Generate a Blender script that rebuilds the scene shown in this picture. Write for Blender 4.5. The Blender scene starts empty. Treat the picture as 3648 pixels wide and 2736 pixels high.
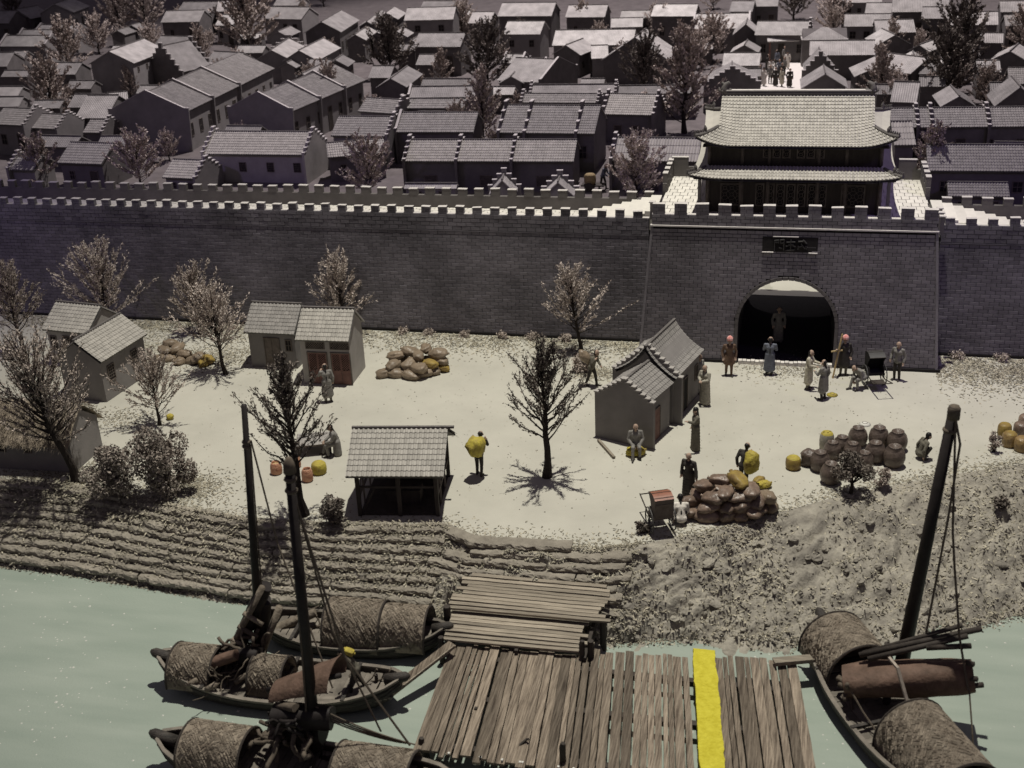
import bpy, math, random
import numpy as np
from mathutils import Vector, Matrix, noise
random.seed(7)
R = random.Random
scene = bpy.context.scene
C = scene.collection
PI = math.pi

# ---------------------------------------------------------------- camera, world, lamps, exposure
cam_d = bpy.data.cameras.new('camera')
cam = bpy.data.objects.new('camera', cam_d)
C.objects.link(cam)
rows = [[0.974209, -0.052269, 0.21951, 0.0], [0.221597, 0.405124, -0.887, 0.0], [-0.042566, 0.912766, 0.406258, 19.3]]
cam.matrix_world = Matrix(rows + [[0, 0, 0, 1]])
cam_d.sensor_width = 36.0
cam_d.lens = 42.461
cam_d.clip_end = 2000
cam_d.dof.use_dof = True
cam_d.dof.focus_distance = 47.0
cam_d.dof.aperture_fstop = 0.6
scene.camera = cam
world = bpy.data.worlds.new('World')
scene.world = world
world.use_nodes = True
bg = world.node_tree.nodes['Background']
bg.inputs[0].default_value = (0.58, 0.5, 0.66, 1)
bg.inputs[1].default_value = 0.165


def spot(name, loc, at, watts, deg, blend, size, col):
    d = bpy.data.lights.new(name, 'SPOT')
    d.energy = watts; d.spot_size = math.radians(deg); d.spot_blend = blend
    d.shadow_soft_size = size; d.color = col
    o = bpy.data.objects.new(name, d)
    C.objects.link(o)
    o.location = loc
    o.rotation_euler = (Vector(at) - Vector(loc)).to_track_quat('-Z', 'Y').to_euler()
    return o


# museum ceiling spots hung in a line above the model
spot('ceiling_spot_plaza', (-5, 43, 80), (-8, 38, 0), 305000, 48, 0.85, 0.6, (1.0, 0.965, 0.86))
spot('ceiling_spot_city', (-16, 122, 95), (-18, 122, 0), 530000, 79, 0.4, 0.6, (1.0, 0.92, 0.93))
spot('violet_wash_right', (34, 26, 40), (12, 56, 3), 16000, 46, 0.9, 1.0, (0.45, 0.3, 1.0))
spot('violet_wash_left', (-62, 24, 40), (-40, 56, 4), 16000, 46, 0.9, 1.0, (0.5, 0.36, 1.0))
scene.view_settings.view_transform = 'Standard'
scene.view_settings.look = 'None'
scene.view_settings.gamma = 1.0
scene.view_settings.exposure = 0.0
scene.view_settings.use_curve_mapping = False

# ---------------------------------------------------------------- materials
MATS = {}


def mat(name, col, rough=0.85, var=0.15, scale=3.0, bump=0.0, bscale=40.0, isl=0.0, spec=0.2, col2=None, thr=None, grain=None, world=False):
    m = bpy.data.materials.new(name)
    m.use_nodes = True
    nt = m.node_tree; N = nt.nodes; L = nt.links
    b = N['Principled BSDF']
    b.inputs['Roughness'].default_value = rough
    b.inputs['Specular IOR Level'].default_value = spec
    tc = N.new('ShaderNodeTexCoord')
    src = tc.outputs['Object']
    if world: src = N.new('ShaderNodeNewGeometry').outputs['Position']
    if grain:
        mp = N.new('ShaderNodeMapping'); mp.inputs['Scale'].default_value = grain
        L.new(src, mp.inputs['Vector']); src = mp.outputs['Vector']
    ns = N.new('ShaderNodeTexNoise'); ns.inputs['Scale'].default_value = scale; ns.inputs['Detail'].default_value = 5
    ns.inputs['Roughness'].default_value = 0.65
    L.new(src, ns.inputs['Vector'])
    rp = N.new('ShaderNodeValToRGB')
    c2 = col2 or tuple(c * (1 + var) for c in col)
    c1 = col if col2 else tuple(c * (1 - var) for c in col)
    t = thr or (0.3, 0.7)
    rp.color_ramp.elements[0].position = t[0]; rp.color_ramp.elements[1].position = t[1]
    rp.color_ramp.elements[0].color = (*c1, 1); rp.color_ramp.elements[1].color = (*c2, 1)
    L.new(ns.outputs[0], rp.inputs[0])
    out = rp.outputs[0]
    if isl:
        ge = N.new('ShaderNodeNewGeometry'); oi = N.new('ShaderNodeObjectInfo')
        ad = N.new('ShaderNodeMath'); ad.operation = 'ADD'
        L.new(ge.outputs['Random Per Island'], ad.inputs[0]); L.new(oi.outputs['Random'], ad.inputs[1])
        fr = N.new('ShaderNodeMath'); fr.operation = 'FRACT'; L.new(ad.outputs[0], fr.inputs[0])
        mr = N.new('ShaderNodeMapRange'); mr.inputs[3].default_value = 1 - isl; mr.inputs[4].default_value = 1 + isl
        L.new(fr.outputs[0], mr.inputs[0])
        mx = N.new('ShaderNodeMix'); mx.data_type = 'RGBA'; mx.blend_type = 'MULTIPLY'; mx.inputs[0].default_value = 1
        L.new(out, mx.inputs[6]); L.new(mr.outputs[0], mx.inputs[7]); out = mx.outputs[2]
    L.new(out, b.inputs['Base Color'])
    if bump:
        n2 = N.new('ShaderNodeTexNoise'); n2.inputs['Scale'].default_value = bscale; n2.inputs['Detail'].default_value = 4
        L.new(src, n2.inputs['Vector'])
        bp = N.new('ShaderNodeBump'); bp.inputs['Strength'].default_value = bump; bp.inputs['Distance'].default_value = 0.05
        L.new(n2.outputs[0], bp.inputs['Height']); L.new(bp.outputs[0], b.inputs['Normal'])
    MATS[name] = m
    return m


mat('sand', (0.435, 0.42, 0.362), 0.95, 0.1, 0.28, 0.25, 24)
mat('clay', (0.19, 0.17, 0.14), 0.95, 0.3, 2.5, 0.9, 16, isl=0.08, col2=(0.32, 0.29, 0.24))
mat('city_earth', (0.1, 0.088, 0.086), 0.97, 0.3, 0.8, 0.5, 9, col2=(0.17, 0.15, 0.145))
mat('earth', (0.21, 0.193, 0.165), 0.97, 0.3, 1.1, 1.0, 9, col2=(0.35, 0.325, 0.272), thr=(0.38, 0.62))
mat('straw', (0.24, 0.215, 0.165), 0.9, 0.3, 0.6, isl=0.75, col2=(0.33, 0.305, 0.235))
mat('brick', (0.162, 0.151, 0.166), 0.8, 0.34, 0.45, 0.35, 22, isl=0.16, world=True)
mat('gate_brick', (0.185, 0.172, 0.185), 0.8, 0.3, 0.45, 0.35, 22, isl=0.15, world=True)
mat('mortar', (0.018, 0.016, 0.017), 0.95, 0.2, 4)
mat('paving', (0.62, 0.59, 0.54), 0.85, 0.06, 3, 0.1, 20, isl=0.07)
mat('cap', (0.5, 0.47, 0.45), 0.85, 0.1, 6)
mat('tile', (0.27, 0.255, 0.24), 0.7, 0.15, 1.5, 0.1, 30, isl=0.14)
mat('tile_pale', (0.38, 0.36, 0.325), 0.65, 0.1, 1.5, 0.1, 30, isl=0.13)
mat('tile_dark', (0.11, 0.105, 0.1), 0.75, 0.15, 2.0, isl=0.1)
mat('ridge', (0.12, 0.11, 0.105), 0.8, 0.25, 5, 0.3, 25)
mat('plaster', (0.2, 0.187, 0.18), 0.9, 0.14, 1.1, 0.12, 20)
mat('plaster_dark', (0.12, 0.11, 0.106), 0.9, 0.2, 1.2, 0.12, 20)
mat('plaster_pale', (0.33, 0.31, 0.29), 0.9, 0.14, 1.2, 0.12, 20)
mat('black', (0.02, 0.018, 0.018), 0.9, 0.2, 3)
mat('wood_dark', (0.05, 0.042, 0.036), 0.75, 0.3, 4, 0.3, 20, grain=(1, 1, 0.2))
mat('wood_mid', (0.13, 0.11, 0.095), 0.8, 0.3, 4, 0.3, 20)
mat('wood_red', (0.17, 0.095, 0.08), 0.75, 0.25, 4)
mat('plank', (0.085, 0.066, 0.05), 0.8, 0.3, 2.6, 0.7, 9, isl=0.42, col2=(0.32, 0.265, 0.205), grain=(9, 0.4, 4), thr=(0.34, 0.66))
mat('plank_x', (0.17, 0.145, 0.115), 0.8, 0.3, 2.2, 0.5, 9, isl=0.25, col2=(0.4, 0.35, 0.275), grain=(0.5, 9, 4))
mat('yellow', (0.46, 0.4, 0.03), 0.95, 0.1, 6, 1.0, 14, col2=(0.6, 0.54, 0.06))
mat('yellow_sack', (0.48, 0.41, 0.06), 0.65, 0.2, 5, 0.6, 12, col2=(0.27, 0.2, 0.06))
mat('mustard_sack', (0.34, 0.25, 0.06), 0.45, 0.3, 4, 0.4, 9, col2=(0.15, 0.095, 0.05))
mat('sack', (0.1, 0.073, 0.055), 0.4, 0.25, 4, 0.5, 12, col2=(0.25, 0.175, 0.13), spec=0.5, isl=0.2)
mat('sack_tan', (0.15, 0.115, 0.08), 0.42, 0.25, 4, 0.5, 12, col2=(0.27, 0.21, 0.15), spec=0.4, isl=0.15)
mat('jar', (0.07, 0.053, 0.045), 0.4, 0.3, 5, 0.6, 12, col2=(0.15, 0.115, 0.095), spec=0.4)
mat('jar_tan', (0.2, 0.13, 0.06), 0.4, 0.3, 5, 0.5, 12, col2=(0.32, 0.22, 0.09), spec=0.4)
mat('terracotta', (0.33, 0.14, 0.085), 0.65, 0.3, 7, 0.6, 14, col2=(0.5, 0.29, 0.19))
mat('bark', (0.035, 0.028, 0.024), 0.9, 0.3, 8, 0.6, 20)
mat('leaf', (0.36, 0.305, 0.265), 0.9, 0.35, 3, isl=0.4, col2=(0.46, 0.395, 0.345))
mat('leaf_brown', (0.16, 0.135, 0.115), 0.9, 0.3, 3, isl=0.45, col2=(0.3, 0.26, 0.225))
mat('leaf_dark', (0.1, 0.085, 0.072), 0.9, 0.35, 3, isl=0.45, col2=(0.21, 0.18, 0.155))
mat('leaf_pale', (0.38, 0.325, 0.29), 0.9, 0.3, 3, isl=0.35, col2=(0.62, 0.54, 0.48))
mat('thatch', (0.17, 0.14, 0.105), 0.95, 0.35, 3, 0.9, 18, isl=0.5, col2=(0.33, 0.28, 0.22))
mat('hull', (0.022, 0.02, 0.019), 0.55, 0.4, 3, 0.5, 12, grain=(0.4, 3, 6), col2=(0.075, 0.065, 0.056))
mat('deck', (0.17, 0.15, 0.125), 0.75, 0.3, 3, 0.4, 12, isl=0.3)
mat('matting', (0.13, 0.105, 0.08), 0.8, 0.3, 4, 0.9, 11, col2=(0.27, 0.23, 0.18), isl=0.3)
mat('wet_mud', (0.06, 0.052, 0.044), 0.12, 0.3, 6, 0.8, 14, spec=0.6)
mat('sail', (0.085, 0.055, 0.04), 0.7, 0.35, 3, 0.6, 9, col2=(0.17, 0.11, 0.082))
mat('rope', (0.11, 0.09, 0.07), 0.9, 0.3, 9)
mat('rope_pale', (0.36, 0.31, 0.26), 0.9, 0.3, 9)
mat('mast', (0.022, 0.018, 0.017), 0.6, 0.3, 4)
mat('red', (0.6, 0.1, 0.08), 0.7, 0.3, 9, col2=(0.8, 0.6, 0.56))
mat('skin', (0.36, 0.26, 0.2), 0.7, 0.1, 6)
mat('hair', (0.02, 0.018, 0.018), 0.4, 0.1, 6)
for nm, c in dict(grey=(0.2, 0.19, 0.175), slate=(0.13, 0.14, 0.165), dark=(0.05, 0.045, 0.04), cream=(0.42, 0.39, 0.31), olive=(0.13, 0.12, 0.095), white=(0.62, 0.58, 0.52), brown=(0.13, 0.085, 0.06), bone=(0.33, 0.31, 0.26)).items():
    mat('cloth_' + nm, c, 0.9, 0.25, 9, 0.2, 25)
mat('copper', (0.24, 0.1, 0.062), 0.45, 0.25, 5, spec=0.4)
mat('iron', (0.05, 0.048, 0.047), 0.5, 0.2, 6, spec=0.4)
mat('bamboo', (0.4, 0.3, 0.15), 0.6, 0.2, 5)
mat('wicker', (0.3, 0.23, 0.12), 0.8, 0.3, 12, 0.6, 25)
mat('scrap', (0.6, 0.59, 0.54), 0.5, 0.1, 5)

w = bpy.data.materials.new('water'); w.use_nodes = True
N = w.node_tree.nodes; L = w.node_tree.links; b = N['Principled BSDF']
tc = N.new('ShaderNodeTexCoord')
mp = N.new('ShaderNodeMapping'); mp.inputs['Scale'].default_value = (0.22, 1.0, 1); mp.inputs['Rotation'].default_value = (0, 0, -0.25)
L.new(tc.outputs['Object'], mp.inputs['Vector'])
n1 = N.new('ShaderNodeTexNoise'); n1.inputs['Scale'].default_value = 1.3; n1.inputs['Detail'].default_value = 6
L.new(mp.outputs[0], n1.inputs['Vector'])
rp = N.new('ShaderNodeValToRGB')
rp.color_ramp.elements[0].position = 0.3; rp.color_ramp.elements[0].color = (0.258, 0.305, 0.258, 1)
rp.color_ramp.elements[1].position = 0.72; rp.color_ramp.elements[1].color = (0.318, 0.362, 0.31, 1)
L.new(n1.outputs[0], rp.inputs[0]); L.new(rp.outputs[0], b.inputs['Base Color'])
b.inputs['Roughness'].default_value = 0.35; b.inputs['Specular IOR Level'].default_value = 0.3
n2 = N.new('ShaderNodeTexNoise'); n2.inputs['Scale'].default_value = 16; n2.inputs['Detail'].default_value = 3
L.new(tc.outputs['Object'], n2.inputs['Vector'])
bp = N.new('ShaderNodeBump'); bp.inputs['Strength'].default_value = 0.35; bp.inputs['Distance'].default_value = 0.03
L.new(n2.outputs[0], bp.inputs['Height']); L.new(bp.outputs[0], b.inputs['Normal'])
MATS['water'] = w


# ---------------------------------------------------------------- mesh helpers
class MB:
    """collects shapes and links them as one mesh object"""

    def __init__(self):
        self.v = []; self.f = []; self.m = []; self.smooth = False

    def add(self, vs, fs, mi=0):
        o = len(self.v)
        self.v.extend(tuple(p) for p in vs)
        self.f.extend(tuple(i + o for i in f) for f in fs)
        self.m.extend([mi] * len(fs))
        return self

    def para(self, o, a, b, c, mi=0):
        o = Vector(o); a = Vector(a); b = Vector(b); c = Vector(c)
        vs = [o, o + a, o + a + b, o + b, o + c, o + a + c, o + a + b + c, o + b + c]
        return self.add(vs, [(0, 3, 2, 1), (4, 5, 6, 7), (0, 1, 5, 4), (1, 2, 6, 5), (2, 3, 7, 6), (3, 0, 4, 7)], mi)

    def box(self, x0, x1, y0, y1, z0, z1, mi=0):
        return self.para((x0, y0, z0), (x1 - x0, 0, 0), (0, y1 - y0, 0), (0, 0, z1 - z0), mi)

    def prism(self, poly, d, mi=0):
        """poly: list of 3D points, extruded by vector d"""
        n = len(poly); d = Vector(d)
        vs = [Vector(p) for p in poly] + [Vector(p) + d for p in poly]
        fs = [tuple(range(n))[::-1], tuple(range(n, 2 * n))] + [(i, (i + 1) % n, n + (i + 1) % n, n + i) for i in range(n)]
        return self.add(vs, fs, mi)

    def tube(self, pts, rad, n=8, mi=0, cap=True):
        pts = [Vector(p) for p in pts]
        if not isinstance(rad, (list, tuple)): rad = [rad] * len(pts)
        vs = []; k = len(pts); ref = None
        for i, p in enumerate(pts):
            t = (pts[min(i + 1, k - 1)] - pts[max(i - 1, 0)])
            if t.length < 1e-9: t = Vector((0, 0, 1))
            t.normalize()
            if ref is None: ref = Vector((1, 0, 0)) if abs(t.x) < 0.8 else Vector((0, 1, 0))
            a = (ref - t * ref.dot(t)).normalized(); b_ = t.cross(a); ref = a
            for j in range(n):
                q = 2 * PI * j / n
                vs.append(p + (a * math.cos(q) + b_ * math.sin(q)) * rad[i])
        fs = [(i * n + j, i * n + (j + 1) % n, (i + 1) * n + (j + 1) % n, (i + 1) * n + j) for i in range(k - 1) for j in range(n)]
        if cap: fs += [tuple(range(n))[::-1], tuple(range((k - 1) * n, k * n))]
        return self.add(vs, fs, mi)

    def grid(self, rows_, mi=0, closed=False):
        n = len(rows_[0]); vs = [p for r in rows_ for p in r]
        fs = []
        for i in range(len(rows_) - 1):
            for j in range(n if closed else n - 1):
                fs.append((i * n + j, i * n + (j + 1) % n, (i + 1) * n + (j + 1) % n, (i + 1) * n + j))
        return self.add(vs, fs, mi)

    def mesh(self, name, mats):
        me = bpy.data.meshes.new(name)
        me.from_pydata(self.v, [], self.f)
        for m in ([mats] if isinstance(mats, str) else mats): me.materials.append(MATS[m])
        if any(self.m): me.polygons.foreach_set('material_index', self.m)
        if self.smooth: me.polygons.foreach_set('use_smooth', [True] * len(self.f))
        me.update()
        return me

    def build(self, name, mats, parent=None, smooth=False, **k):
        self.smooth = smooth
        return inst(name, self.mesh(name, mats), parent, **k)


def inst(name, me, parent=None, loc=None, rot=None, scale=None, kind=None, label=None):
    o = bpy.data.objects.new(name, me)
    C.objects.link(o)
    if parent: o.parent = parent
    if loc is not None: o.location = loc
    if rot is not None: o.rotation_euler = rot if isinstance(rot, (tuple, list)) else (0, 0, rot)
    if scale is not None: o.scale = scale if isinstance(scale, (tuple, list)) else (scale,) * 3
    if kind: o['kind'] = kind
    if label: o['label'] = label
    return o


def tag(o, label, cat, group=None):
    o['label'] = label; o['category'] = cat
    if group: o['group'] = group
    return o


def thing(name, label, cat, loc=(0, 0, 0), rz=0.0, group=None):
    o = inst(name, None, None, loc, rz)
    return tag(o, label, cat, group)


def lerp(a, b_, t): return a + (b_ - a) * t


def poly_at(pl, x):
    if x <= pl[0][0]: return pl[0][1]
    for (x0, y0), (x1, y1) in zip(pl, pl[1:]):
        if x <= x1: return lerp(y0, y1, (x - x0) / (x1 - x0))
    return pl[-1][1]


def nz(x, y, z=0.0, s=1.0): return noise.noise(Vector((x * s, y * s, z * s)))


# ---------------------------------------------------------------- ground, river bank, water
EDGE = [(-70, 32.0), (-26.1, 31.53), (-22.6, 31.59), (-18.4, 30.67), (-16, 30.33), (-13, 30.6), (-10.1, 31.0), (-9, 30.4), (-5.1, 30.64), (-4, 31.07), (-1.6, 32.37), (1.7, 34.8), (4.6, 36.47), (7.9, 38.06), (14, 40), (60, 44)]
SHORE = [(-70, 29.6), (-24.8, 29.04), (-22.2, 28.95), (-19.6, 28.7), (-16.2, 28.36), (-9.5, 28.3), (-4.6, 28.1), (-2.1, 28.66), (0.5, 28.78), (3.8, 29.7), (6, 30.8), (7.1, 31.45), (14, 34), (60, 38)]
WZ = -1.6


def axis(a, b_, fine0, fine1, step, coarse):
    xs = []; x = a
    while x < b_:
        xs.append(x); x += step if fine0 <= x < fine1 else coarse
    return xs + [b_]


def ground():
    xs = axis(-220, 160, -32, 14, 0.5, 12)
    ts = [0, 0.2, 0.5, 1, 1.6, 2.4, 3.2, 4.2, 5.5, 7, 9, 11, 14, 17, 25, 45, 90, 180, 420]
    rows_ = []
    for t in ts:
        r = []
        for x in xs:
            z = 0.0
            if 0.3 < t < 14 and -34 < x < 14: z = 0.015 * nz(x, t, 0, 0.9)
            r.append((x, poly_at(EDGE, x) + t, z))
        rows_.append(r)
    o = MB().grid(rows_).build('ground', 'sand', None, True, kind='structure')
    return o


def bank_z(x, t):
    s = max(0.0, min(1.0, t))
    if t <= 1: z = WZ * (s * 0.92 + 0.08 * s * s)
    else: z = WZ - (t - 1) * 1.6
    lump = 1.0 if x > -9.5 else 0.45
    r1 = abs(nz(x, t * 6, 2, 1.1)); r2 = abs(nz(x, t * 6, 6, 2.7))
    z += lump * min(1, s * 6) * (0.15 * nz(x, t * 6, 3, 0.6) + 0.5 * (r1 - 0.2) + 0.34 * (r2 - 0.2) + 0.1 * nz(x, t * 6, 1, 5.0) + 0.07 * nz(x, t * 6, 5, 11.0))
    return z


def bank():
    xs = axis(-70, 60, -28, 12, 0.075, 3.0)
    ts = [i / 60 for i in range(61)] + [1.1, 1.25, 1.5, 2.0]
    rows_ = []
    for t in ts:
        rows_.append([(x, lerp(poly_at(EDGE, x), poly_at(SHORE, x), t), bank_z(x, t)) for x in xs])
    return MB().grid([r for r in rows_][::-1]).build('river_bank', 'earth', None, True, kind='structure')


GROUND = ground()
BANK = bank()
MB().grid([[(x, y, WZ) for x in (-90, -30, 0, 30, 90)] for y in (-20, 10, 25, 46)]).build('river_water', 'water', None, kind='structure')


def clay_blocks():
    """the clay courses of the stepped bank: every block an uneven ledge with a flat top and a broken front"""
    rnd = R(5)
    NR = 9
    prof = [(0.34, 0.97), (0.22, 1.0), (0.1, 1.0), (0.0, 1.02), (-0.07, 1.0), (-0.115, 0.9), (-0.135, 0.68), (-0.14, 0.42), (-0.125, 0.15), (-0.08, -0.1), (-0.0, -0.25)]
    for k in range(NR):
        t = (k + 0.3) / NR
        x = -28.0 - rnd.random()
        while x < -4.4:
            ln = rnd.uniform(1.0, 4.2)
            x1 = x + ln
            right = x > -9.3
            if (right and k < 1) or (right and k > 6): x = x1 + 0.05; continue
            if -9.9 < x1 and x < -9.0: x1 = -9.9 if x < -10.4 else x1
            if -9.9 < x < -9.0: x = -9.0; continue
            if right and x1 > -4.2: x1 = -4.2 + rnd.uniform(-0.3, 0.2)
            if x1 - x < 0.3: x = x1 + 0.3; continue
            nsec = max(6, int((x1 - x) / 0.06)); rows_ = []
            sd = rnd.random() * 50
            h = rnd.uniform(0.15, 0.2)
            for i in range(nsec + 1):
                s = i / nsec
                xx = lerp(x + 0.012, x1 - 0.012, s)
                e = min(1.0, 14.0 * min(s, 1 - s) * (x1 - x) / 2 + 0.7)
                tt = t + 0.02 * nz(xx, k * 3.1, 0, 0.5)
                yy = lerp(poly_at(EDGE, xx), poly_at(SHORE, xx), tt)
                zc = WZ * tt * 0.97 - 0.02
                er = 0.07 * nz(xx + sd, k, 0, 1.3) + 0.05 * nz(xx + sd, k, 3, 4.0)
                dip = max(0.0, nz(xx + sd, k, 7, 1.1) - 0.25) * 0.22
                sec = []
                for j, (py_, pz_) in enumerate(prof):
                    f = 1.0 if j > 2 else 0.3
                    n1 = f * (0.045 * nz(xx + sd, py_ * 4, pz_ * 2, 5.0) + 0.03 * nz(xx + sd, py_ * 4, pz_ * 2, 12.0))
                    n2 = 0.03 * nz(xx, py_ * 3 + sd, pz_, 4.0) + 0.018 * nz(xx, py_ * 3 + sd, pz_, 11.0)
                    sec.append((xx, yy + py_ * (e if py_ < 0 else 1) + (er + n1 if j > 1 else 0), zc + pz_ * h * (e * 0.3 + 0.7) + n2 - dip * (1 if j < 6 else 0.3)))
                rows_.append(sec)
            n = len(prof)
            mb = MB().grid([r for r in rows_])
            mb.add(rows_[0], [tuple(range(n))]); mb.add(rows_[-1], [tuple(range(n))[::-1]])
            mb.build('clay_block', 'clay', BANK, False)
            x = x1 + rnd.uniform(0.0, 0.03)


clay_blocks()


def chips():
    """straw and leaf flakes strewn over the bank, under the wall and thinly over the square"""
    rnd = R(11)
    mb = MB(); dk = MB()

    def chip(x, y, z, s, tilt=0.5):
        a = rnd.uniform(0, PI); l = s * rnd.uniform(0.6, 1.5); wd = s * rnd.uniform(0.22, 0.5)
        ux = Vector((math.cos(a), math.sin(a), rnd.uniform(-tilt, tilt))).normalized() * l
        uy = Vector((-math.sin(a), math.cos(a), rnd.uniform(-tilt, tilt))).normalized() * wd
        p = Vector((x, y, z + s * 0.25))
        mb.add([p - ux, p + uy * 0.9 - ux * 0.1, p + ux, p - uy], [(0, 1, 2, 3)])

    def dens(x, y):
        return 0.5 + 0.5 * nz(x, y, 4, 0.5) + 0.35 * nz(x, y, 8, 1.7)
    n = 0
    while n < 11000:        # below the wall, left
        x = rnd.uniform(-36, -5.9); y = 47.0 - abs(rnd.gauss(0, 1.0))
        if y < 43.5 or dens(x, y) < rnd.uniform(0.0, 0.6): continue
        chip(x, y, 0.0, 0.07); n += 1
    n = 0
    while n < 6000:         # below the wall, right
        x = rnd.uniform(5.7, 12); y = 47.0 - abs(rnd.gauss(0, 1.5))
        if dens(x, y) < rnd.uniform(0.0, 0.6): continue
        chip(x, y, 0.0, 0.07); n += 1
    n = 0
    while n < 30000:        # the bank
        x = rnd.uniform(-28, 10)
        if x < -9.8 and rnd.random() < 0.4: continue
        t = rnd.random() ** (1.4 if x < -9 else 1.1) * 1.03 - 0.04
        y = lerp(poly_at(EDGE, x), poly_at(SHORE, x), t)
        if x > -4 and dens(x, y) < rnd.uniform(0.15, 0.85): continue
        z = bank_z(x, t) if t > 0 else 0.0
        if -9.8 > x: z = max(z, WZ * t) + rnd.uniform(-0.02, 0.2)
        chip(x, y, z, 0.062); n += 1
    n = 0
    while n < 4500:         # the rim of the square
        x = rnd.uniform(-28, 9); y = poly_at(EDGE, x) + abs(rnd.gauss(0, 0.5 if x > -24 else 1.6))
        chip(x, y, 0.0, 0.055, 0.3); n += 1
    for cx, cy, r, k in [(-19.6, 32.3, 1.5, 2200), (-24.2, 32.2, 2.0, 2500), (-23.5, 43.3, 2.2, 1800), (-28, 43.5, 3.0, 2500), (-24.5, 37, 1.5, 500), (0, 45.1, 2.0, 900), (-7.4, 43.6, 1.2, 900)]:
        for _ in range(k):
            chip(cx + rnd.gauss(0, r * 0.5), cy + rnd.gauss(0, r * 0.35), 0.0, 0.06, 0.4)
    for _ in range(1500):
        chip(rnd.uniform(-22, 9), rnd.uniform(33, 46), 0.0, 0.035, 0.25)
    for _ in range(5200):     # crumbs of mud and clay lying along the waterline
        x = rnd.uniform(-26, 10); t = 1 + rnd.gauss(-0.03, 0.035)
        y = lerp(poly_at(EDGE, x), poly_at(SHORE, x), t)
        chip(x, y, max(WZ, bank_z(x, t)), 0.05, 0.9)
    o = mb.build('straw_litter', 'straw', None, kind='stuff')
    o['label'] = 'straw and dry leaf flakes strewn on the bank and below the wall'; o['category'] = 'straw'


chips()


def clods():
    """lumps of dried earth lying on the right-hand bank, too many to count"""
    rnd = R(23); mb = MB()
    for _ in range(1000):
        x = rnd.uniform(-4.5, 10); t = rnd.uniform(0.12, 1.0)
        if nz(x, t * 5, 11, 0.9) < rnd.uniform(-0.35, 0.3): continue
        y = lerp(poly_at(EDGE, x), poly_at(SHORE, x), t); z = bank_z(x, t)
        s = 0.035 + 0.13 * rnd.random() ** 3.5
        rows_ = []; sd = rnd.random() * 40; a0 = rnd.uniform(0, 3); el = rnd.uniform(1.0, 1.9)
        for i in range(5):
            th = PI * (i / 4) * 0.62; r = []
            for j in range(8):
                q = 2 * PI * j / 8
                k = s * (1 + 0.45 * nz(math.cos(q) + sd, math.sin(q), th, 1.6))
                px_, py_ = math.sin(th) * math.cos(q) * k * el, math.sin(th) * math.sin(q) * k
                r.append((x + px_ * math.cos(a0) - py_ * math.sin(a0), y + px_ * math.sin(a0) + py_ * math.cos(a0), z + math.cos(th) * k * 0.75 - 0.02))
            rows_.append(r)
        mb.grid(rows_[::-1], closed=True)
    o = mb.build('earth_clods', 'earth', None, kind='stuff'); o['label'] = 'rough clods of dry earth covering the right-hand bank'; o['category'] = 'clods'


clods()


# ---------------------------------------------------------------- brick walls
CAMP = Vector((0.0, 0.0, 19.3))


def brick_face(parent, x0, x1, z0, z1, yf, bl, bh, material, seed, keep=300, gap=0.019, hole=None, proud=0.03, ends=None):
    """running-bond brick facing on the plane y = yf(z); the nearest bricks are objects, the rest one mesh"""
    rnd = R(seed)
    todo = []
    z = z0; row = 0
    while z < z1 - bh * 0.4:
        zt = min(z + bh, z1); zm = (z + zt) / 2
        lo, hi = ends(zm) if ends else (x0, x1)
        spans = [(lo, hi)]
        if hole:
            hw = hole(zm)
            if hw: spans = [(lo, hw[0]), (hw[1], hi)]
        off = (row % 2) * bl * 0.5 + rnd.uniform(-0.015, 0.015)
        for a, b_ in spans:
            k = math.floor((a - x0 + off) / bl)
            x = x0 - off + k * bl
            while x < b_ - 0.03:
                xa = max(x, a); xb = min(x + bl, b_)
                if xb - xa > 0.05: todo.append((xa + gap / 2, xb - gap / 2, z + gap / 2, zt - gap / 2, yf(zm) + rnd.uniform(-0.006, 0.006), rnd.uniform(-0.012, 0.012)))
                x += bl
        z += bh; row += 1
    def far(q): return (Vector(((q[0] + q[1]) / 2, q[4], (q[2] + q[3]) / 2)) - CAMP).length
    full = [q for q in todo if abs((q[1] - q[0]) - (bl - gap)) < 0.004 and abs((q[3] - q[2]) - (bh - gap)) < 0.004]
    near = set(sorted(full, key=far)[:keep])
    bw = bl - gap; bt = bh - gap
    me = MB().box(-bw / 2, bw / 2, -proud, 0.03, -bt / 2, bt / 2).mesh('brick', material)
    rest = MB()
    for q in todo:
        if q in near:
            inst('brick', me, parent, ((q[0] + q[1]) / 2, q[4], (q[2] + q[3]) / 2), (0, 0, q[5]))
        else:
            rest.box(q[0], q[1], q[4] - proud, q[4] + 0.03, q[2], q[3])
    if rest.f: rest.build('brick_courses', material, parent, kind='stuff')


def merlon_mesh(w_, d_, h_, rows_, material):
    mb = MB()
    mb.box(-w_ / 2 + 0.012, w_ / 2 - 0.012, 0.012, d_ - 0.012, 0, h_ - 0.02, 1)
    rh = h_ / rows_
    for r in range(rows_):
        z0 = r * rh + 0.006; z1 = (r + 1) * rh - 0.006
        c = 0.0 if r % 2 else -w_ * 0.18
        for a, b_ in ((-w_ / 2, c - 0.006), (c + 0.006, w_ / 2)): mb.box(a, b_, 0, d_, z0, z1, 0)
    mb.prism([(-w_ / 2 - 0.012, -0.012, h_), (w_ / 2 + 0.012, -0.012, h_), (w_ / 2 + 0.005, d_ + 0.012, h_ + 0.008), (-w_ / 2 - 0.004, d_ + 0.012, h_)], (0, 0, 0.014), 2)
    return mb.mesh('merlon', [material, 'mortar', 'cap'])


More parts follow.
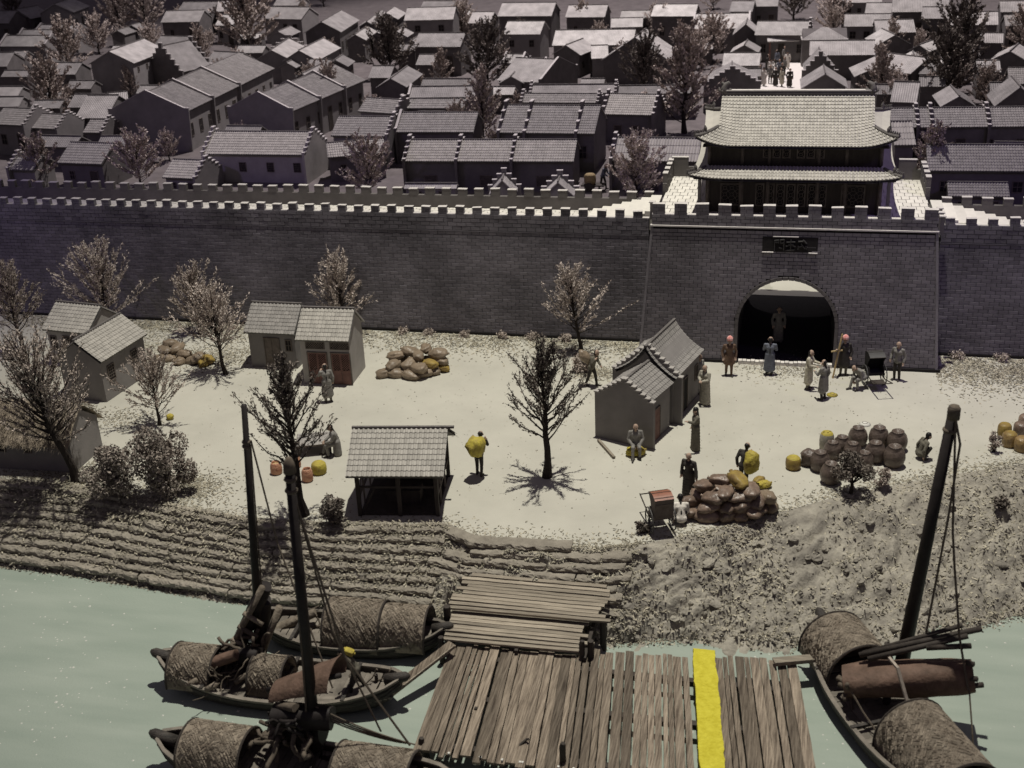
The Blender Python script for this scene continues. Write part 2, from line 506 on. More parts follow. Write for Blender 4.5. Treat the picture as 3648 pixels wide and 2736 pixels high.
def paving(parent, x0, x1, y0, y1, z, a, b_, name, seed, mi='paving', skew=0.0):
    """brick paving slabs, one mesh of separate slabs with open joints"""
    rnd = R(seed); mb = MB(); y = y0; r = 0
    while y < y1 - 0.05:
        x = x0 - (r % 2) * a * 0.5
        yb = min(y + b_, y1)
        while x < x1:
            xa = max(x, x0); xb = min(x + a, x1)
            if xb - xa > 0.05: mb.box(xa + 0.012, xb - 0.012, y + 0.012, yb - 0.012, z - 0.05, z + rnd.uniform(0, 0.012))
            x += a
        y += b_; r += 1
    return mb.build(name, mi, parent, kind='stuff')


def city_wall(label, xa, xb, seed, steps_at):
    t = thing('city_wall', label, 'wall')
    K = 0.085
    def yf(z): return 47.1 + K * z
    mb = MB()
    for x in (xa,):
        mb.prism([(xa, 47.1 + 0.02, -0.3), (xa, yf(4.72) + 0.02, 4.72), (xa, 50.6, 4.72), (xa, 51.0, -0.3)], (xb - xa, 0, 0))
    mb.build('wall_core', 'mortar', t)
    brick_face(t, xa, xb, 0.12, 4.52, yf, 0.37, 0.152, 'brick', seed)
    MB().box(xa, xb, yf(4.55) - 0.06, yf(4.55) + 0.12, 4.53, 4.58).build('string_course', 'brick', t)
    MB().box(xa, xb, 47.1 - 0.05, 47.16, -0.1, 0.11).build('plinth', 'black', t)
    MB().box(xa, xb, 47.47, 47.66, 4.58, 5.28).build('parapet_core', 'mortar', t)
    brick_face(t, xa, xb, 4.59, 5.28, lambda z: 47.46, 0.4, 0.172, 'brick', seed + 1, keep=120)
    me = merlon_mesh(0.37, 0.2, 0.31, 3, 'brick')
    n = int((xb - xa) / 0.735); rnd = R(seed)
    for i in range(n):
        inst('merlon', me, t, (xa + 0.3 + i * (xb - xa) / n, 47.445 + rnd.uniform(-0.01, 0.01), 5.275), (rnd.uniform(-0.05, 0.05), rnd.uniform(-0.035, 0.035), rnd.uniform(-0.05, 0.05)), (rnd.uniform(0.9, 1.06), 1, rnd.uniform(0.84, 1.06)))
    # gap sills, pale with plaster crumbs
    MB().box(xa, xb, 47.47, 47.67, 5.262, 5.29).build('parapet_sill', 'cap', t)
    paving(t, xa, xb, 47.68, 50.22, 4.75, 0.42, 0.2, 'walkway_slabs', seed)
    MB().box(xa, xb, 50.24, 50.44, 4.6, 5.3).build('rear_parapet', 'plaster_dark', t)
    me2 = MB().box(-0.2, 0.2, 0, 0.2, 0, 0.31, 0).box(-0.21, 0.21, -0.012, 0.21, 0.31, 0.335, 1).mesh('rear_merlon', ['plaster_dark', 'cap'])
    for i in range(n):
        inst('rear_merlon', me2, t, (xa + 0.42 + i * (xb - xa) / n, 50.24 + rnd.uniform(-0.012, 0.012), 5.3), (0, rnd.uniform(-0.03, 0.03), rnd.uniform(-0.04, 0.04)), (rnd.uniform(0.9, 1.06), 1, rnd.uniform(0.85, 1.06)))
    return t


WALL_L = city_wall('long grey brick city wall with crenellations stretching left of the gate', -38.0, -5.7, 21, None)
WALL_R = city_wall('short stretch of grey brick city wall right of the gate block', 5.6, 15.0, 31, None)


# ---------------------------------------------------------------- gate block with arch
def gate():
    t = thing('city_gate', 'battered grey brick gate block with dark arched passage and name plaque', 'gate', (-0.05, 0, 0))
    RA = 1.86; ZS = 1.62; ZT = 5.5; YB = 53.3; K = 0.07
    def yf(z): return 45.35 + K * z
    def hw(z): return 5.78 - 0.085 * z
    def ah(z):
        if z <= ZS: return RA
        return math.sqrt(RA * RA - (z - ZS) ** 2) if z < ZS + RA else 0
    mb = MB()
    arc = [(-RA, 0.0), (-RA, 0.8)] + [(-RA * math.cos(PI * i / 20), ZS + RA * math.sin(PI * i / 20)) for i in range(21)] + [(RA, 0.8), (RA, 0.0)]
    for (xa, za), (xb, zb) in zip(arc, arc[1:]):
        # tunnel lining, the shade of the passage put into its black colour
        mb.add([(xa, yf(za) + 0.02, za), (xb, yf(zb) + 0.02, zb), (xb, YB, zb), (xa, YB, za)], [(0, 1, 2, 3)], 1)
        if abs(xa - xb) > 1e-6:
            mb.add([(xa, yf(za) + 0.02, za), (xa, yf(ZT) + 0.02, ZT), (xb, yf(ZT) + 0.02, ZT), (xb, yf(zb) + 0.02, zb)], [(0, 1, 2, 3)])
            mb.add([(xa, YB, za), (xa, YB, ZT), (xb, YB, ZT), (xb, YB, zb)], [(3, 2, 1, 0)])
    for s in (-1, 1):
        a = [(s * hw(0), yf(0) + 0.02, -0.1), (s * hw(ZT), yf(ZT) + 0.02, ZT), (s * RA, yf(ZT) + 0.02, ZT), (s * RA, yf(ZS) + 0.02, ZS), (s * RA, yf(0) + 0.02, -0.1)]
        mb.add(a, [(0, 1, 2, 3, 4)])
        mb.add([(p[0], YB, p[2]) for p in a], [(4, 3, 2, 1, 0)])
        mb.add([a[0], a[1], (a[1][0], YB, a[1][2]), (a[0][0], YB, a[0][2])], [(0, 1, 2, 3)], 2)
    mb.add([(-hw(ZT), yf(ZT), ZT), (hw(ZT), yf(ZT), ZT), (hw(ZT), YB, ZT), (-hw(ZT), YB, ZT)], [(0, 1, 2, 3)])
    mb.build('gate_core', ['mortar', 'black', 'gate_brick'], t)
    MB().box(-RA, RA, 45.44, 53.4, -0.02, 0.02).build('passage_floor', 'black', t)  # slab added in black: the darkness inside the passage is in its colour
    RO = RA + 0.13
    def hole(z):
        h = (RO if z <= ZS else (math.sqrt(RO * RO - (z - ZS) ** 2) if z < ZS + RO else 0))
        return (-h, h) if h else None
    brick_face(t, -5.8, 5.8, 0.14, 5.44, yf, 0.33, 0.146, 'gate_brick', 41, hole=hole, ends=lambda z: (-hw(z), hw(z)))
    for s in (-1, 1): MB().para((s * hw(0) - 0.05, yf(0) - 0.06, -0.1), (0.1, 0, 0), (0, 0.12, 0), (-s * 0.46, K * 5.5, 5.55)).build('corner_quoin', 'gate_brick', t)
    for a, b_ in ((-5.9, -RO), (RO, 5.9)): MB().box(a, b_, 45.27, 45.4, -0.1, 0.12).build('plinth', 'black', t)
    # arch ring, slightly proud
    seg = 26
    for i in range(seg):
        a0 = PI * i / seg + 0.006; a1 = PI * (i + 1) / seg - 0.006
        q = []
        for a, r in ((a0, RA), (a1, RA), (a1, RO), (a0, RO)):
            q.append((-math.cos(a) * r, yf(ZS + math.sin(a) * r) - 0.06, ZS + math.sin(a) * r))
        MB().prism(q, (0, 0.2, 0)).build('arch_brick', 'plaster_dark', t)
    for s in (-1, 1):
        MB().prism([(s * RA, yf(0) - 0.06, 0), (s * RO, yf(0) - 0.06, 0), (s * RO, yf(ZS) - 0.06, ZS), (s * RA, yf(ZS) - 0.06, ZS)], (0, 0.2, 0)).build('arch_jamb', 'plaster_dark', t)
    # threshold of pale cobbles with a step
    mb = MB()
    rnd = R(3)
    for i in range(22):
        x = -1.8 + i * 0.166
        mb.box(x + 0.008, x + 0.155, 45.22 + rnd.uniform(-0.02, 0.02), 45.42, 0.0, 0.15 + rnd.uniform(-0.01, 0.02))
    mb.build('threshold_stones', 'paving', t, kind='stuff')
    # plaque with three raised characters
    pl = MB().para((-1.05, yf(4.6) - 0.035, 4.6), (2.08, 0, 0), (0, 0.06, 0), (0, 0.03, 0.59)).build('name_plaque', 'black', t)
    MB().box(-1.05, -0.62, yf(4.6) - 0.12, yf(4.6) - 0.02, 4.57, 4.6).box(0.7, 1.03, yf(4.6) - 0.12, yf(4.6) - 0.02, 4.57, 4.6).build('plaque_ledge', 'cap', pl)
    MB().box(-0.66, 0.3, yf(5.2) - 0.1, yf(5.2) - 0.02, 5.19, 5.22).build('plaque_ledge', 'cap', pl)
    strokes = {
        -0.42: [(-.17, .4, -.02, .42), (.03, .42, .18, .45), (-.17, .4, -.17, .0), (-.02, .42, -.02, .3), (.04, .3, .18, .32), (.18, .45, .18, .02), (-.15, .33, -.03, .33), (.05, .42, .05, .3), (.0, .12, .12, .1)],
        0.02: [(-.16, .34, .16, .36), (0, .44, 0, .05), (-.1, .24, .1, .25), (-.18, .18, -.1, .2), (.08, .21, .18, .17), (-.14, .03, .15, .05)],
        0.45: [(-.16, .38, .1, .39), (.02, .44, .16, .3), (-.14, .2, -.16, .06), (-.14, .16, .04, .22), (.12, .2, .2, .14), (.1, .14, .18, .09), (-.05, .3, .1, .1)]}
    for cx, ss in strokes.items():
        mb = MB()
        for x0, z0, x1, z1 in ss:
            d = Vector((x1 - x0, 0, z1 - z0)); n_ = Vector((-d.z, 0, d.x)).normalized() * 0.032
            mb.para((cx + x0 - n_.x / 2, yf(4.9) - 0.13, 4.66 + z0 - n_.z / 2), d, n_, (0, 0.12, 0.0))
        mb.build('plaque_character', 'iron', pl)
    # projecting ledge and parapet
    Y0 = yf(5.5)
    MB().box(-hw(5.5) - 0.07, hw(5.5) + 0.07, Y0 - 0.09, Y0 + 0.1, 5.49, 5.545).build('parapet_ledge', 'cap', t)
    MB().box(-5.32, 5.32, Y0 + 0.02, Y0 + 0.2, 5.545, 5.96).build('parapet_core', 'mortar', t)
    brick_face(t, -5.33, 5.33, 5.55, 5.96, lambda z: Y0 + 0.01, 0.36, 0.137, 'gate_brick', 45, keep=60)
    MB().box(-5.32, 5.32, Y0 + 0.01, Y0 + 0.22, 5.945, 5.972).build('parapet_sill', 'cap', t)
    me = merlon_mesh(0.46, 0.2, 0.42, 3, 'gate_brick')
    for i in range(13):
        inst('merlon', me, t, (-5.06 + i * 0.843, Y0 - 0.01, 5.955), (rnd.uniform(-0.04, 0.04), rnd.uniform(-0.03, 0.03), rnd.uniform(-0.04, 0.04)), (rnd.uniform(0.94, 1.05), 1, rnd.uniform(0.9, 1.05)))
    paving(t, -5.3, 5.3, Y0 + 0.22, 53.25, 5.56, 0.32, 0.5, 'platform_slabs', 47)
    # rear corner parapets of the platform
    me2 = MB().box(-0.36, 0.36, 0, 0.2, 0, 0.42, 0).box(-0.37, 0.37, -0.012, 0.21, 0.42, 0.445, 1).mesh('rear_merlon', ['plaster_dark', 'cap'])
    MB().box(-5.35, 5.3, 53.1, 53.3, 5.4, 6.0).build('rear_parapet', 'plaster_dark', t)
    for x in (-4.95, -3.75, -2.5, -1.2, 0.1, 1.4, 2.6, 3.6, 4.7): inst('rear_merlon', me2, t, (x, 53.1, 6.0))
    side = MB().box(-0.1, 0.1, -0.2, 0.2, 0, 0.4, 0).box(-0.11, 0.11, -0.21, 0.21, 0.4, 0.425, 1).mesh('side_merlon', ['plaster_dark', 'cap'])
    for sx in (-5.33, 5.33):
        MB().box(sx - 0.09, sx + 0.09, 50.4, 53.1, 5.4, 5.95).build('side_parapet', 'plaster_dark', t)
        for y in (50.7, 51.5, 52.3, 53.0): inst('side_merlon', side, t, (sx, y, 5.95))
    # stairs from the wall walk up to the platform on both sides
    for s in (-1, 1):
        for i in range(7):
            xa = s * (5.42 + i * 0.42)
            MB().box(min(xa, xa + s * 0.44), max(xa, xa + s * 0.44), 47.72, 50.2 - 0.0, 4.7, 5.5 - i * 0.105).build('stair_step', 'paving', t)
    for sx, ys in ((5.5, (46.1, 46.6, 47.2)), (-5.5, (47.3,))):
        for y in ys:
            MB().box(sx - 0.08, sx + 0.08, y - 0.08, y + 0.08, 5.3, 6.0, 0).box(sx - 0.12, sx + 0.12, y - 0.12, y + 0.12, 6.0, 6.04, 1).build('stair_post', ['plaster', 'cap'], t)
    return t


GATE = gate()


# ---------------------------------------------------------------- roof tiles
def tile_mesh(name, w_, l_, material, lip=0.022, hi=0.24):
    """one barrel tile: trough and cover in section; its lower end stands proud of the course below"""
    prof = [(-0.5, 0.03), (-0.3, 0.0), (-0.2, 0.55), (0.0, 1.0), (0.2, 0.55), (0.3, 0.0), (0.5, 0.03)]
    mb = MB()
    lo = [(x * w_, 0, z * hi * w_ + lip) for x, z in prof]
    up = [(x * w_, l_ * 1.06, z * hi * w_ + 0.004) for x, z in prof]
    bt = [(x * w_, 0.004, -0.01) for x, z in prof]
    n = len(prof)
    mb.add(bt + lo + up, [(i, i + 1, n + i + 1, n + i) for i in range(n - 1)] + [(n + i, n + i + 1, 2 * n + i + 1, 2 * n + i) for i in range(n - 1)])
    return mb.mesh(name, material)


def tile_at(mesh, rest, parent, o, ux, uy):
    """place one tile as object (rest None) or into the joined mesh"""
    ux = ux.normalized(); uz = ux.cross(uy).normalized(); uy2 = uz.cross(ux)
    m = Matrix(((ux.x, uy2.x, uz.x, o.x), (ux.y, uy2.y, uz.y, o.y), (ux.z, uy2.z, uz.z, o.z), (0, 0, 0, 1)))
    if rest is None:
        ob = inst('roof_tile', mesh, parent); ob.matrix_local = m
    else:
        vs = [m @ v.co for v in mesh.vertices]
        rest.add(vs, [tuple(p.vertices) for p in mesh.polygons])


def gate_tower():
    t = thing('gate_tower', 'two-tiered gate tower with upturned tiled eaves standing on the gate', 'tower', (-0.08, 0, 5.6))
    Z = 5.6
    XW = 3.32; YF = 47.6; YBk = 51.6; YM = 49.6
    # walls
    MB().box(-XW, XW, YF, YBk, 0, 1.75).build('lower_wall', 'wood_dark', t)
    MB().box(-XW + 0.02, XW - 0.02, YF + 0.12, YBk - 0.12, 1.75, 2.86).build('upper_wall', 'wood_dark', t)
    for i, x in enumerate((-3.3, -2.0, -0.95, 0.95, 2.0, 3.3)):
        MB().tube([(x, YF - 0.02, 0), (x, YF - 0.02, 1.7)], 0.08, 10).build('column', 'wood_mid', t, True)
        MB().tube([(x * 0.99, YF + 0.1, 1.9), (x * 0.99, YF + 0.1, 2.84)], 0.07, 10).build('column', 'wood_mid', t, True)
    for s in (-1, 1): MB().box(s * 3.62 - 0.06, s * 3.62 + 0.06, YF - 0.1, YF + 0.1, 0, 1.3).build('side_post', 'plaster', t)

    def lattice(x0, x1, z0, z1, y, nx, nzv, nm):
        mb = MB()
        mb.box(x0 - 0.05, x1 + 0.05, y - 0.03, y + 0.02, z0 - 0.05, z0, 0).box(x0 - 0.05, x1 + 0.05, y - 0.03, y + 0.02, z1, z1 + 0.05, 0)
        mb.box(x0 - 0.05, x0, y - 0.03, y + 0.02, z0, z1, 0).box(x1, x1 + 0.05, y - 0.03, y + 0.02, z0, z1, 0)
        fr = mb.build(nm, 'wood_mid', t)
        MB().box(x0, x1, y - 0.004, y + 0.02, z0, z1).build('pane', 'black', fr)
        g = MB(); cw = (x1 - x0) / nx; ch = (z1 - z0) / nzv; th = 0.018
        for i in range(nx):
            for j in range(nzv):
                cx = x0 + (i + 0.5) * cw; cz = z0 + (j + 0.5) * ch
                pts = [(cx + 0.3 * cw * math.cos(2 * PI * k / 8), cz + 0.3 * ch * math.sin(2 * PI * k / 8)) for k in range(8)]
                for k in range(8):
                    (xa, za), (xb, zb) = pts[k], pts[(k + 1) % 8]
                    d = Vector((xb - xa, 0, zb - za)); n_ = Vector((-d.z, 0, d.x)).normalized() * th
                    g.para((xa, y - 0.02, za), d, n_, (0, 0.014, 0))
                for sx, sz in ((1, 1), (-1, 1), (1, -1), (-1, -1)):
                    xa, za = cx + 0.22 * sx * cw, cz + 0.22 * sz * ch; xb, zb = cx + 0.5 * sx * cw, cz + 0.5 * sz * ch
                    d = Vector((xb - xa, 0, zb - za)); n_ = Vector((-d.z, 0, d.x)).normalized() * th
                    g.para((xa, y - 0.02, za), d, n_, (0, 0.014, 0))
        g.build('lattice', 'wood_mid', fr)
    y1 = YF - 0.01
    lattice(-2.75, -1.95, 0.3, 1.1, y1, 3, 3, 'lattice_window')
    lattice(1.9, 2.7, 0.3, 1.1, y1, 3, 3, 'lattice_window')
    for i in range(7): lattice(-1.38 + i * 0.4, -1.14 + i * 0.4, 0.3, 1.12, y1, 1, 3, 'lattice_door')
    y2 = YF + 0.11
    for i in range(6): lattice(-1.15 + i * 0.37 + (0.18 if i > 2 else 0), -0.93 + i * 0.37 + (0.18 if i > 2 else 0), 2.2, 2.62, y2, 1, 2, 'lattice_window')
    for x in (-2.3, 2.1): MB().box(x - 0.32, x + 0.32, y2 - 0.02, y2 + 0.02, 2.15, 2.62).build('shutter', 'wood_dark', t)

    # curved roofs: s = -1..1 across, q = 0 (eave) .. 1 (top)
    def roof(name, xe, xr, ye, yr, ze, zr, up, cols, rws, keep, curve, tw, hipq=1.0):
        def HW(q): return lerp(xe, xr, min(1.0, q / hipq) ** 0.8)
        def P(s, q):
            lift = up * max(0.0, abs(s) - 0.62) ** 2 / 0.1444 * (1 - q) ** 1.6
            x = s * HW(q)
            y = lerp(ye, yr, q) - 0.18 * max(0.0, abs(s) - 0.7) / 0.3 * (1 - q) ** 2
            return Vector((x, y, lerp(ze, zr, q ** curve) + lift))
        NS, NQ = 24, 10
        for side in (1, -1):
            rows_ = []
            for j in range(NQ + 1):
                r = []
                for i in range(NS + 1):
                    p = P(-1 + 2 * i / NS, j / NQ)
                    r.append((p.x, p.y - 0 if side == 1 else 2 * YM - p.y, p.z - 0.03))
                rows_.append(r)
            if side == 1:
                under = MB().grid(rows_)
                under.grid([[(x, y, z - 0.05) for x, y, z in r] for r in rows_[:3]])
                sl = under.build(name, 'tile_dark', t)
            else:
                MB().grid(rows_).build(name, 'tile_pale', t)
        # tiles of the front slope run in straight columns up from the eave
        l_ = 1.0 / rws
        me = tile_mesh('roof_tile', tw, (P(0, l_) - P(0, 0)).length, 'tile_pale')
        rest = MB(); cnt = 0
        for j in range(rws):
            for i in range(cols):
                x = (i - (cols - 1) / 2) * tw
                q0 = j * l_; q1 = (j + 1) * l_
                w0 = HW(q0)
                if abs(x) > w0 - 0.02: continue
                s = x / w0; s1 = max(-1, min(1, x / HW(q1)))
                o = P(s, q0); o2 = P(s1, q1); o3 = P(min(1, s + 0.02), q0); oa = P(max(-1, s - 0.02), q0)
                uy = Vector((0, o2.y - o.y, o2.z - o.z)); ux = o3 - oa; ux.y = 0
                o.z += 0.012
                if cnt < keep: tile_at(me, None, sl, o, ux, uy)
                else: tile_at(me, rest, sl, o, ux, uy)
                cnt += 1
        if rest.f: rest.build('roof_tile_courses', 'tile_pale', sl, kind='stuff')
        # side slopes: smooth plastered hips
        for s in (-1, 1):
            rows_ = []
            for j in range(NQ + 1):
                q = j / NQ; a = P(s, q)
                r = []
                for k in range(9):
                    u = k / 8
                    yy = lerp(a.y, 2 * YM - a.y, u)
                    sag = (1 - (2 * u - 1) ** 2)
                    r.append((a.x - s * 0.12 * sag * (1 - q), yy, a.z - 0.02 - up * 0.75 * sag * (1 - q) ** 1.5))
                rows_.append(r)
            MB().grid(rows_ if s < 0 else [r[::-1] for r in rows_]).build('hip_slope', 'tile_pale', sl)
        return P, sl

    PL, sl1 = roof('lower_roof', 3.98, 3.3, 46.45, 47.5, 7.2 - Z, 7.45 - Z, 0.2, 61, 4, 250, 1.15, 0.131)
    PU, sl2 = roof('upper_roof', 3.78, 2.92, 47.12, 49.6, 8.33 - Z, 9.85 - Z, 0.42, 57, 17, 300, 1.28, 0.131, 0.34)

    # ridge with dragon ends, hip ridges with small beasts
    rg = MB().box(-2.95, 2.95, YM - 0.09, YM + 0.09, 4.18, 4.4, 0).box(-2.97, 2.97, YM - 0.12, YM + 0.12, 4.4, 4.44, 1).box(-2.95, 2.95, YM - 0.12, YM + 0.12, 4.28, 4.31, 0).build('main_ridge', ['ridge', 'cap'], sl2)
    for s in (-1, 1):
        mb = MB()
        b0 = Vector((s * 2.82, YM, 4.3))
        mb.tube([b0, b0 + Vector((s * 0.06, 0, 0.18)), b0 + Vector((0, 0, 0.34)), b0 + Vector((-s * 0.12, 0, 0.42)), b0 + Vector((-s * 0.2, 0, 0.36))], [0.13, 0.15, 0.11, 0.07, 0.02], 8)
        mb.tube([b0 + Vector((s * 0.02, 0, 0.3)), b0 + Vector((s * 0.14, 0, 0.42)), b0 + Vector((s * 0.2, 0, 0.36))], [0.06, 0.05, 0.015], 6)
        mb.tube([b0 + Vector((s * 0.1, 0, 0.05)), b0 + Vector((s * 0.25, 0, 0.12)), b0 + Vector((s * 0.26, 0, 0.24))], [0.07, 0.05, 0.015], 6)
        mb.tube([b0 + Vector((-s * 0.05, 0, 0.1)), b0 + Vector((-s * 0.2, 0, 0.16)), b0 + Vector((-s * 0.26, 0, 0.08))], [0.08, 0.06, 0.03], 6)
        mb.build('ridge_dragon', 'ridge', rg, True)
    for Pf, sl, a, mdl, q1 in ((PL, sl1, 0.7, 0.5, 0.9), (PU, sl2, 0.42, 0.3, 0.33)):
        for s in (-1, 1):
            for side in (1, -1):
                pts = []
                for k in range(8):
                    p = Pf(s, q1 * k / 7); pts.append((p.x + s * 0.02, p.y if side == 1 else 2 * YM - p.y, p.z + 0.05))
                hp = MB().tube(pts, [0.07] + [0.065] * 6 + [0.05], 6).build('hip_ridge', 'ridge', sl)
                for k in range(6):
                    p = Vector(pts[0]).lerp(Vector(pts[3]), 0.05 + k * 0.17)
                    big = 1.9 if k == 5 else 1.0
                    MB().tube([p, p + Vector((0, 0, 0.09 * big)), p + Vector((s * 0.02, -0.015, 0.15 * big))], [0.03 * big, 0.036 * big, 0.02], 6).build('ridge_beast', 'ridge', hp)
    # gable end boards under the ridge
    for s in (-1, 1): MB().prism([(s * 2.9, YM - 0.9, 3.65), (s * 2.9, YM + 0.9, 3.65), (s * 2.9, YM, 4.25)], (-s * 0.06, 0, 0)).build('gable_board', 'wood_dark', t)
    # eave rafters
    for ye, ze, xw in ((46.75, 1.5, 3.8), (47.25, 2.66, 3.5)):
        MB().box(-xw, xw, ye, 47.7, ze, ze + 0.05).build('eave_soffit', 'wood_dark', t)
    return t


gate_tower()


# ---------------------------------------------------------------- houses
def window_unit(parent, x0, x1, y, z0, z1, name='window', bars='cross', frame='wood_mid', lat='wood_mid'):
    f = 0.035
    fr = MB().box(x0 - f, x1 + f, y - 0.03, y + 0.03, z0 - f, z0).box(x0 - f, x1 + f, y - 0.03, y + 0.03, z1, z1 + f).box(x0 - f, x0, y - 0.03, y + 0.03, z0, z1).box(x1, x1 + f, y - 0.03, y + 0.03, z0, z1).build(name, frame, parent)
    MB().box(x0, x1, y - 0.008, y + 0.03, z0, z1).build('pane', 'black', fr)
    mb = MB()
    if bars == 'diamond':
        st = 0.1; th = 0.012; h = z1 - z0; w_ = x1 - x0
        n = int((w_ + h) / st)
        for k in range(n):
            for sg in (1, -1):
                a = k * st - h
                xs, xe = max(0, a), min(w_, a + h)
                if xe <= xs: continue
                za, zb = xs - a, xe - a
                if sg < 0: xs, xe, za, zb = w_ - xs, w_ - xe, za, zb
                d = Vector((xe - xs, 0, zb - za)); nn = Vector((-d.z, 0, d.x)).normalized() * 0.022
                mb.para((x0 + xs, y - 0.022, z0 + za), d, nn, (0, th, 0))
    elif bars == 'grid':
        nx = max(2, int((x1 - x0) / 0.1)); nzv = max(2, int((z1 - z0) / 0.12))
        for i in range(1, nx): mb.box(x0 + (x1 - x0) * i / nx - 0.009, x0 + (x1 - x0) * i / nx + 0.009, y - 0.022, y - 0.01, z0, z1)
        for i in range(1, nzv): mb.box(x0, x1, y - 0.024, y - 0.012, z0 + (z1 - z0) * i / nzv - 0.009, z0 + (z1 - z0) * i / nzv + 0.009)
    elif bars == 'cross':
        mb.box((x0 + x1) / 2 - 0.012, (x0 + x1) / 2 + 0.012, y - 0.022, y - 0.01, z0, z1).box(x0, x1, y - 0.024, y - 0.012, (z0 + z1) / 2 - 0.012, (z0 + z1) / 2 + 0.012)
    if mb.f: mb.build('lattice', lat, fr)
    return fr


def door_unit(parent, x0, x1, y, z0, z1, material='wood_red', leaves=2, lat=True):
    fr = MB().box(x0 - 0.04, x0, y - 0.035, y + 0.03, z0, z1 + 0.04).box(x1, x1 + 0.04, y - 0.035, y + 0.03, z0, z1 + 0.04).box(x0, x1, y - 0.035, y + 0.03, z1, z1 + 0.04).build('door', 'wood_mid', parent)
    w_ = (x1 - x0) / leaves
    for i in range(leaves):
        a = x0 + i * w_ + 0.01; b_ = a + w_ - 0.02
        if lat:
            zz = lerp(z0, z1, 0.42)
            MB().box(a, b_, y - 0.02, y + 0.02, z0, zz).build('door_leaf', material, fr)
            window_unit(fr, a + 0.03, b_ - 0.03, y - 0.006, zz + 0.04, z1 - 0.03, 'lattice_panel', 'diamond', material, material)
        else:
            MB().box(a, b_, y - 0.02, y + 0.02, z0, z1).build('door_leaf', material, fr)


def stepped_wall(parent, x, d, ze, rise, th=0.16, n=4, material='plaster', over=0.16, tall=0.28, cap='cap'):
    """a stepped fire gable across the house at local x"""
    mb = MB(); zr = ze + rise; m = d / 2
    q = (m + over) / (n + 0.5)
    for k in range(n + 1):
        if k == 0: y0, y1 = m - q * 0.5, m + q * 0.5; spans = [(y0, y1)]
        else: spans = [(m - q * (k + 0.5), m - q * (k - 0.5)), (m + q * (k - 0.5), m + q * (k + 0.5))]
        z = zr + tall - (rise + tall * 0.45) * (k / n) ** 1.0
        for a, b_ in spans:
            mb.box(x - th / 2, x + th / 2, a, b_, 0, z, 0)
            mb.box(x - th / 2 - 0.025, x + th / 2 + 0.025, a - 0.03, b_ + 0.03, z, z + 0.045, 1)
    mb.build('stepped_gable', [material, cap], parent)


def sloped_wall(parent, x, d, ze, rise, th=0.14, material='plaster', over=0.1, tall=0.16):
    """a plain raised gable with a coping that follows the roof"""
    m = d / 2
    prof = [(-over, ze + 0.05), (-over, ze + tall + 0.1), (over + 0.12, ze + tall + 0.1), (m, ze + rise + tall + 0.05), (d - over - 0.12, ze + tall + 0.1), (d + over, ze + tall + 0.1), (d + over, ze + 0.05)]
    poly = [(x - th / 2, 0.05, 0), *[(x - th / 2, a, z) for a, z in prof], (x - th / 2, d - 0.05, 0)]
    mb = MB().prism(poly, (th, 0, 0), 0)
    for (a, za), (b_, zb) in zip(prof[1:-1], prof[2:-1]):
        mb.para((x - th / 2 - 0.015, a, za), (th + 0.03, 0, 0), (0, b_ - a, zb - za), (0, 0, 0.03), 1)
    mb.build('gable_wall', [material, 'cap'], parent)


TILE_CACHE = {}
HOUSES = []
ROOF_UV = None


def flat_tile_mat(name, col):
    m = bpy.data.materials.new(name); m.use_nodes = True
    N = m.node_tree.nodes; L = m.node_tree.links; b = N['Principled BSDF']
    b.inputs['Roughness'].default_value = 0.75; b.inputs['Specular IOR Level'].default_value = 0.2
    uv = N.new('ShaderNodeUVMap'); sp = N.new('ShaderNodeSeparateXYZ'); L.new(uv.outputs[0], sp.inputs[0])
    def wave(axis_, freq, ph=0.0):
        mu = N.new('ShaderNodeMath'); mu.operation = 'MULTIPLY'; mu.inputs[1].default_value = freq; L.new(sp.outputs[axis_], mu.inputs[0])
        si = N.new('ShaderNodeMath'); si.operation = 'FRACT' if axis_ == 1 else 'SINE'; L.new(mu.outputs[0], si.inputs[0]); return si.outputs[0]
    a = wave(0, 2 * PI / 0.15); c = wave(1, 1 / 0.22)
    ad = N.new('ShaderNodeMath'); ad.operation = 'MULTIPLY_ADD'; ad.inputs[1].default_value = -0.7; L.new(c, ad.inputs[0]); L.new(a, ad.inputs[2])
    bp = N.new('ShaderNodeBump'); bp.inputs['Strength'].default_value = 0.8; bp.inputs['Distance'].default_value = 0.03
    L.new(ad.outputs[0], bp.inputs['Height']); L.new(bp.outputs[0], b.inputs['Normal'])
    tc = N.new('ShaderNodeTexCoord'); oi = N.new('ShaderNodeObjectInfo')
    ns = N.new('ShaderNodeTexNoise'); ns.inputs['Scale'].default_value = 1.2; ns.inputs['Detail'].default_value = 5; L.new(tc.outputs['Object'], ns.inputs['Vector'])
    mr = N.new('ShaderNodeMapRange'); mr.inputs[1].default_value = 0.3; mr.inputs[2].default_value = 0.7; mr.inputs[3].default_value = 0.78; mr.inputs[4].default_value = 1.18; L.new(ns.outputs[0], mr.inputs[0])
    m2 = N.new('ShaderNodeMapRange'); m2.inputs[3].default_value = 0.8; m2.inputs[4].default_value = 1.2; L.new(oi.outputs['Random'], m2.inputs[0])
    pr = N.new('ShaderNodeMath'); pr.operation = 'MULTIPLY'; L.new(mr.outputs[0], pr.inputs[0]); L.new(m2.outputs[0], pr.inputs[1])
    mx = N.new('ShaderNodeMix'); mx.data_type = 'RGBA'; mx.blend_type = 'MULTIPLY'; mx.inputs[0].default_value = 1; mx.inputs[6].default_value = (*col, 1)
    L.new(pr.outputs[0], mx.inputs[7]); L.new(mx.outputs[2], b.inputs['Base Color'])
    MATS[name] = m


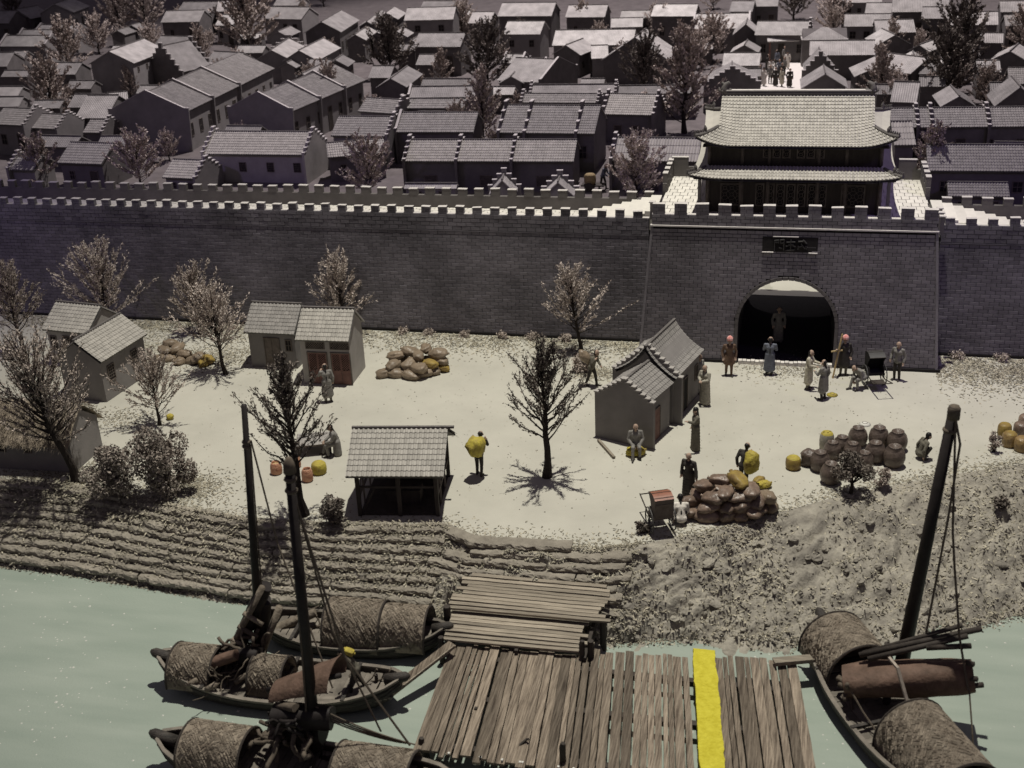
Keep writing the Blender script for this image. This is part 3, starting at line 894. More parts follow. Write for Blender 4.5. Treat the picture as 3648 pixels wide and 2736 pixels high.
flat_tile_mat('roof_grey', (0.27, 0.255, 0.243))
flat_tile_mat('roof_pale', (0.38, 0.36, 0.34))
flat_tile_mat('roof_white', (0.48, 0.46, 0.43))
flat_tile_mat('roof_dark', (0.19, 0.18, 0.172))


def roof_slab(name, parent, pts, material, th=0.05):
    """one roof slope: a slab with a metre UV so the tile relief runs down the slope"""
    a, b_, c, d = [Vector(p) for p in pts]          # eave left, eave right, top right, top left
    n = (b_ - a).cross(d - a).normalized() * th
    vs = [a, b_, c, d, a - n, b_ - n, c - n, d - n]
    mb = MB(); mb.add(vs, [(0, 1, 2, 3), (7, 6, 5, 4), (0, 4, 5, 1), (1, 5, 6, 2), (2, 6, 7, 3), (3, 7, 4, 0)])
    me = mb.mesh(name, material)
    uvl = me.uv_layers.new(name='uv'); u = (b_ - a).normalized(); v = (d - a) - u * (d - a).dot(u); v.normalize()
    for lp in me.loops:
        p = Vector(me.vertices[lp.vertex_index].co) - a
        uvl.data[lp.index].uv = (p.dot(u), p.dot(v))
    return inst(name, me, parent)


def tiled_slope(parent, a, b_, c, d, tw, tl, material, keep, name='roof', base='tile_dark', sag=0.0):
    """a slope covered with single barrel tiles; a,b eave corners, c,d top corners"""
    a, b_, c, d = [Vector(p) for p in (a, b_, c, d)]
    ux = (b_ - a).normalized(); W = (b_ - a).length; uy = (d - a); Ln = uy.length; uy = uy.normalized(); n = ux.cross(uy)
    nr = max(2, round(Ln / tl)); tl = Ln / nr; nc = max(2, round(W / tw)); tw = W / nc
    def pt(s, q): return a + ux * s + uy * q - n * sag * 4 * (q / Ln) * (1 - q / Ln)
    rows_ = [[pt(0, Ln * k / 6) - n * 0.03, pt(W, Ln * k / 6) - n * 0.03] for k in range(7)]
    mb = MB().grid(rows_); mb.grid([[p - n * 0.06 for p in r][::-1] for r in rows_])
    mb.add([rows_[0][0], rows_[0][1], rows_[0][1] - n * 0.06, rows_[0][0] - n * 0.06], [(0, 3, 2, 1)])
    base_o = mb.build(name, base, parent)
    key = (material, round(tw, 3), round(tl, 3))
    if key not in TILE_CACHE: TILE_CACHE[key] = tile_mesh('roof_tile', tw, tl, material, lip=0.025)
    me = TILE_CACHE[key]; rest = MB(); cnt = 0
    for j in range(nr):
        for i in range(nc):
            o = pt((i + 0.5) * tw, j * tl); o2 = pt((i + 0.5) * tw, (j + 1) * tl)
            if cnt < keep: tile_at(me, None, base_o, o, ux, o2 - o)
            else: tile_at(me, rest, base_o, o, ux, o2 - o)
            cnt += 1
    if rest.f: rest.build('roof_tile_courses', material, base_o, kind='stuff')
    return base_o


def house(spec, label, par=(), roof='roof_grey', tiles=0, wall='plaster', win=(), doors=(), nstep=4, ridge=True, group=None, hip=0.0, cat='house', name='house', winbars='cross', pm=None, back=True, tw=0.15, tl=0.24, sag=0.0, gwin=(), over=0.22, tall=0.28, cap='cap'):
    """spec = (x, y, rz, width, depth, eave z, rise); local x runs along the front eave, y away from it"""
    x, y, rz, W, D, ze, rise = spec
    HOUSES.append((x, y, rz, W, D))
    t = thing(name, label, cat, (x, y, 0), rz, group)
    h = W / 2; m = D / 2
    e = min(over, D * 0.12); g = 0.1
    # walls with gables
    mb = MB()
    zw = ze - 0.02
    slope = rise / m
    zi = zw + slope * e - 0.06
    mb.prism([(-h + g, e, 0), (-h + g, e, zi), (-h + g, m, zw + rise - 0.07), (-h + g, D - e, zi), (-h + g, D - e, 0)], (W - 2 * g, 0, 0))
    wo = mb.build('wall', wall, t)
    if hip:
        hx = h * hip
        for nm, q in (('roof', [(-h, 0, ze), (h, 0, ze), (h - hx, m, ze + rise), (-h + hx, m, ze + rise)]), ('roof', [(h, D, ze), (-h, D, ze), (-h + hx, m, ze + rise), (h - hx, m, ze + rise)]), ('roof', [(h, 0, ze), (h, D, ze), (h - hx, m, ze + rise), (h - hx, m + 0.01, ze + rise)]), ('roof', [(-h, D, ze), (-h, 0, ze), (-h + hx, m, ze + rise), (-h + hx, m - 0.01, ze + rise)])):
            ro = roof_slab(nm, t, q, roof, 0.04)
    else:
        A, B_ = (-h, 0, ze), (h, 0, ze); T0, T1 = (-h, m, ze + rise), (h, m, ze + rise); A2, B2 = (-h, D, ze), (h, D, ze)
        if tiles:
            ro = tiled_slope(t, A, B_, T1, T0, tw, tl, roof, tiles, sag=sag)
            if back == 'tiles': tiled_slope(t, B2, A2, T0, T1, tw, tl, roof, tiles, sag=sag)
            else: roof_slab('roof', t, [B2, A2, T0, T1], 'roof_grey')
        else:
            ro = roof_slab('roof', t, [A, B_, T1, T0], roof)
            roof_slab('roof', t, [B2, A2, T0, T1], roof)
        if ridge: MB().box(-h, h, m - 0.05, m + 0.05, ze + rise - 0.03, ze + rise + 0.06).build('ridge', 'ridge', ro)
    for p in par:
        fx = p if isinstance(p, (int, float)) else p[0]
        st = 'step' if isinstance(p, (int, float)) else p[1]
        xx = lerp(-h + 0.06, h - 0.06, fx)
        if st == 'step': stepped_wall(t, xx, D, ze, rise, n=nstep, material=pm or wall, tall=tall, cap=cap)
        else: sloped_wall(t, xx, D, ze, rise, material=pm or wall)
    if not win and not doors and cat == 'house' and W > 2.0 and y > 60:
        hr = R(int(abs(x) * 100)); k = max(2, int(W / 1.6))
        win = [((i + 0.5) / k, hr.uniform(0.32, 0.5), ze * 0.36, ze * 0.66) for i in range(k) if i != k // 2]; doors = [((k // 2 + 0.5) / k, 0.55, ze * 0.68)]
    for wn in win:       # (fraction, width, z0, z1)
        xc = lerp(-h, h, wn[0]); window_unit(t, xc - wn[1] / 2, xc + wn[1] / 2, e - 0.012, wn[2], wn[3], bars=winbars)
    for dn in doors:
        xc = lerp(-h, h, dn[0]); door_unit(t, xc - dn[1] / 2, xc + dn[1] / 2, e - 0.012, 0.03, dn[2], dn[3] if len(dn) > 3 else 'wood_dark', lat=len(dn) > 4)
    for gw in gwin:      # windows in the left gable: (y centre, width, z0, z1)
        fr = window_unit(t, -gw[1] / 2, gw[1] / 2, 0, gw[2], gw[3], bars=winbars)
        fr.location = (-h + g - 0.012, gw[0], 0); fr.rotation_euler = (0, 0, -PI / 2)
    return t


def W4(z0, z1, w_=0.35, fr=(0.2, 0.4, 0.6, 0.8)): return [(f, w_, z0, z1) for f in fr]


# first rows behind the wall
house((-34.098, 71.279, 0.003, 7.116, 3.866, 1.9, 1.063), 'long pale-tiled house with four square windows and stepped gables behind the wall', par=(0, 1), roof='tile_pale', tiles=300, win=W4(0.75, 1.3, 0.42, (0.09, 0.37, 0.64, 0.9)), wall='plaster_pale', nstep=5, winbars='grid')
house((-53.391, 77.947, -0.146, 2.394, 2.791, 2.0, 0.768), 'small tiled house between two stepped brick gables at the left edge', par=(1,), roof='tile', tiles=150, nstep=5, pm='plaster')
house((-56.236, 77.737, -0.143, 3.143, 3.23, 2.3, 0.888), 'tiled house at the left edge with tall stepped brick gable', par=(1,), roof='tile', tiles=150, nstep=5, pm='plaster')
house((-45.36, 69.135, -0.073, 3.345, 3.498, 1.7, 0.962), 'low plain-gabled house with broad tiled roof behind left wall', roof='tile', tiles=220, wall='plaster_dark')
house((-49.242, 68.398, -0.05, 1.943, 2.513, 1.4, 0.691), 'small tiled lean house beside stepped brick gable just behind wall, far left', par=(0,), roof='tile', tiles=100, nstep=4)
house((-37.852, 68.146, -0.097, 2.476, 2.986, 1.1, 0.821), 'low pale-roofed outbuilding beside the four-windowed house', par=(1,), roof='tile_pale', tiles=150)
house((-49.065, 77.154, -0.031, 1.627, 2.489, 1.9, 0.685), 'narrow tiled house with dark stepped gable left of the tall gabled row', par=(1,), roof='tile', tiles=100, wall='plaster_dark')
house((-51.27, 80.723, 0.019, 2.592, 4.6, 2.2, 1.265), 'pale tiled house above the stepped gable, left side', roof='roof_pale', wall='plaster_dark')
house((-43.189, 88.6, 1.62, 17.919, 6.047, 2.9, 1.361), 'long row house with three raised gables receding from its tall blank end wall', par=((0, 's'), (0.26, 's'), (0.56, 's')), roof='tile', tiles=300, wall='plaster', tw=0.2, tl=0.3)
house((-34.571, 86.915, 1.468, 12.43, 5.169, 2.7, 1.163), 'second receding row house with raised gables beside the dark conical tree', par=((0, 's'), (0.36, 's'), (0.7, 's')), roof='tile', tiles=300, wall='plaster', tw=0.2, tl=0.3)
house((-57.829, 102.592, 1.649, 7.314, 4.366, 3.2, 1.091), 'tall isolated house with plain gable and small windows under the eave', wall='plaster', roof='roof_pale', win=W4(2.3, 2.7, 0.3, (0.15, 0.4, 0.62, 0.85)))
house((-69.472, 130.805, 0.037, 4.74, 3.748, 2.6, 1.031), 'broad pale-roofed house in the far back row beyond the big left tree', roof='roof_pale', wall='plaster_dark')
house((-51.564, 121.346, 1.617, 3.811, 2.183, 2.4, 0.6), 'tiny house with diamond-shaped roof near the big round tree', roof='roof_grey')
house((-56.875, 130.577, -0.222, 5.238, 3.816, 2.8, 1.049), 'two-windowed house in the back row right of the big round tree', roof='roof_pale', win=W4(1.6, 2.2, 0.5, (0.55, 0.8)))
house((-63.891, 130.415, -0.091, 2.384, 3.467, 2.2, 0.953), 'small white-roofed house behind the big round tree', roof='roof_white')
house((-67.445, 138.388, 0.232, 2.034, 3.61, 2.8, 0.993), 'farthest small house behind the big round tree', roof='roof_pale')
house((-61.56, 142.986, -0.086, 3.353, 3.27, 2.8, 0.899), 'pale roof at the top edge above the two-windowed house', roof='roof_pale')
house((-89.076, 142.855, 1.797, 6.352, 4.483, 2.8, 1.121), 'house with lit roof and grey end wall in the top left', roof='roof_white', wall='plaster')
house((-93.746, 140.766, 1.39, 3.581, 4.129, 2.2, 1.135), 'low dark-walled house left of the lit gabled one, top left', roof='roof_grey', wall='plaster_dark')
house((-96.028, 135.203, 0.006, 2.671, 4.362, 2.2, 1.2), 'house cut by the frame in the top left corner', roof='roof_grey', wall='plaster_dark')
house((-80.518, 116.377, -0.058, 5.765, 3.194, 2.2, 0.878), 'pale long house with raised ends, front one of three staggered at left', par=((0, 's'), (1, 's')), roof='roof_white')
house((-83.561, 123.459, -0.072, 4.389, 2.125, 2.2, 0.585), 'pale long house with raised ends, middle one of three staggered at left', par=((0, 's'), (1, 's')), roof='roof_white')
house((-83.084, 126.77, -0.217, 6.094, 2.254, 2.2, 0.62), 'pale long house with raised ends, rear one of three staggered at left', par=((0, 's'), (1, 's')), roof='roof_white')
house((-74.684, 103.749, 0.074, 1.63, 3.705, 2.2, 1.019), 'dark-gabled house at the left edge under the three staggered ones', roof='roof_grey', wall='plaster_dark')
house((-66.227, 100.473, -0.023, 3.297, 2.981, 2.0, 0.82), 'house half hidden by two bushy trees at left', roof='roof_grey', wall='plaster_dark')
house((-64.965, 90.381, -0.001, 2.278, 2.092, 2.0, 0.575), 'pale house at left edge, upper of two close roofs', roof='roof_pale')
house((-61.876, 85.84, 0.066, 2.151, 2.146, 2.0, 0.59), 'pale house at left edge, lower of two close roofs', roof='roof_pale')
house((-55.96, 103.9, 1.266, 1.687, 2.348, 1.6, 0.646), 'small white roof on the lane beside the tall isolated house', roof='roof_white')
house((-46.681, 110.315, 1.737, 7.411, 3.375, 2.2, 0.928), 'small stepped house with diamond-shaped lit roof behind the receding rows', par=(1,), roof='roof_pale', nstep=3)
house((-42.762, 108.331, 1.629, 7.257, 3.405, 2.4, 0.936), 'larger diamond-shaped roof behind the receding rows', roof='roof_pale')
house((-44.115, 104.887, 1.584, 3.287, 1.761, 2.0, 0.484), 'lowest small diamond-shaped roof behind the receding rows', roof='roof_grey')
house((-38.289, 96.534, 1.593, 4.631, 3.127, 2.2, 0.86), 'house tucked behind the second receding row', roof='roof_grey')
house((-45.782, 122.63, 1.701, 8.968, 3.916, 3.0, 1.077), 'tall dark-gabled house among diamond-shaped roofs, upper middle left', roof='roof_grey', wall='plaster_dark')
house((-54.014, 103.634, 1.266, 4.0, 4.371, 1.9, 2.231), 'dark house with lit stepped gable beside the tall isolated house', par=(0, 1), roof='roof_grey', wall='plaster_dark', nstep=5)
house((-54.49, 90.237, 0.512, 1.588, 1.719, 1.7, 0.473), 'low pale roof behind the tall blank end wall', roof='roof_pale')
# middle part
BAYS = house((-18.325, 70.2, 0.038, 10.684, 3.431, 1.9, 0.943), 'three-bay terrace with stepped dividing gables and wide dark lattice windows behind the wall', par=(0.01, 0.32, 0.645), roof='tile_pale', tiles=300, wall='plaster_dark', win=[(0.16, 0.75, 0.35, 0.95), (0.49, 0.75, 0.35, 0.95), (0.82, 0.78, 0.35, 0.95)], winbars='diamond', nstep=4)
house((-8.243, 70.751, -0.024, 5.233, 3.605, 1.9, 0.991), 'ribbed-roof house with one stepped gable left of the gate tower', par=(0,), roof='tile_pale', tiles=260, wall='plaster_dark', tw=0.17, tl=0.6)
house((-11.546, 83.494, -0.095, 3.715, 3.832, 2.0, 1.054), 'tiled house between two stepped gables near the gate tower', par=(0, 1), roof='tile_pale', tiles=200, wall='plaster_dark', doors=[(0.3, 0.5, 1.2), (0.65, 0.5, 1.2)])
house((-15.734, 75.312, -0.025, 6.464, 4.754, 2.5, 1.307), 'broad tiled house with dark ridge and three stepped gables in mid city', par=(0.02, 0.29, 0.82), roof='tile', tiles=300, wall='plaster_dark', nstep=3)
house((-16.954, 86.616, -0.023, 5.771, 1.779, 2.2, 0.489), 'tiled hall behind the broad dark-ridged house, nearer of two', par=(0, 1), roof='tile', tiles=150, wall='plaster', nstep=3)
house((-16.631, 90.351, 0.043, 6.545, 1.734, 2.2, 0.477), 'tiled hall behind the broad dark-ridged house, farther of two', par=(0, 1), roof='roof_grey', nstep=3)
house((-23.544, 76.751, 0.03, 5.399, 3.488, 2.2, 0.959), 'wide tiled house with dark front behind the three-bay terrace', par=((0, 's'),), roof='tile', tiles=250, wall='plaster_dark')
house((-26.318, 85.549, 0.011, 5.003, 1.872, 2.0, 0.515), 'tiled roof left of the bare branching tree, middle one of three', par=(0,), roof='tile', tiles=150, wall='plaster_dark', nstep=3)
house((-26.251, 89.833, 0.068, 6.278, 2.243, 2.0, 0.617), 'tiled roof left of the bare branching tree, farthest of three', par=((0, 's'), (1, 's')), roof='roof_grey', wall='plaster_dark')
house((-28.486, 75.867, -0.024, 4.059, 3.452, 2.1, 0.949), 'wide tiled house with stepped right gable above the bushy tree at the wall', par=(1,), roof='tile', tiles=200, nstep=5)
house((-27.364, 72.23, 0.411, 3.715, 2.446, 1.7, 0.673), 'low pale tiled house behind the bushy tree at the wall', roof='tile_pale', tiles=160, wall='plaster_dark')
house((-30.186, 84.444, -0.255, 3.309, 2.737, 1.9, 0.753), 'tiled house between the receding rows and the three-roof group', par=(1,), roof='tile', tiles=120, nstep=3)
house((-30.631, 95.738, 1.642, 5.894, 2.569, 2.2, 0.706), 'gabled house turned sideways among trees, mid left', roof='roof_grey', wall='plaster_dark')
house((-32.926, 110.079, -0.057, 4.612, 3.592, 2.7, 0.988), 'big dark-fronted house with pale roof among trees, upper middle', roof='roof_grey', wall='plaster_dark')
house((-32.673, 105.078, -0.034, 1.665, 2.571, 1.9, 0.707), 'low roof in front of the big dark-fronted house', roof='roof_pale', wall='plaster_dark')
house((-38.967, 127.951, 0.077, 5.383, 3.863, 2.8, 1.062), 'long two-windowed house in the back row, upper middle left', roof='roof_pale', win=W4(1.6, 2.2, 0.55, (0.26, 0.74)))
house((-33.436, 127.914, -0.095, 2.462, 3.385, 2.4, 0.931), 'pale house behind the small tree, upper middle', roof='roof_pale', wall='plaster_dark')
house((-28.243, 126.766, -0.068, 5.865, 3.984, 3.2, 1.096), 'tall broad house with dark front at the top middle', roof='roof_pale', wall='plaster_dark')
house((-26.507, 117.381, -0.076, 3.786, 3.577, 2.7, 0.984), 'white-roofed house with two dark windows in front of the tall broad one', roof='roof_white', win=W4(1.5, 2.1, 0.45, (0.22, 0.75)))
house((-22.153, 128.349, -0.05, 4.211, 3.619, 2.8, 0.995), 'square pale-roofed house behind the slim tree, top middle right', roof='roof_pale', wall='plaster_dark')
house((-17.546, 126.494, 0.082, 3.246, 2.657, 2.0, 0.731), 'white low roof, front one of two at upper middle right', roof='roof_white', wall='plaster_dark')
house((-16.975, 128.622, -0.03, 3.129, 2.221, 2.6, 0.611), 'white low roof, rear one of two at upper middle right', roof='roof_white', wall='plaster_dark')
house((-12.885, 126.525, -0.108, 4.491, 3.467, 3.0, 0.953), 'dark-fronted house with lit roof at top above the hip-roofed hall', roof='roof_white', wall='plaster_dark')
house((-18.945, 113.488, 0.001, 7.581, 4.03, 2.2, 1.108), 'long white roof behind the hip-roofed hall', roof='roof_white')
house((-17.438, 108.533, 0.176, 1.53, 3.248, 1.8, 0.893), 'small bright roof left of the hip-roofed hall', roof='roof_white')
house((-18.797, 110.989, 1.346, 4.0, 2.868, 2.0, 0.851), 'gable-fronted small house left of the hip-roofed hall', roof='roof_pale', wall='plaster_dark')
house((-10.738, 107.19, 1.505, 5.0, 5.915, 2.2, 1.931), 'large hall with swept roof and dark gable in the upper middle right', roof='roof_pale', wall='plaster_dark', name='temple_hall', cat='hall')
house((-44.46, 129.488, 1.726, 9.356, 2.089, 2.6, 0.575), 'diamond roof in cluster of turned houses, largest and rearmost', roof='roof_pale', wall='plaster_dark')
house((-42.939, 131.35, 1.705, 5.141, 2.686, 2.8, 0.739), 'turned house with lit roof touching the long two-windowed house', roof='roof_pale', wall='plaster_dark')
house((-42.998, 121.055, 1.694, 5.917, 2.17, 2.2, 0.597), 'diamond roof in cluster of turned houses, left front one', roof='roof_white', wall='plaster_dark')
house((-42.165, 123.552, 1.732, 4.834, 1.336, 2.2, 0.367), 'brightest small diamond roof in cluster of turned houses', roof='roof_white', wall='plaster_dark')
house((-38.936, 121.394, 1.648, 2.989, 2.246, 2.2, 0.618), 'diamond roof in cluster of turned houses, rightmost', roof='roof_pale', wall='plaster_dark')
house((-39.505, 105.176, 1.688, 2.897, 2.301, 2.0, 0.633), 'small turned roof below the cluster of diamond roofs', roof='roof_grey', wall='plaster_dark')
house((-21.847, 98.585, 1.636, 4.08, 2.122, 1.8, 0.584), 'steep roof turned right beside the white parapet', roof='roof_grey', wall='plaster_dark')
house((-20.432, 103.589, 2.877, 4.0, 6.992, 1.9, 1.262), 'turned house with broad ribbed left slope beside the white parapet', roof='roof_pale', wall='plaster_dark', par=((0, 's'),))
house((-22.506, 103.8, -0.027, 1.876, 2.557, 1.6, 0.703), 'tiny white shrine roof with upturned ends in the middle', par=((0, 's'), (1, 's')), roof='roof_white')
house((-25.268, 107.553, -0.164, 1.912, 2.23, 1.6, 0.613), 'tiny white roof left of the shrine roof', par=((0, 's'), (1, 's')), roof='roof_white')
house((-36.901, 134.371, -0.105, 1.6, 2.147, 2.2, 0.59), 'pale sliver of roof left of the tall broad house at the top', roof='roof_white')
house((-15.932, 67.924, 1.721, 1.6, 1.631, 0.75, 0.873), 'tiny low shed with stepped rear gable just behind the wall, left one', roof='roof_pale', par=(1,), nstep=3)
house((-12.434, 67.758, 1.674, 1.6, 1.878, 0.75, 0.827), 'tiny low shed with stepped rear gable just behind the wall, right one', roof='roof_pale', par=(1,), nstep=3)
house((-21.398, 68.203, 0.064, 3.24, 0.793, 0.7, 0.218), 'low ribbed lean-to roof behind the wall under the three-bay terrace', roof='roof_white', name='lean_to')
# right part
house((9.858, 78.25, 0.066, 8.684, 3.187, 2.4, 0.876), 'long tiled terrace with stepped gables right of the gate tower', par=(0.19, 0.29, 0.68), roof='tile', tiles=300, wall='plaster_dark', nstep=4)
house((6.302, 75.021, 0.103, 1.25, 3.727, 2.0, 1.025), 'short ribbed roof between the gate tower and the long terrace', roof='tile_pale', tiles=120, wall='plaster_dark', tw=0.17, tl=0.5)
house((10.045, 69.377, 0.025, 5.782, 3.772, 1.9, 1.037), 'wide tiled house with black front right of the gate tower', roof='tile', tiles=300, wall='plaster_dark')
house((9.703, 67.419, 0.028, 3.137, 1.921, 1.0, 0.528), 'low tiled roof just behind the right wall', roof='tile', tiles=150, wall='plaster_dark')
house((6.939, 86.969, -0.148, 1.739, 3.78, 2.2, 1.039), 'square tiled roof behind the tower and its right tree', roof='roof_pale', wall='plaster_dark')
house((3.299, 107.502, -0.002, 5.373, 3.416, 2.1, 0.939), 'temple hall with dark ridge and white tile band behind the gate tower', roof='roof_pale', wall='plaster_dark', name='temple_hall', cat='hall')
house((1.938, 114.007, 0.043, 4.07, 3.193, 2.4, 0.878), 'pyramid-roofed hall behind the temple with dark ridge', roof='roof_pale', hip=0.9, wall='plaster_dark')
house((-1.911, 116.374, -0.094, 4.888, 3.606, 2.5, 0.992), 'long white-roofed house above the crowded street', par=(1,), roof='roof_white', wall='plaster_dark')
house((-7.743, 121.803, 0.01, 5.398, 4.088, 2.4, 1.124), 'wide white-roofed house left of the crowded street', par=((0, 's'), (1, 's')), roof='roof_white')
house((-4.028, 120.059, 1.576, 4.0, 2.409, 2.3, 1.003), 'dark gable-fronted house left of the crowded street', roof='roof_pale', wall='plaster_dark')
house((-3.704, 114.307, 1.522, 3.0, 2.559, 1.5, 0.702), 'small peaked roof before the dark gable-fronted house', roof='roof_pale', wall='plaster_dark')
house((-5.009, 106.155, -0.033, 3.127, 2.997, 1.5, 0.824), 'white ribbed roof left of the street crowd', roof='roof_white')
house((-3.198, 96.104, 1.639, 4.0, 3.931, 2.2, 1.004), 'dark gabled house with stepped wall directly behind the tower ridge, left', roof='roof_grey', wall='plaster_dark', par=(0,), nstep=5)
house((2.627, 102.454, 1.602, 4.0, 2.461, 1.9, 1.328), 'dark stepped-gable house right of the street crowd, upper one', roof='roof_grey', wall='plaster_dark', par=(0,), nstep=4)
house((3.465, 96.167, 1.599, 4.0, 3.467, 1.8, 1.088), 'peaked house rising just behind the tower ridge', roof='roof_grey', wall='plaster_dark')
house((7.832, 100.132, 1.65, 4.0, 3.982, 2.0, 0.87), 'wide gable-fronted house right of the tower ridge end', roof='roof_pale', wall='plaster_dark')
house((9.374, 102.995, 2.442, 4.0, 4.204, 2.1, 0.921), 'gable-fronted house between two dark trees, right side', roof='roof_pale', wall='plaster_dark')
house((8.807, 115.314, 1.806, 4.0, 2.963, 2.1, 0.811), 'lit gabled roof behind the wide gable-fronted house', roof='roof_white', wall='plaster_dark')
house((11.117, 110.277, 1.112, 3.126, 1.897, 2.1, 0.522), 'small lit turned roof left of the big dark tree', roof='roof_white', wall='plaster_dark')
house((8.279, 118.507, 0.113, 3.511, 3.338, 2.3, 0.918), 'pale house in front of the two-windowed one, upper right', roof='roof_pale', wall='plaster_dark')
house((5.787, 120.557, -0.041, 4.174, 3.305, 2.6, 0.909), 'two-windowed pale house in the upper right', roof='roof_pale', win=W4(1.5, 2.1, 0.5, (0.2, 0.5)))
house((10.827, 125.544, -0.052, 5.224, 3.583, 3.2, 0.985), 'tall broad house with dark front at the top right', roof='roof_pale', wall='plaster_dark')
house((7.088, 128.153, -0.114, 2.512, 2.911, 2.8, 0.8), 'pale roof between the tall broad house and the two-windowed one', roof='roof_pale')
house((5.695, 133.331, -0.041, 3.983, 2.664, 3.2, 0.733), 'house with round openings at the very top right of centre', roof='roof_pale', win=W4(2.2, 2.6, 0.35, (0.2, 0.45)))
house((15.238, 120.703, -0.044, 4.146, 3.373, 2.6, 0.928), 'wide plain house above the big dark tree, upper right', roof='roof_pale', wall='plaster_dark')
house((20.023, 127.622, -0.015, 3.315, 2.986, 2.8, 0.821), 'house in the top right corner', roof='roof_pale', wall='plaster_dark')
house((19.152, 119.802, 0.018, 2.719, 2.825, 2.6, 0.777), 'house at the right edge below the corner one', roof='roof_pale', wall='plaster_dark')
house((15.768, 112.688, -0.108, 1.879, 2.348, 2.2, 0.646), 'low house half hidden right of the big dark tree', roof='roof_pale', wall='plaster_dark')
house((18.082, 106.139, 1.277, 4.0, 2.901, 2.0, 0.78), 'steep gabled house near the right edge', roof='roof_pale', wall='plaster_dark')
house((13.948, 99.052, 0.014, 1.705, 2.493, 2.1, 0.686), 'square pale roof beside the big dark tree, right side', roof='roof_pale', wall='plaster_dark')
house((15.658, 94.115, -0.012, 1.924, 3.183, 2.1, 0.875), 'coarse-tiled roof at the right edge', roof='tile', tiles=120, wall='plaster_dark')
house((11.535, 88.567, 1.624, 4.0, 2.333, 2.0, 0.711), 'peaked roof just above the long terrace, left one', roof='roof_grey', wall='plaster_dark')
house((15.751, 88.607, 1.58, 4.0, 3.002, 2.0, 1.303), 'peaked roof just above the long terrace, at right edge', roof='roof_grey', wall='plaster_dark')
house((-4.004, 134.802, -0.03, 2.583, 2.946, 2.8, 0.81), 'pale roof at top between two bushy trees', roof='roof_pale', wall='plaster_dark')


def street_hall():
    x, y, rz, W, D, ze, rise = (-1.643, 116.256, 0.121, 2.979, 1.227, 2.0, 0.337)
    t = thing('street_canopy', 'open-fronted canopy with white roof and posts over the crowded street', 'canopy', (x, y, 0), rz)
    h = W / 2
    roof_slab('roof', t, [(-h, 0, ze), (h, 0, ze), (h, D / 2, ze + rise), (-h, D / 2, ze + rise)], 'roof_white', 0.1)
    roof_slab('roof', t, [(h, D, ze), (-h, D, ze), (-h, D / 2, ze + rise), (h, D / 2, ze + rise)], 'roof_white', 0.1)
    for xx in (-h + 0.25, h - 0.3): MB().tube([(xx, 0.2, 0), (xx, 0.2, ze)], 0.09, 8).build('post', 'wood_red', t)
    MB().box(-h + 0.1, h - 0.1, D - 0.3, D - 0.1, 0, ze).build('back_wall', 'plaster_dark', t)


street_hall()
# the pale paved street itself
MB().box(-3.2, 1.6, 86, 128, -0.05, 0.04).build('street', 'paving', None, kind='structure')
for sp, lb in (((-54.781, 85.604, 0.01, 2.947, 2.824, 2.0, 0.777), 'low dark roof among the left trees below the staggered houses'), ((-34.785, 98.72, -0.019, 1.952, 2.783, 1.9, 0.765), 'small dark roof under the dark spreading tree, mid left'), ((-10.605, 91.704, 0.059, 5.881, 1.687, 1.9, 0.464), 'low long roof before the swept-roof hall'), ((-27.48, 92.896, -0.005, 4.003, 2.574, 1.9, 0.708), 'low roof behind the two small dark trees'), ((-52.804, 105.666, -0.308, 3.755, 3.11, 2.0, 0.855), 'low roof beside the dark narrow tree, upper left'), ((-63.45, 116.393, -0.202, 4.175, 3.061, 2.0, 0.842), 'low roof between pale trees and the broad house, upper left'), ((-42.013, 102.157, -0.239, 2.236, 2.596, 2.0, 0.714), 'small roof wedged behind the receding rows'), ((-22.153, 101.832, -0.028, 2.419, 2.365, 2.0, 0.65), 'small roof below the two-windowed white house'), ((9.605, 98.898, -0.023, 1.519, 2.43, 2.0, 0.668), 'small roof left of the big dark tree at right'), ((13.937, 90.605, -0.001, 1.823, 2.354, 2.0, 0.647), 'low roof near the right edge above the coarse-tiled one'), ((-6.435, 132.468, -0.117, 2.403, 3.176, 2.6, 0.873), 'pale roof at the top edge left of the street axis'), ((-71.793, 138.852, -0.114, 4.878, 3.839, 2.6, 1.056), 'dim roof at the top edge beyond the broad pale house'), ((-40.586, 136.082, -0.119, 3.974, 2.995, 2.8, 0.824), 'dim roof at the top edge left of the tall broad house'), ((12.057, 123.752, -0.103, 2.482, 3.112, 2.8, 0.856), 'dim roof at the top edge, right side')):
    house(sp, lb, roof='roof_grey', wall='plaster_dark')

CITYG = MB().grid([[(x, y, 0.012) for x in (-200, -60, 0, 60, 140)] for y in (58, 85.9, 128.1, 420)]).build('city_ground', 'city_earth', None, kind='structure')

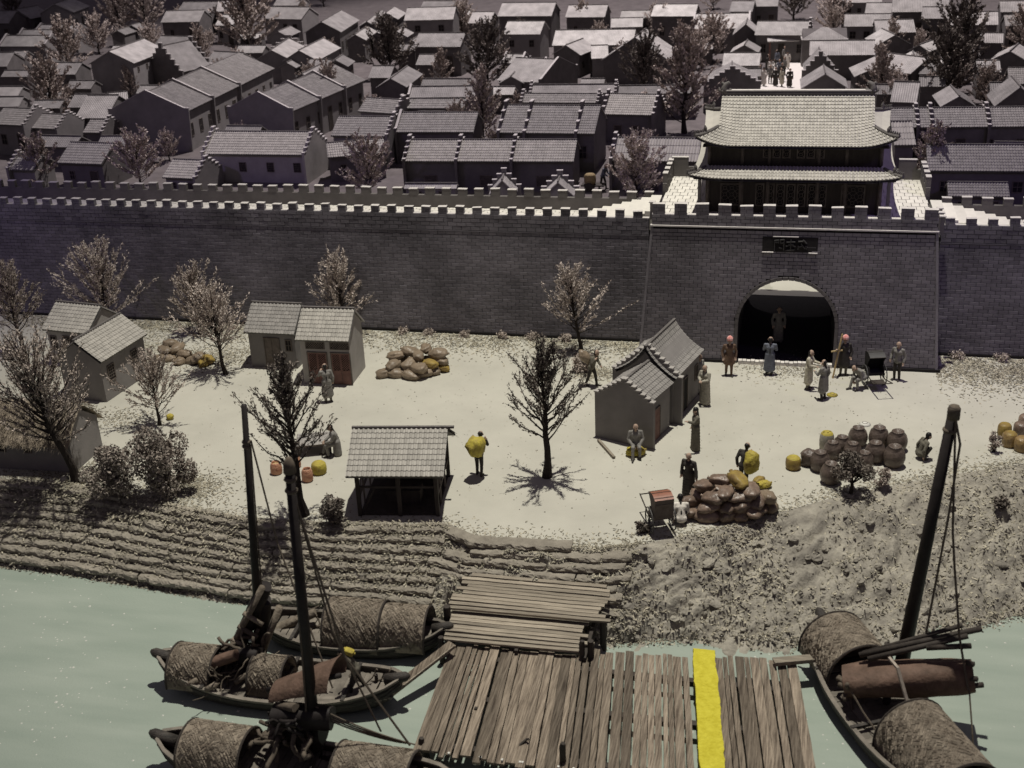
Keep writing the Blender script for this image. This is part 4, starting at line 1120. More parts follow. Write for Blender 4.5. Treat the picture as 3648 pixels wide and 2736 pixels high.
# ---------------------------------------------------------------- cottages on the square
house((-17.734, 40.976, 0.039, 2.19, 2.228, 1.95, 0.947), 'tiled cottage with red lattice double doors, right one of the pair before the wall', name='cottage', cat='cottage', roof='tile_pale', tiles=300, tw=0.155, tl=0.18, wall='plaster_pale', win=[(0.33, 0.72, 1.55, 1.8), (0.79, 0.72, 1.55, 1.8)], winbars='diamond', doors=[(0.35, 0.76, 1.35, 'wood_red', 1), (0.79, 0.74, 1.35, 'wood_red', 1)], over=0.2)
house((-20.591, 42.303, 0.003, 2.214, 2.256, 1.6, 0.902), 'tiled cottage with plain door and narrow window, left one of the pair before the wall', name='cottage', cat='cottage', roof='tile', tiles=300, tw=0.155, tl=0.18, wall='plaster', win=[(0.83, 0.22, 0.8, 1.25)], doors=[(0.5, 0.62, 1.3, 'wood_mid')], over=0.2)
house((-4.13, 38.28, 1.236, 1.95, 1.95, 1.72, 0.66), 'small tiled annex with stepped gable at the near end of the swept-roof cottage', name='cottage', cat='cottage', roof='tile', tiles=200, tw=0.15, tl=0.17, wall='plaster', par=(0.0,), nstep=6, back='tiles', doors=[(0.3, 0.8, 1.2, 'wood_red')], over=0.1, tall=0.06, cap='plaster_pale')
house((-3.36, 40.72, 1.31, 2.95, 2.35, 1.82, 1.05), 'grey cottage with swept tiled roof beside the gate, annex at its near end', name='cottage', cat='cottage', roof='tile', tiles=300, tw=0.15, tl=0.17, wall='plaster', par=(0.06,), nstep=7, back='tiles', sag=0.12, doors=[(0.45, 0.4, 1.3, 'black')], win=[(0.14, 0.22, 0.8, 1.35), (0.85, 0.25, 0.8, 1.35)], over=0.15, tall=0.0, cap='plaster_pale')
house((-25.617, 39.786, 1.467, 3.078, 2.269, 1.75, 0.794), 'tiled cottage with two lattice windows turned toward the square, far left', name='cottage', cat='cottage', roof='tile_pale', tiles=300, tw=0.155, tl=0.18, wall='plaster', win=[(0.22, 0.36, 0.75, 1.35), (0.72, 0.36, 0.75, 1.35)], winbars='grid', over=0.18)
house((-29.407, 41.477, -0.117, 2.316, 2.35, 1.6, 0.823), 'tiled cottage with door and small window behind the turned one, far left', name='cottage', cat='cottage', roof='tile_pale', tiles=300, tw=0.155, tl=0.18, wall='plaster_pale', win=[(0.16, 0.25, 0.7, 1.25)], doors=[(0.5, 0.5, 1.3, 'wood_dark')], over=0.18)


def thatched():
    t = thing('thatched_cottage', 'squat earth-walled cottage with shaggy thatched roof at the left edge', 'cottage', (-25.6, 33.35, 0), 0.03)
    mb = MB().prism([(-1.75, -0.65, 0), (-1.75, -0.65, 1.3), (-1.75, 0.3, 2.0), (-1.75, 1.3, 1.3), (-1.75, 1.3, 0)], (3.4, 0, 0))
    w_ = mb.build('wall', 'plaster', t)
    for x in (-1.0, 0.0):
        window_unit(t, x - 0.11, x + 0.11, -0.66, 0.72, 1.1, bars='grid')
    rnd = R(17)
    rows_ = []
    for j in range(13):
        a = -1.25 + 2.5 * j / 12
        r = []
        for i in range(21):
            x = -2.0 + 3.75 * i / 20
            y = 0.3 + a * 1.05; z = 2.25 - 1.15 * abs(a / 1.25) ** 1.35 - 0.12 * (abs(i - 10) / 10) ** 4
            r.append((x + rnd.uniform(-0.03, 0.03), y, z + rnd.uniform(-0.05, 0.05)))
        rows_.append(r)
    rf = MB().grid(rows_).build('thatch_roof', 'thatch', t, True)
    st = MB()
    for _ in range(4200):
        a = rnd.uniform(-1.3, 1.3); x = rnd.uniform(-2.05, 1.78)
        y = 0.3 + a * 1.05; z = 2.27 - 1.15 * abs(a / 1.25) ** 1.35
        s = 1 if a > 0 else -1
        d = Vector((rnd.uniform(-0.12, 0.12), s * 0.16, -0.15 + rnd.uniform(0, 0.14))) * rnd.uniform(0.6, 1.3)
        n_ = Vector((0.018, 0, 0.0))
        p = Vector((x, y, z + 0.01))
        st.add([p, p + n_, p + d + n_ * 0.6 + Vector((0, 0, 0.02)), p + d], [(0, 1, 2, 3)])
    st.build('straw_bundles', 'thatch', rf, kind='stuff')


thatched()


def pavilion():
    x, y, rz, W, D, ze, rise = (-11.693, 31.413, 0.145, 3.102, 3.054, 1.52, 0.947)
    t = thing('open_pavilion', 'open timber shed with grey tiled roof in the middle of the square', 'pavilion', (x, y, 0), rz)
    h = W / 2; m = D / 2
    tiled_slope(t, (-h, 0, ze), (h, 0, ze), (h, m, ze + rise), (-h, m, ze + rise), 0.155, 0.2, 'tile_pale', 300)
    ro = tiled_slope(t, (h, D, ze), (-h, D, ze), (-h, m, ze + rise), (h, m, ze + rise), 0.155, 0.2, 'tile_pale', 300)
    MB().box(-h, h + 0.2, m - 0.05, m + 0.05, ze + rise - 0.01, ze + rise + 0.06).build('ridge', 'ridge', ro)
    e = 0.22; k = 0.3
    for px_ in (-h + k, 0.05, h - k):
        for py_ in (e, D - e):
            MB().box(px_ - 0.06, px_ + 0.06, py_ - 0.06, py_ + 0.06, 0, ze + 0.06).build('post', 'wood_dark', t)
    for py_ in (e, D - e):
        MB().box(-h + k, h - k, py_ - 0.04, py_ + 0.04, ze - 0.1, ze - 0.02).build('beam', 'wood_dark', t)
    MB().box(-h + k, h - k, e - 0.03, e + 0.03, 1.0, 1.07).build('rail', 'wood_dark', t)
    MB().box(-h + k, h - k, D - e - 0.03, D - e + 0.03, 0.62, 0.7).build('rail', 'wood_dark', t)
    for px_ in (-h + k, h - k):
        MB().box(px_ - 0.03, px_ + 0.03, e, D - e, 0.62, 0.69).build('rail', 'wood_mid', t)
        MB().box(px_ - 0.035, px_ + 0.035, e, D - e, ze - 0.08, ze - 0.01).build('beam', 'wood_mid', t)
        for yy in (0.33, 0.66): MB().box(px_ - 0.025, px_ + 0.025, D * yy - 0.025, D * yy + 0.025, 0, ze + 0.3).build('stud', 'wood_mid', t)
        MB().tube([(px_, e, 0.05), (px_, D * 0.33, ze)], 0.022, 5).build('brace', 'wood_mid', t)
    MB().tube([(-h + k + 0.1, e + 0.1, 0.1), (-h + k + 0.55, e + 0.3, 0.95)], 0.03, 6).build('brace', 'wood_dark', t)
    MB().box(-h + k + 0.4, h - k - 0.1, D - e - 0.02, D - e + 0.02, 0, ze - 0.1).build('back_panel', 'wood_dark', t)
    MB().box(-h + k, h - k, e, D - e, 0, 0.06).build('floor', 'wood_dark', t)
    MB().box(-0.5, 0.6, 0.9, 1.5, 0.06, 0.5).build('counter', 'wood_dark', t)
    return t


pavilion()


# ---------------------------------------------------------------- trees
def tree_meshes(H, spread, seed, nb=34, per=55, leaf=0.05, low=0.25, style='wispy', lean=(0, 0), trunk_r=None, mats=('leaf',), taper=0.62, up=(8, 36), slim=0.5):
    """trunk with limbs, and a crown of twigs with leaf flakes"""
    rnd = R(seed)
    tr = MB(); cr = MB()
    tr_r = trunk_r or H * 0.028
    pts = []; rad = []
    for i in range(9):
        s = i / 8
        pts.append(Vector((lean[0] * s + 0.03 * H * nz(s * 3, seed, 0, 1), lean[1] * s + 0.03 * H * nz(s * 3, seed, 5, 1), H * 0.9 * s)))
        rad.append(tr_r * (1.35 if i == 0 else 1.0) * (1 - 0.82 * s))
    tr.tube(pts, rad, 8)

    def at(s):
        f = s * 8; i = min(7, int(f)); return pts[i].lerp(pts[i + 1], f - i)
    nb = int(nb * 1.6); per = int(per * 1.7); leaf *= 0.9
    for b_ in range(nb):
        s = low + (1 - low) * ((b_ + rnd.random()) / nb) ** 0.9
        s = min(0.98, s)
        p = at(s); a = b_ * 2.399 + rnd.uniform(-0.5, 0.5)
        v = (s - low) / (1 - low)
        el = math.radians(rnd.uniform(*up) + 40 * v)
        ln = spread * (1.15 - taper * v) * rnd.uniform(0.55, 1.15)
        dirv = Vector((math.cos(a) * math.cos(el), math.sin(a) * math.cos(el), math.sin(el)))
        q = [p]
        for k in range(1, 6):
            u = k / 5
            q.append(p + dirv * ln * u + Vector((0, 0, 0.22 * ln * u * u)) + Vector((rnd.uniform(-1, 1), rnd.uniform(-1, 1), rnd.uniform(-1, 1))) * 0.03 * ln)
        tr.tube(q, [tr_r * 0.26, tr_r * 0.2, tr_r * 0.16, tr_r * 0.12, tr_r * 0.1, tr_r * 0.06], 4, cap=False)
        br = [(q, per, 0.3)]
        for _ in range(3):
            k = rnd.randint(1, 4); d2 = (dirv * 1.0 + Vector((rnd.uniform(-0.7, 0.7), rnd.uniform(-0.7, 0.7), rnd.uniform(0.0, 0.6)))).normalized() * ln * rnd.uniform(0.22, 0.45)
            q2 = [q[k].lerp(q[k] + d2, u / 5) for u in range(6)]
            tr.tube([q2[0], q2[2], q2[5]], [tr_r * 0.12, tr_r * 0.09, tr_r * 0.05], 3, cap=False)
            br.append((q2, per // 3, 0.15))
        for qq, n_, u0 in br:
            for _ in range(n_):
                u = rnd.uniform(u0, 1.03); f = min(4.999, u * 5); i = int(f); c = qq[i].lerp(qq[i + 1], f - i)
                flake(cr, c, leaf, rnd, 0.35 * leaf + 0.007 * H * u, qq[5] - qq[0], slim)
    return tr.mesh('trunk', 'bark'), cr.mesh('crown', list(mats))


def flake(mb, c, s, rnd, jit, along=None, slim=0.5):
    c = c + Vector((rnd.gauss(0, jit), rnd.gauss(0, jit), rnd.gauss(0, jit * 0.8)))
    a = Vector((rnd.gauss(0, 1), rnd.gauss(0, 1), rnd.gauss(0, 1))).normalized()
    if along is not None: a = (a * 0.75 + along.normalized()).normalized()
    b_ = a.cross(Vector((rnd.gauss(0, 1), rnd.gauss(0, 1), rnd.gauss(0, 1)))).normalized()
    k = s * rnd.uniform(0.6, 1.5)
    mb.add([c - a * k, c + b_ * k * slim * 1.1, c + a * k, c - b_ * k * slim + a * k * 0.2], [(0, 1, 2, 3)])


def bush_meshes(Rr, H, seed, n=2600, leaf=0.055, trunk=0.35, mats=('leaf',)):
    """foam-like clumps on a short stem"""
    rnd = R(seed); tr = MB(); cr = MB()
    tr.tube([(0, 0, 0), (0.03, 0, trunk * 0.6), (0, 0.02, trunk + H * 0.3)], [0.07, 0.055, 0.03], 7)
    cl = []
    for k in range(16):
        a = rnd.uniform(0, 2 * PI); r = Rr * rnd.uniform(0.15, 0.75); z = trunk + H * rnd.uniform(0.12, 0.85)
        sh = math.sqrt(max(0.15, 1 - ((z - trunk) / H * 2 - 0.9) ** 2))
        c = Vector((math.cos(a) * r * sh, math.sin(a) * r * sh, z)); cl.append((c, Rr * rnd.uniform(0.24, 0.4)))
        tr.tube([(0, 0, trunk * 0.8), c * 0.55 + Vector((0, 0, trunk * 0.4)), c], [0.03, 0.02, 0.012], 4, cap=False)
    for i in range(n):
        c, r = cl[i % len(cl)]
        d = Vector((rnd.gauss(0, 1), rnd.gauss(0, 1), rnd.gauss(0, 1))).normalized() * r * rnd.uniform(0.6, 1.08)
        flake(cr, c + d, leaf, rnd, 0.02)
    return tr.mesh('trunk', 'bark'), cr.mesh('crown', list(mats))


def tree(meshes, label, loc, rz=0.0, sc=1.0, group=None, name='tree', cat='tree'):
    t = thing(name, label, cat, loc, rz, group)
    if sc != 1.0: t.scale = (sc, sc, sc)
    inst('trunk', meshes[0], t); inst('crown', meshes[1], t)
    return t


# trees before the wall
tree(tree_meshes(3.71, 1.62, 101, 36, 38, 0.05, 0.3, mats=('leaf',), up=(14, 42), slim=0.36), 'slender leafy tree at the left edge behind the far-left cottages', (-32.395, 42.518, 0.0), 0.4)
tree(tree_meshes(3.40, 2.27, 102, 44, 48, 0.052, 0.22, mats=('leaf_pale',), up=(14, 42), slim=0.36), 'wide pale-leaved tree against the wall behind the far-left cottages', (-29.715, 45.187, 0.0), 1.1)
tree(tree_meshes(2.68, 1.69, 103, 34, 40, 0.05, 0.2, mats=('leaf',), up=(14, 42), slim=0.36), 'low bushy tree against the wall left of the paired cottages', (-25.543, 45.677, 0.0), 2.0)
tree(tree_meshes(3.19, 1.88, 104, 40, 44, 0.05, 0.33, mats=('leaf_pale',), up=(14, 42), slim=0.36, lean=(-0.3, 0.1)), 'bushy tree with bare stem beside the sacks left of the paired cottages', (-22.381, 41.606, 0.0), 0.2)
tree(tree_meshes(2.99, 1.69, 105, 38, 44, 0.05, 0.2, mats=('leaf_pale',), up=(14, 42), slim=0.36), 'pale leafy tree behind the cottage with red doors', (-19.144, 46.761, 0.0), 0.9)
tree(tree_meshes(3.30, 1.76, 106, 36, 38, 0.046, 0.3, mats=('leaf_pale',), up=(14, 42), slim=0.36, lean=(-0.55, 0.2)), 'leaning pale tree at the wall foot left of the gate', (-8.173, 45.329, 0.0), 0.0)
tree(tree_meshes(4.7, 2.0, 107, 30, 34, 0.055, 0.3, mats=('leaf_dark',), up=(16, 46), slim=0.36, taper=0.8, trunk_r=0.14), 'dark sparse tree alone in the open square', (-7.561, 34.844, 0.0), 0.6)
tree(tree_meshes(5.6, 2.0, 108, 30, 34, 0.058, 0.32, mats=('leaf_dark',), up=(16, 46), slim=0.36, taper=0.8, trunk_r=0.15, lean=(-0.35, 0.3)), 'tall dark tree behind the two left masts', (-14.792, 31.212, 0.0), 2.4)
tree(tree_meshes(4.74, 2.41, 109, 46, 51, 0.05, 0.38, mats=('leaf',), up=(14, 42), slim=0.36, trunk_r=0.15, lean=(-0.75, 0.35)), 'large leaning bushy tree before the thatched cottage', (-23.526, 32.175, 0.0), 1.3)
tree(tree_meshes(2.27, 1.76, 110, 26, 35, 0.05, 0.2, mats=('leaf',), up=(14, 42), slim=0.36), 'small spreading tree on the square right of the far-left cottages', (-22.803, 36.738, 0.0), 0.3)
tree(bush_meshes(1.15, 1.55, 111, 5600, 0.052, 0.35, mats=('leaf_brown',)), 'round foamy bush tree near the bank, left one of two', (-21.422, 31.443, 0.0), 0.0)
tree(bush_meshes(1.3, 2.1, 112, 7000, 0.052, 0.35, mats=('leaf_brown',)), 'round foamy bush tree near the bank, right one of two', (-19.858, 31.804, 0.0), 1.0)
tree(bush_meshes(0.55, 0.9, 113, 2400, 0.05, 0.12, mats=('leaf_dark',)), 'dark clipped shrub left of the open pavilion', (-13.554, 30.645, 0.0), 1.0, name='shrub', cat='shrub')
tree(bush_meshes(0.78, 0.95, 114, 3000, 0.046, 0.45, mats=('leaf_dark',)), 'small round tree in front of the brown jars', (2.256, 35.154, 0.0), 1.0)
tree(bush_meshes(0.35, 0.6, 115, 700, 0.045, 0.08, mats=('leaf',)), 'loose little shrub right of the small round tree', (3.191, 35.722, 0.0), 1.0, name='shrub', cat='shrub')
tree(bush_meshes(0.28, 0.75, 116, 500, 0.045, 0.05, mats=('leaf',)), 'tiny upright plant beside the jars at the right edge', (6.987, 38.747, 0.0), 1.0, name='shrub', cat='shrub')
tree(bush_meshes(0.3, 0.35, 117, 420, 0.05, 0.05, mats=('leaf_dark',)), 'low dark weed on the bank at far right', (6.825, 35.418, -0.3), 0.0, name='shrub', cat='shrub')
tree(bush_meshes(0.55, 0.6, 118, 1500, 0.05, 0.1, mats=('leaf',)), 'low brush at the foot of the leaning pale tree', (-7.839, 43.824, 0.0), 0.5, name='shrub', cat='shrub')
tree(bush_meshes(0.3, 0.3, 119, 500, 0.05, 0.02, mats=('leaf_dark',)), 'small weed beside the rickshaw with copper hood', (-3.978, 31.781, 0.0), 0.5, name='shrub', cat='shrub')
# creeping weeds along the wall foot
_wd = [bush_meshes(0.38, 0.3, 140 + k, 420, 0.04, 0.0, mats=('leaf',)) for k in range(2)]
WL = ['third from the left', 'fourth from the left', 'fifth from the left', 'sixth, nearest the gate block', 'second from the left', 'leftmost', 'first right of the gate', 'second right of the gate', 'third right of the gate']
for i, px_ in enumerate((-13.6, -11.9, -10.6, -9.2, -15.2, -16.4, 6.6, 8.3, 9.6)):
    tree(_wd[i % 2], 'low creeping weed at the wall foot, %s' % WL[i], (px_, 46.85, 0), i * 1.3, 0.8 + 0.07 * (i % 4), 'weeds along the wall foot', 'weed', 'weed')

# city trees share four crowns
_ct = [tree_meshes(3.0, 1.85, 201, 36, 40, 0.07, 0.1, mats=('leaf',)), tree_meshes(3.4, 1.35, 202, 34, 40, 0.065, 0.1, mats=('leaf',), taper=0.5),
       tree_meshes(2.8, 1.9, 203, 38, 44, 0.07, 0.08, mats=('leaf_pale',)), tree_meshes(3.1, 1.85, 204, 40, 44, 0.07, 0.12, mats=('leaf_dark',), taper=0.5)]
CT = [
    ((-60.419, 89.773, 0.0), 0, 1.9, 'big branching tree above the stepped brick gables at left'),
    ((-73.11, 112.784, 0.0), 0, 1.9, 'bushy tree below the three staggered pale houses'),
    ((-76.56, 124.585, 0.0), 2, 1.6, 'pale bushy tree right of the three staggered houses'),
    ((-82.558, 140.026, 0.0), 2, 2.2, 'tall pale tree at the top left, left one of two'),
    ((-79.511, 140.959, 0.0), 2, 2.2, 'tall pale tree at the top left, right one of two'),
    ((-69.497, 123.633, -0.0), 2, 1.2, 'low pale scrub between the tall pale trees and the isolated house'),
    ((-57.043, 121.57, 0.0), 0, 3.0, 'largest round tree, in the upper left'),
    ((-57.674, 111.896, 0.0), 1, 1.5, 'dark narrow tree left of the largest round tree'),
    ((-58.415, 99.027, 0.0), 1, 1.0, 'small dark tree before the tall blank end wall'),
    ((-36.089, 90.291, 0.0), 1, 1.5, 'dark conical tree at the end of the second receding row'),
    ((-37.051, 108.516, 0.0), 3, 1.8, 'dark spreading tree above the gabled house turned sideways'),
    ((-30.945, 104.341, 0.0), 1, 1.1, 'smallest of the dark trees, between two spreading ones'),
    ((-26.594, 103.874, 0.0), 3, 1.8, 'dark spreading tree above the three-roof group'),
    ((-21.748, 82.823, 0.0), 1, 1.7, 'bare branching tree right of the three-roof group'),
    ((-36.708, 133.112, 0.0), 0, 1.5, 'tree behind the dark spreading ones, upper middle'),
    ((-22.833, 129.905, 0.0), 1, 1.4, 'slim tree before the square pale-roofed house'),
    ((-14.38, 128.439, 0.0), 2, 1.4, 'light tree right of the long white roofs'),
    ((-12.559, 101.119, 0.0), 3, 1.6, 'dark round tree before the swept-roof hall'),
    ((-7.919, 86.825, 0.0), 1, 2.4, 'tall dark tree left of the gate tower'),
    ((-8.214, 116.882, 0.0), 2, 1.6, 'light leafy tree left of the crowded street'),
    ((-9.487, 113.176, 0.0), 2, 1.3, 'low light tree beside the light leafy one'),
    ((-1.05, 143.29, 0.0), 3, 1.9, 'dark bushy tree at top above the long white-roofed house'),
    ((3.08, 133.565, 0.0), 2, 1.6, 'light tree beside the pyramid-roofed hall'),
    ((5.969, 96.164, 0.0), 1, 1.5, 'dark tree at the right end of the tower ridge'),
    ((7.95, 117.04, 0.0), 1, 1.2, 'small dark tree behind the wide gable-fronted house'),
    ((12.874, 109.183, 0.0), 3, 2.1, 'big dark tree at upper right'),
    ((10.982, 97.966, 0.0), 3, 1.8, 'dark tree under the big one at right'),
    ((19.374, 119.607, 0.0), 0, 1.5, 'tree cut by the right edge at the top'),
    ((-25.461, 68.638, 0.0), 2, 1.35, 'reddish leafy tree behind the wall left of the three-bay terrace'),
    ((-8.924, 68.254, 0.0), 2, 1.45, 'leafy tree behind the wall left of the gate stairs'),
    ((-41.762, 70.137, 0.0), 2, 1.3, 'leafy tree behind the wall before the tall blank end wall'),
    ((-48.658, 69.704, 0.0), 0, 1.2, 'leafy tree behind the wall at far left'),
    ((7.582, 71.387, 0.0), 1, 1.3, 'dark tree behind the wall right of the gate'),
    ((-10.862, 154.782, 0.0), 0, 1.3, 'tree at the top edge right of centre'),
    ((-109.305, 157.531, 0.0), 3, 1.4, 'dark tree in the top left corner'),
    ((-65.203, 164.76, 0.0), 3, 1.5, 'dark tree at the top edge left of centre'),
    ((-74.87, 141.376, 0.0), 0, 1.1, 'small tree beside the broad pale-roofed house'),
    ((-5.784, 152.898, 0.0), 0, 1.3, 'tree at the top edge above the crowded street'),
    ((13.49, 96.582, 0.0), 0, 1.1, 'small tree near the steep gabled house at right'),
    ((-52.202, 104.515, 0.0), 0, 0.9, 'small tree behind the long row house'),
    ((-31.505, 99.105, 0.0), 0, 0.8, 'low tree behind the three-roof group'),
    ((-20.693, 111.05, 0.0), 0, 0.9, 'low tree behind the tiny white shrine roof'),
    ((-28.024, 124.667, 0.0), 3, 1.0, 'low dark tree between two back-row houses, upper middle'),
    ((-60.023, 144.083, 0.0), 0, 1.2, 'tree between the two-windowed house and the top left houses'),
]
rnd = R(77)
for i, (p, k, s, lb) in enumerate(CT):
    tree(_ct[k], lb, p, rnd.uniform(0, 6), s * 0.8, 'city trees')


def free_spot(x, y, r):
    """true when a disc of radius r at (x, y) keeps clear of every house and of the street"""
    if -4.2 < x < 2.6 and 84 < y < 130: return False
    for hx, hy, hr, W, D in HOUSES:
        dx, dy = x - hx, y - hy
        lx = dx * math.cos(hr) + dy * math.sin(hr); ly = -dx * math.sin(hr) + dy * math.cos(hr)
        ox = max(0.0, abs(lx) - W / 2); oy = max(0.0, -ly, ly - D)
        if math.hypot(ox, oy) < r: return False
    return True


def infill():
    """small sheds and scrub filling the yards between the houses"""
    rnd = R(31); sheds = []; scrub = []
    tries = 0
    while (len(sheds) < 42 or len(scrub) < 40) and tries < 9000:
        tries += 1
        y = rnd.uniform(74, 134); x = -0.247 * y + rnd.uniform(-0.47, 0.47) * y
        if abs(x) < 6.5 and y < 84: continue
        w_, d_ = rnd.uniform(1.8, 3.2), rnd.uniform(1.6, 2.4)
        if len(sheds) < 42 and free_spot(x, y, 0.5 * math.hypot(w_, d_) + 0.1):
            rz = rnd.choice((0.0, 0.0, PI / 2)) + rnd.uniform(-0.06, 0.06)
            ox, oy = x + math.sin(rz) * d_ / 2, y - math.cos(rz) * d_ / 2
            sheds.append((x, y, (ox, oy, rz, w_, d_, rnd.uniform(1.3, 2.0), d_ * 0.27))); HOUSES.append((ox, oy, rz, w_, d_))
        elif len(scrub) < 40 and free_spot(x, y, 0.75) and all(math.hypot(x - a, y - b_) > 2.2 for a, b_ in scrub): scrub.append((x, y))
    def across(x, y): return x / y
    sheds.sort(key=lambda q: across(q[0], q[1])); scrub.sort(key=lambda q: across(*q))
    nth = lambda i: '%d%s' % (i + 1, 'th' if 10 <= (i + 1) % 100 <= 20 else {1: 'st', 2: 'nd', 3: 'rd'}.get((i + 1) % 10, 'th'))
    for i, (x, y, sp) in enumerate(sheds):
        house(sp, 'small grey-roofed shed in the yards between the city houses, %s from the left' % nth(i), roof=rnd.choice(('roof_grey', 'roof_pale', 'roof_grey', 'roof_white')), wall='plaster_dark', name='shed', cat='shed', group='sheds between the city houses')
    for i, (x, y) in enumerate(scrub):
        tree(_ct[rnd.choice((0, 2, 2))], 'low pale scrub tree in a yard among the city houses, %s from the left' % nth(i), (x, y, 0), rnd.uniform(0, 6), rnd.uniform(0.5, 0.85), 'scrub among the city houses')


infill()



# ---------------------------------------------------------------- pier
def pier():
    t = thing('pier', 'weathered wooden landing pier of long planks with one yellow-painted plank', 'pier')
    rnd = R(61)
    ZD = -1.0
    x = -8.72; me = {}
    i = 0
    while x < 0.62:
        w_ = rnd.uniform(0.13, 0.27)
        if -2.12 < x < -1.5: w_ = 0.0
        if w_ == 0.0:
            x = -1.46; continue
        if x + w_ > -2.08 and x < -2.08: w_ = max(0.1, -2.08 - x)
        lean = min(0.126, lerp(0.05, 0.126, (x + 8.7) / 6.7)) + rnd.uniform(-0.004, 0.004)
        y1 = lerp(26.6, 27.5, (x + 8.7) / 9.2) + rnd.uniform(-0.08, 0.12)
        if x < -5.1: y1 = min(y1, 26.75)
        y0 = rnd.uniform(22.1, 22.35)
        z = ZD + rnd.uniform(-0.045, 0.035)
        mb = MB(); n = 10; rows_ = []
        for k in range(n + 1):
            yy = lerp(y0, y1, k / n); dx = lean * (27.0 - yy) + 0.012 * nz(x, yy, 0, 1.5); hh = z + 0.012 * nz(x, yy, 3, 1.2)
            w2 = w_ * (1 + 0.0125 * (27 - yy)) - 0.016 - 0.02 * abs(nz(x, yy, 7, 2))
            rows_.append([(x + dx, yy, hh - 0.07), (x + dx, yy, hh), (x + dx + w2, yy, hh + rnd.uniform(-0.004, 0.004)), (x + dx + w2, yy, hh - 0.07)])
        mb.grid([r[::-1] for r in rows_], closed=True); mb.add(rows_[0], [(0, 1, 2, 3)]); mb.add(rows_[-1], [(3, 2, 1, 0)])
        mb.build('plank', 'plank', t)
        x += w_ + rnd.choice((-0.005, 0.0, 0.0, 0.01, 0.02, 0.04)); i += 1
    # the yellow plank
    rows_ = []
    for k in range(41):
        yy = lerp(22.75, 27.5, k / 40); e = 0.05 * nz(yy, 1, 0, 2.3) + 0.03 * nz(yy, 1, 4, 6); e2 = 0.05 * nz(yy, 5, 0, 2.3) + 0.03 * nz(yy, 5, 4, 6); sh = 0.6 * (1 - k / 40)
        rows_.append([(-2.07 + e + sh, yy, -1.06), (-2.06 + e + sh, yy, -0.945), (-1.46 + e2 + sh, yy, -0.945), (-1.45 + e2 + sh, yy, -1.06)])
    mb = MB().grid([r[::-1] for r in rows_], closed=True); mb.add(rows_[0], [(0, 1, 2, 3)]); mb.add(rows_[-1], [(3, 2, 1, 0)])
    mb.build('plank', 'yellow', t, label='bright yellow-painted plank with rough foam-like surface')
    for y in (22.7, 24.6, 26.3): MB().box(-8.7 + 0.06 * (27 - y), 0.5 + 0.1 * (27 - y), y - 0.09, y + 0.09, -1.25, -1.085).build('beam', 'wood_dark', t)
    for x in (-8.3, -5.6, -2.9, 0.3):
        for y in (22.7, 24.6, 26.3): MB().tube([(x, y, -2.4), (x, y, -1.1)], 0.1, 8).build('pile', 'wood_dark', t)
    for x, y, h in ((-4.75, 22.55, -0.45), (-4.98, 26.62, -0.42), (-8.35, 22.6, -0.86)):
        MB().tube([(x, y, -1.6), (x, y, h - 0.1), (x + 0.02, y, h)], [0.085, 0.08, 0.06], 8).build('mooring_post', 'wood_dark', t)
    MB().tube([(-5.9, 22.9, -0.98), (-5.75, 23.05, -0.9), (-5.7, 23.0, -0.85)], 0.035, 6).build('peg', 'wood_dark', t)
    MB().box(-7.35, -7.27, 24.0, 24.08, -0.99, -0.93).build('nail_block', 'wood_dark', t)
    for i in range(10):
        xx = rnd.uniform(-8, 0); MB().box(xx, xx + 0.05, 22.28, 22.34, -1.0, -0.96).build('nail_head', 'scrap', t)
    return t


def landing():
    t = thing('landing_stage', 'stepped wooden landing of crosswise planks leading up from the pier to the bank', 'landing')
    rnd = R(62)
    specs = []
    y = 29.3
    for k in range(10):
        specs.append((y, -0.45 - 0.012 * k, -8.85 + rnd.uniform(-0.25, 0.1) if k < 6 else -9.1, -4.5 + rnd.uniform(-0.3, 0.15))); y -= rnd.uniform(0.14, 0.2)
    y = 27.78
    for k in range(8):
        specs.append((y, -0.72 - 0.012 * k, -8.95 + rnd.uniform(-0.05, 0.05), -4.95 + rnd.uniform(-0.35, 0.3))); y -= rnd.uniform(0.14, 0.19)
    for yy, z, xa, xb in specs:
        w_ = rnd.uniform(0.12, 0.17)
        rows_ = []
        a = rnd.uniform(-0.012, 0.018)
        for k in range(9):
            x = lerp(xa, xb, k / 8); dy = a * (x + 7) + 0.012 * nz(x, yy, 0, 1.3); hh = z + 0.015 * nz(x, yy, 2, 1.0)
            rows_.append([(x, yy + dy, hh - 0.06), (x, yy + dy, hh), (x, yy + dy + w_, hh), (x, yy + dy + w_, hh - 0.06)])
        mb = MB().grid(rows_, closed=True); mb.add(rows_[0], [(3, 2, 1, 0)]); mb.add(rows_[-1], [(0, 1, 2, 3)])
        mb.build('plank', 'plank_x', t)
    for x, y, z0, z1, r in ((-9.05, 27.6, -1.9, -0.42, 0.12), (-8.95, 26.55, -1.9, -0.72, 0.09), (-4.75, 26.7, -1.9, -0.45, 0.1), (-4.6, 27.9, -1.9, -0.6, 0.1)):
        MB().tube([(x, y, z0), (x, y, z1)], [r, r * 0.9], 7).build('post', 'wood_dark', t)
    for x in (-8.7, -6.8, -4.9): MB().box(x - 0.05, x + 0.05, 26.5, 29.3, -1.1, -0.88).build('bearer', 'wood_dark', t)


pier()
landing()


def plank_thing(label, a, b_, w_, th, material, name='gangplank', cat='plank'):
    a = Vector(a); b_ = Vector(b_); d = b_ - a; s = Vector((-d.y, d.x, 0)).normalized() * w_; up = d.cross(s).normalized() * th
    t = thing(name, label, cat, a)
    MB().para(-s / 2, d, s, up).build('board', material, t)
    MB().para(-s / 2 - up * 0.5 + s * 0.02, d * 0.98, s * 0.08, up * 1.9).build('edge_strip', 'plank_x', t)


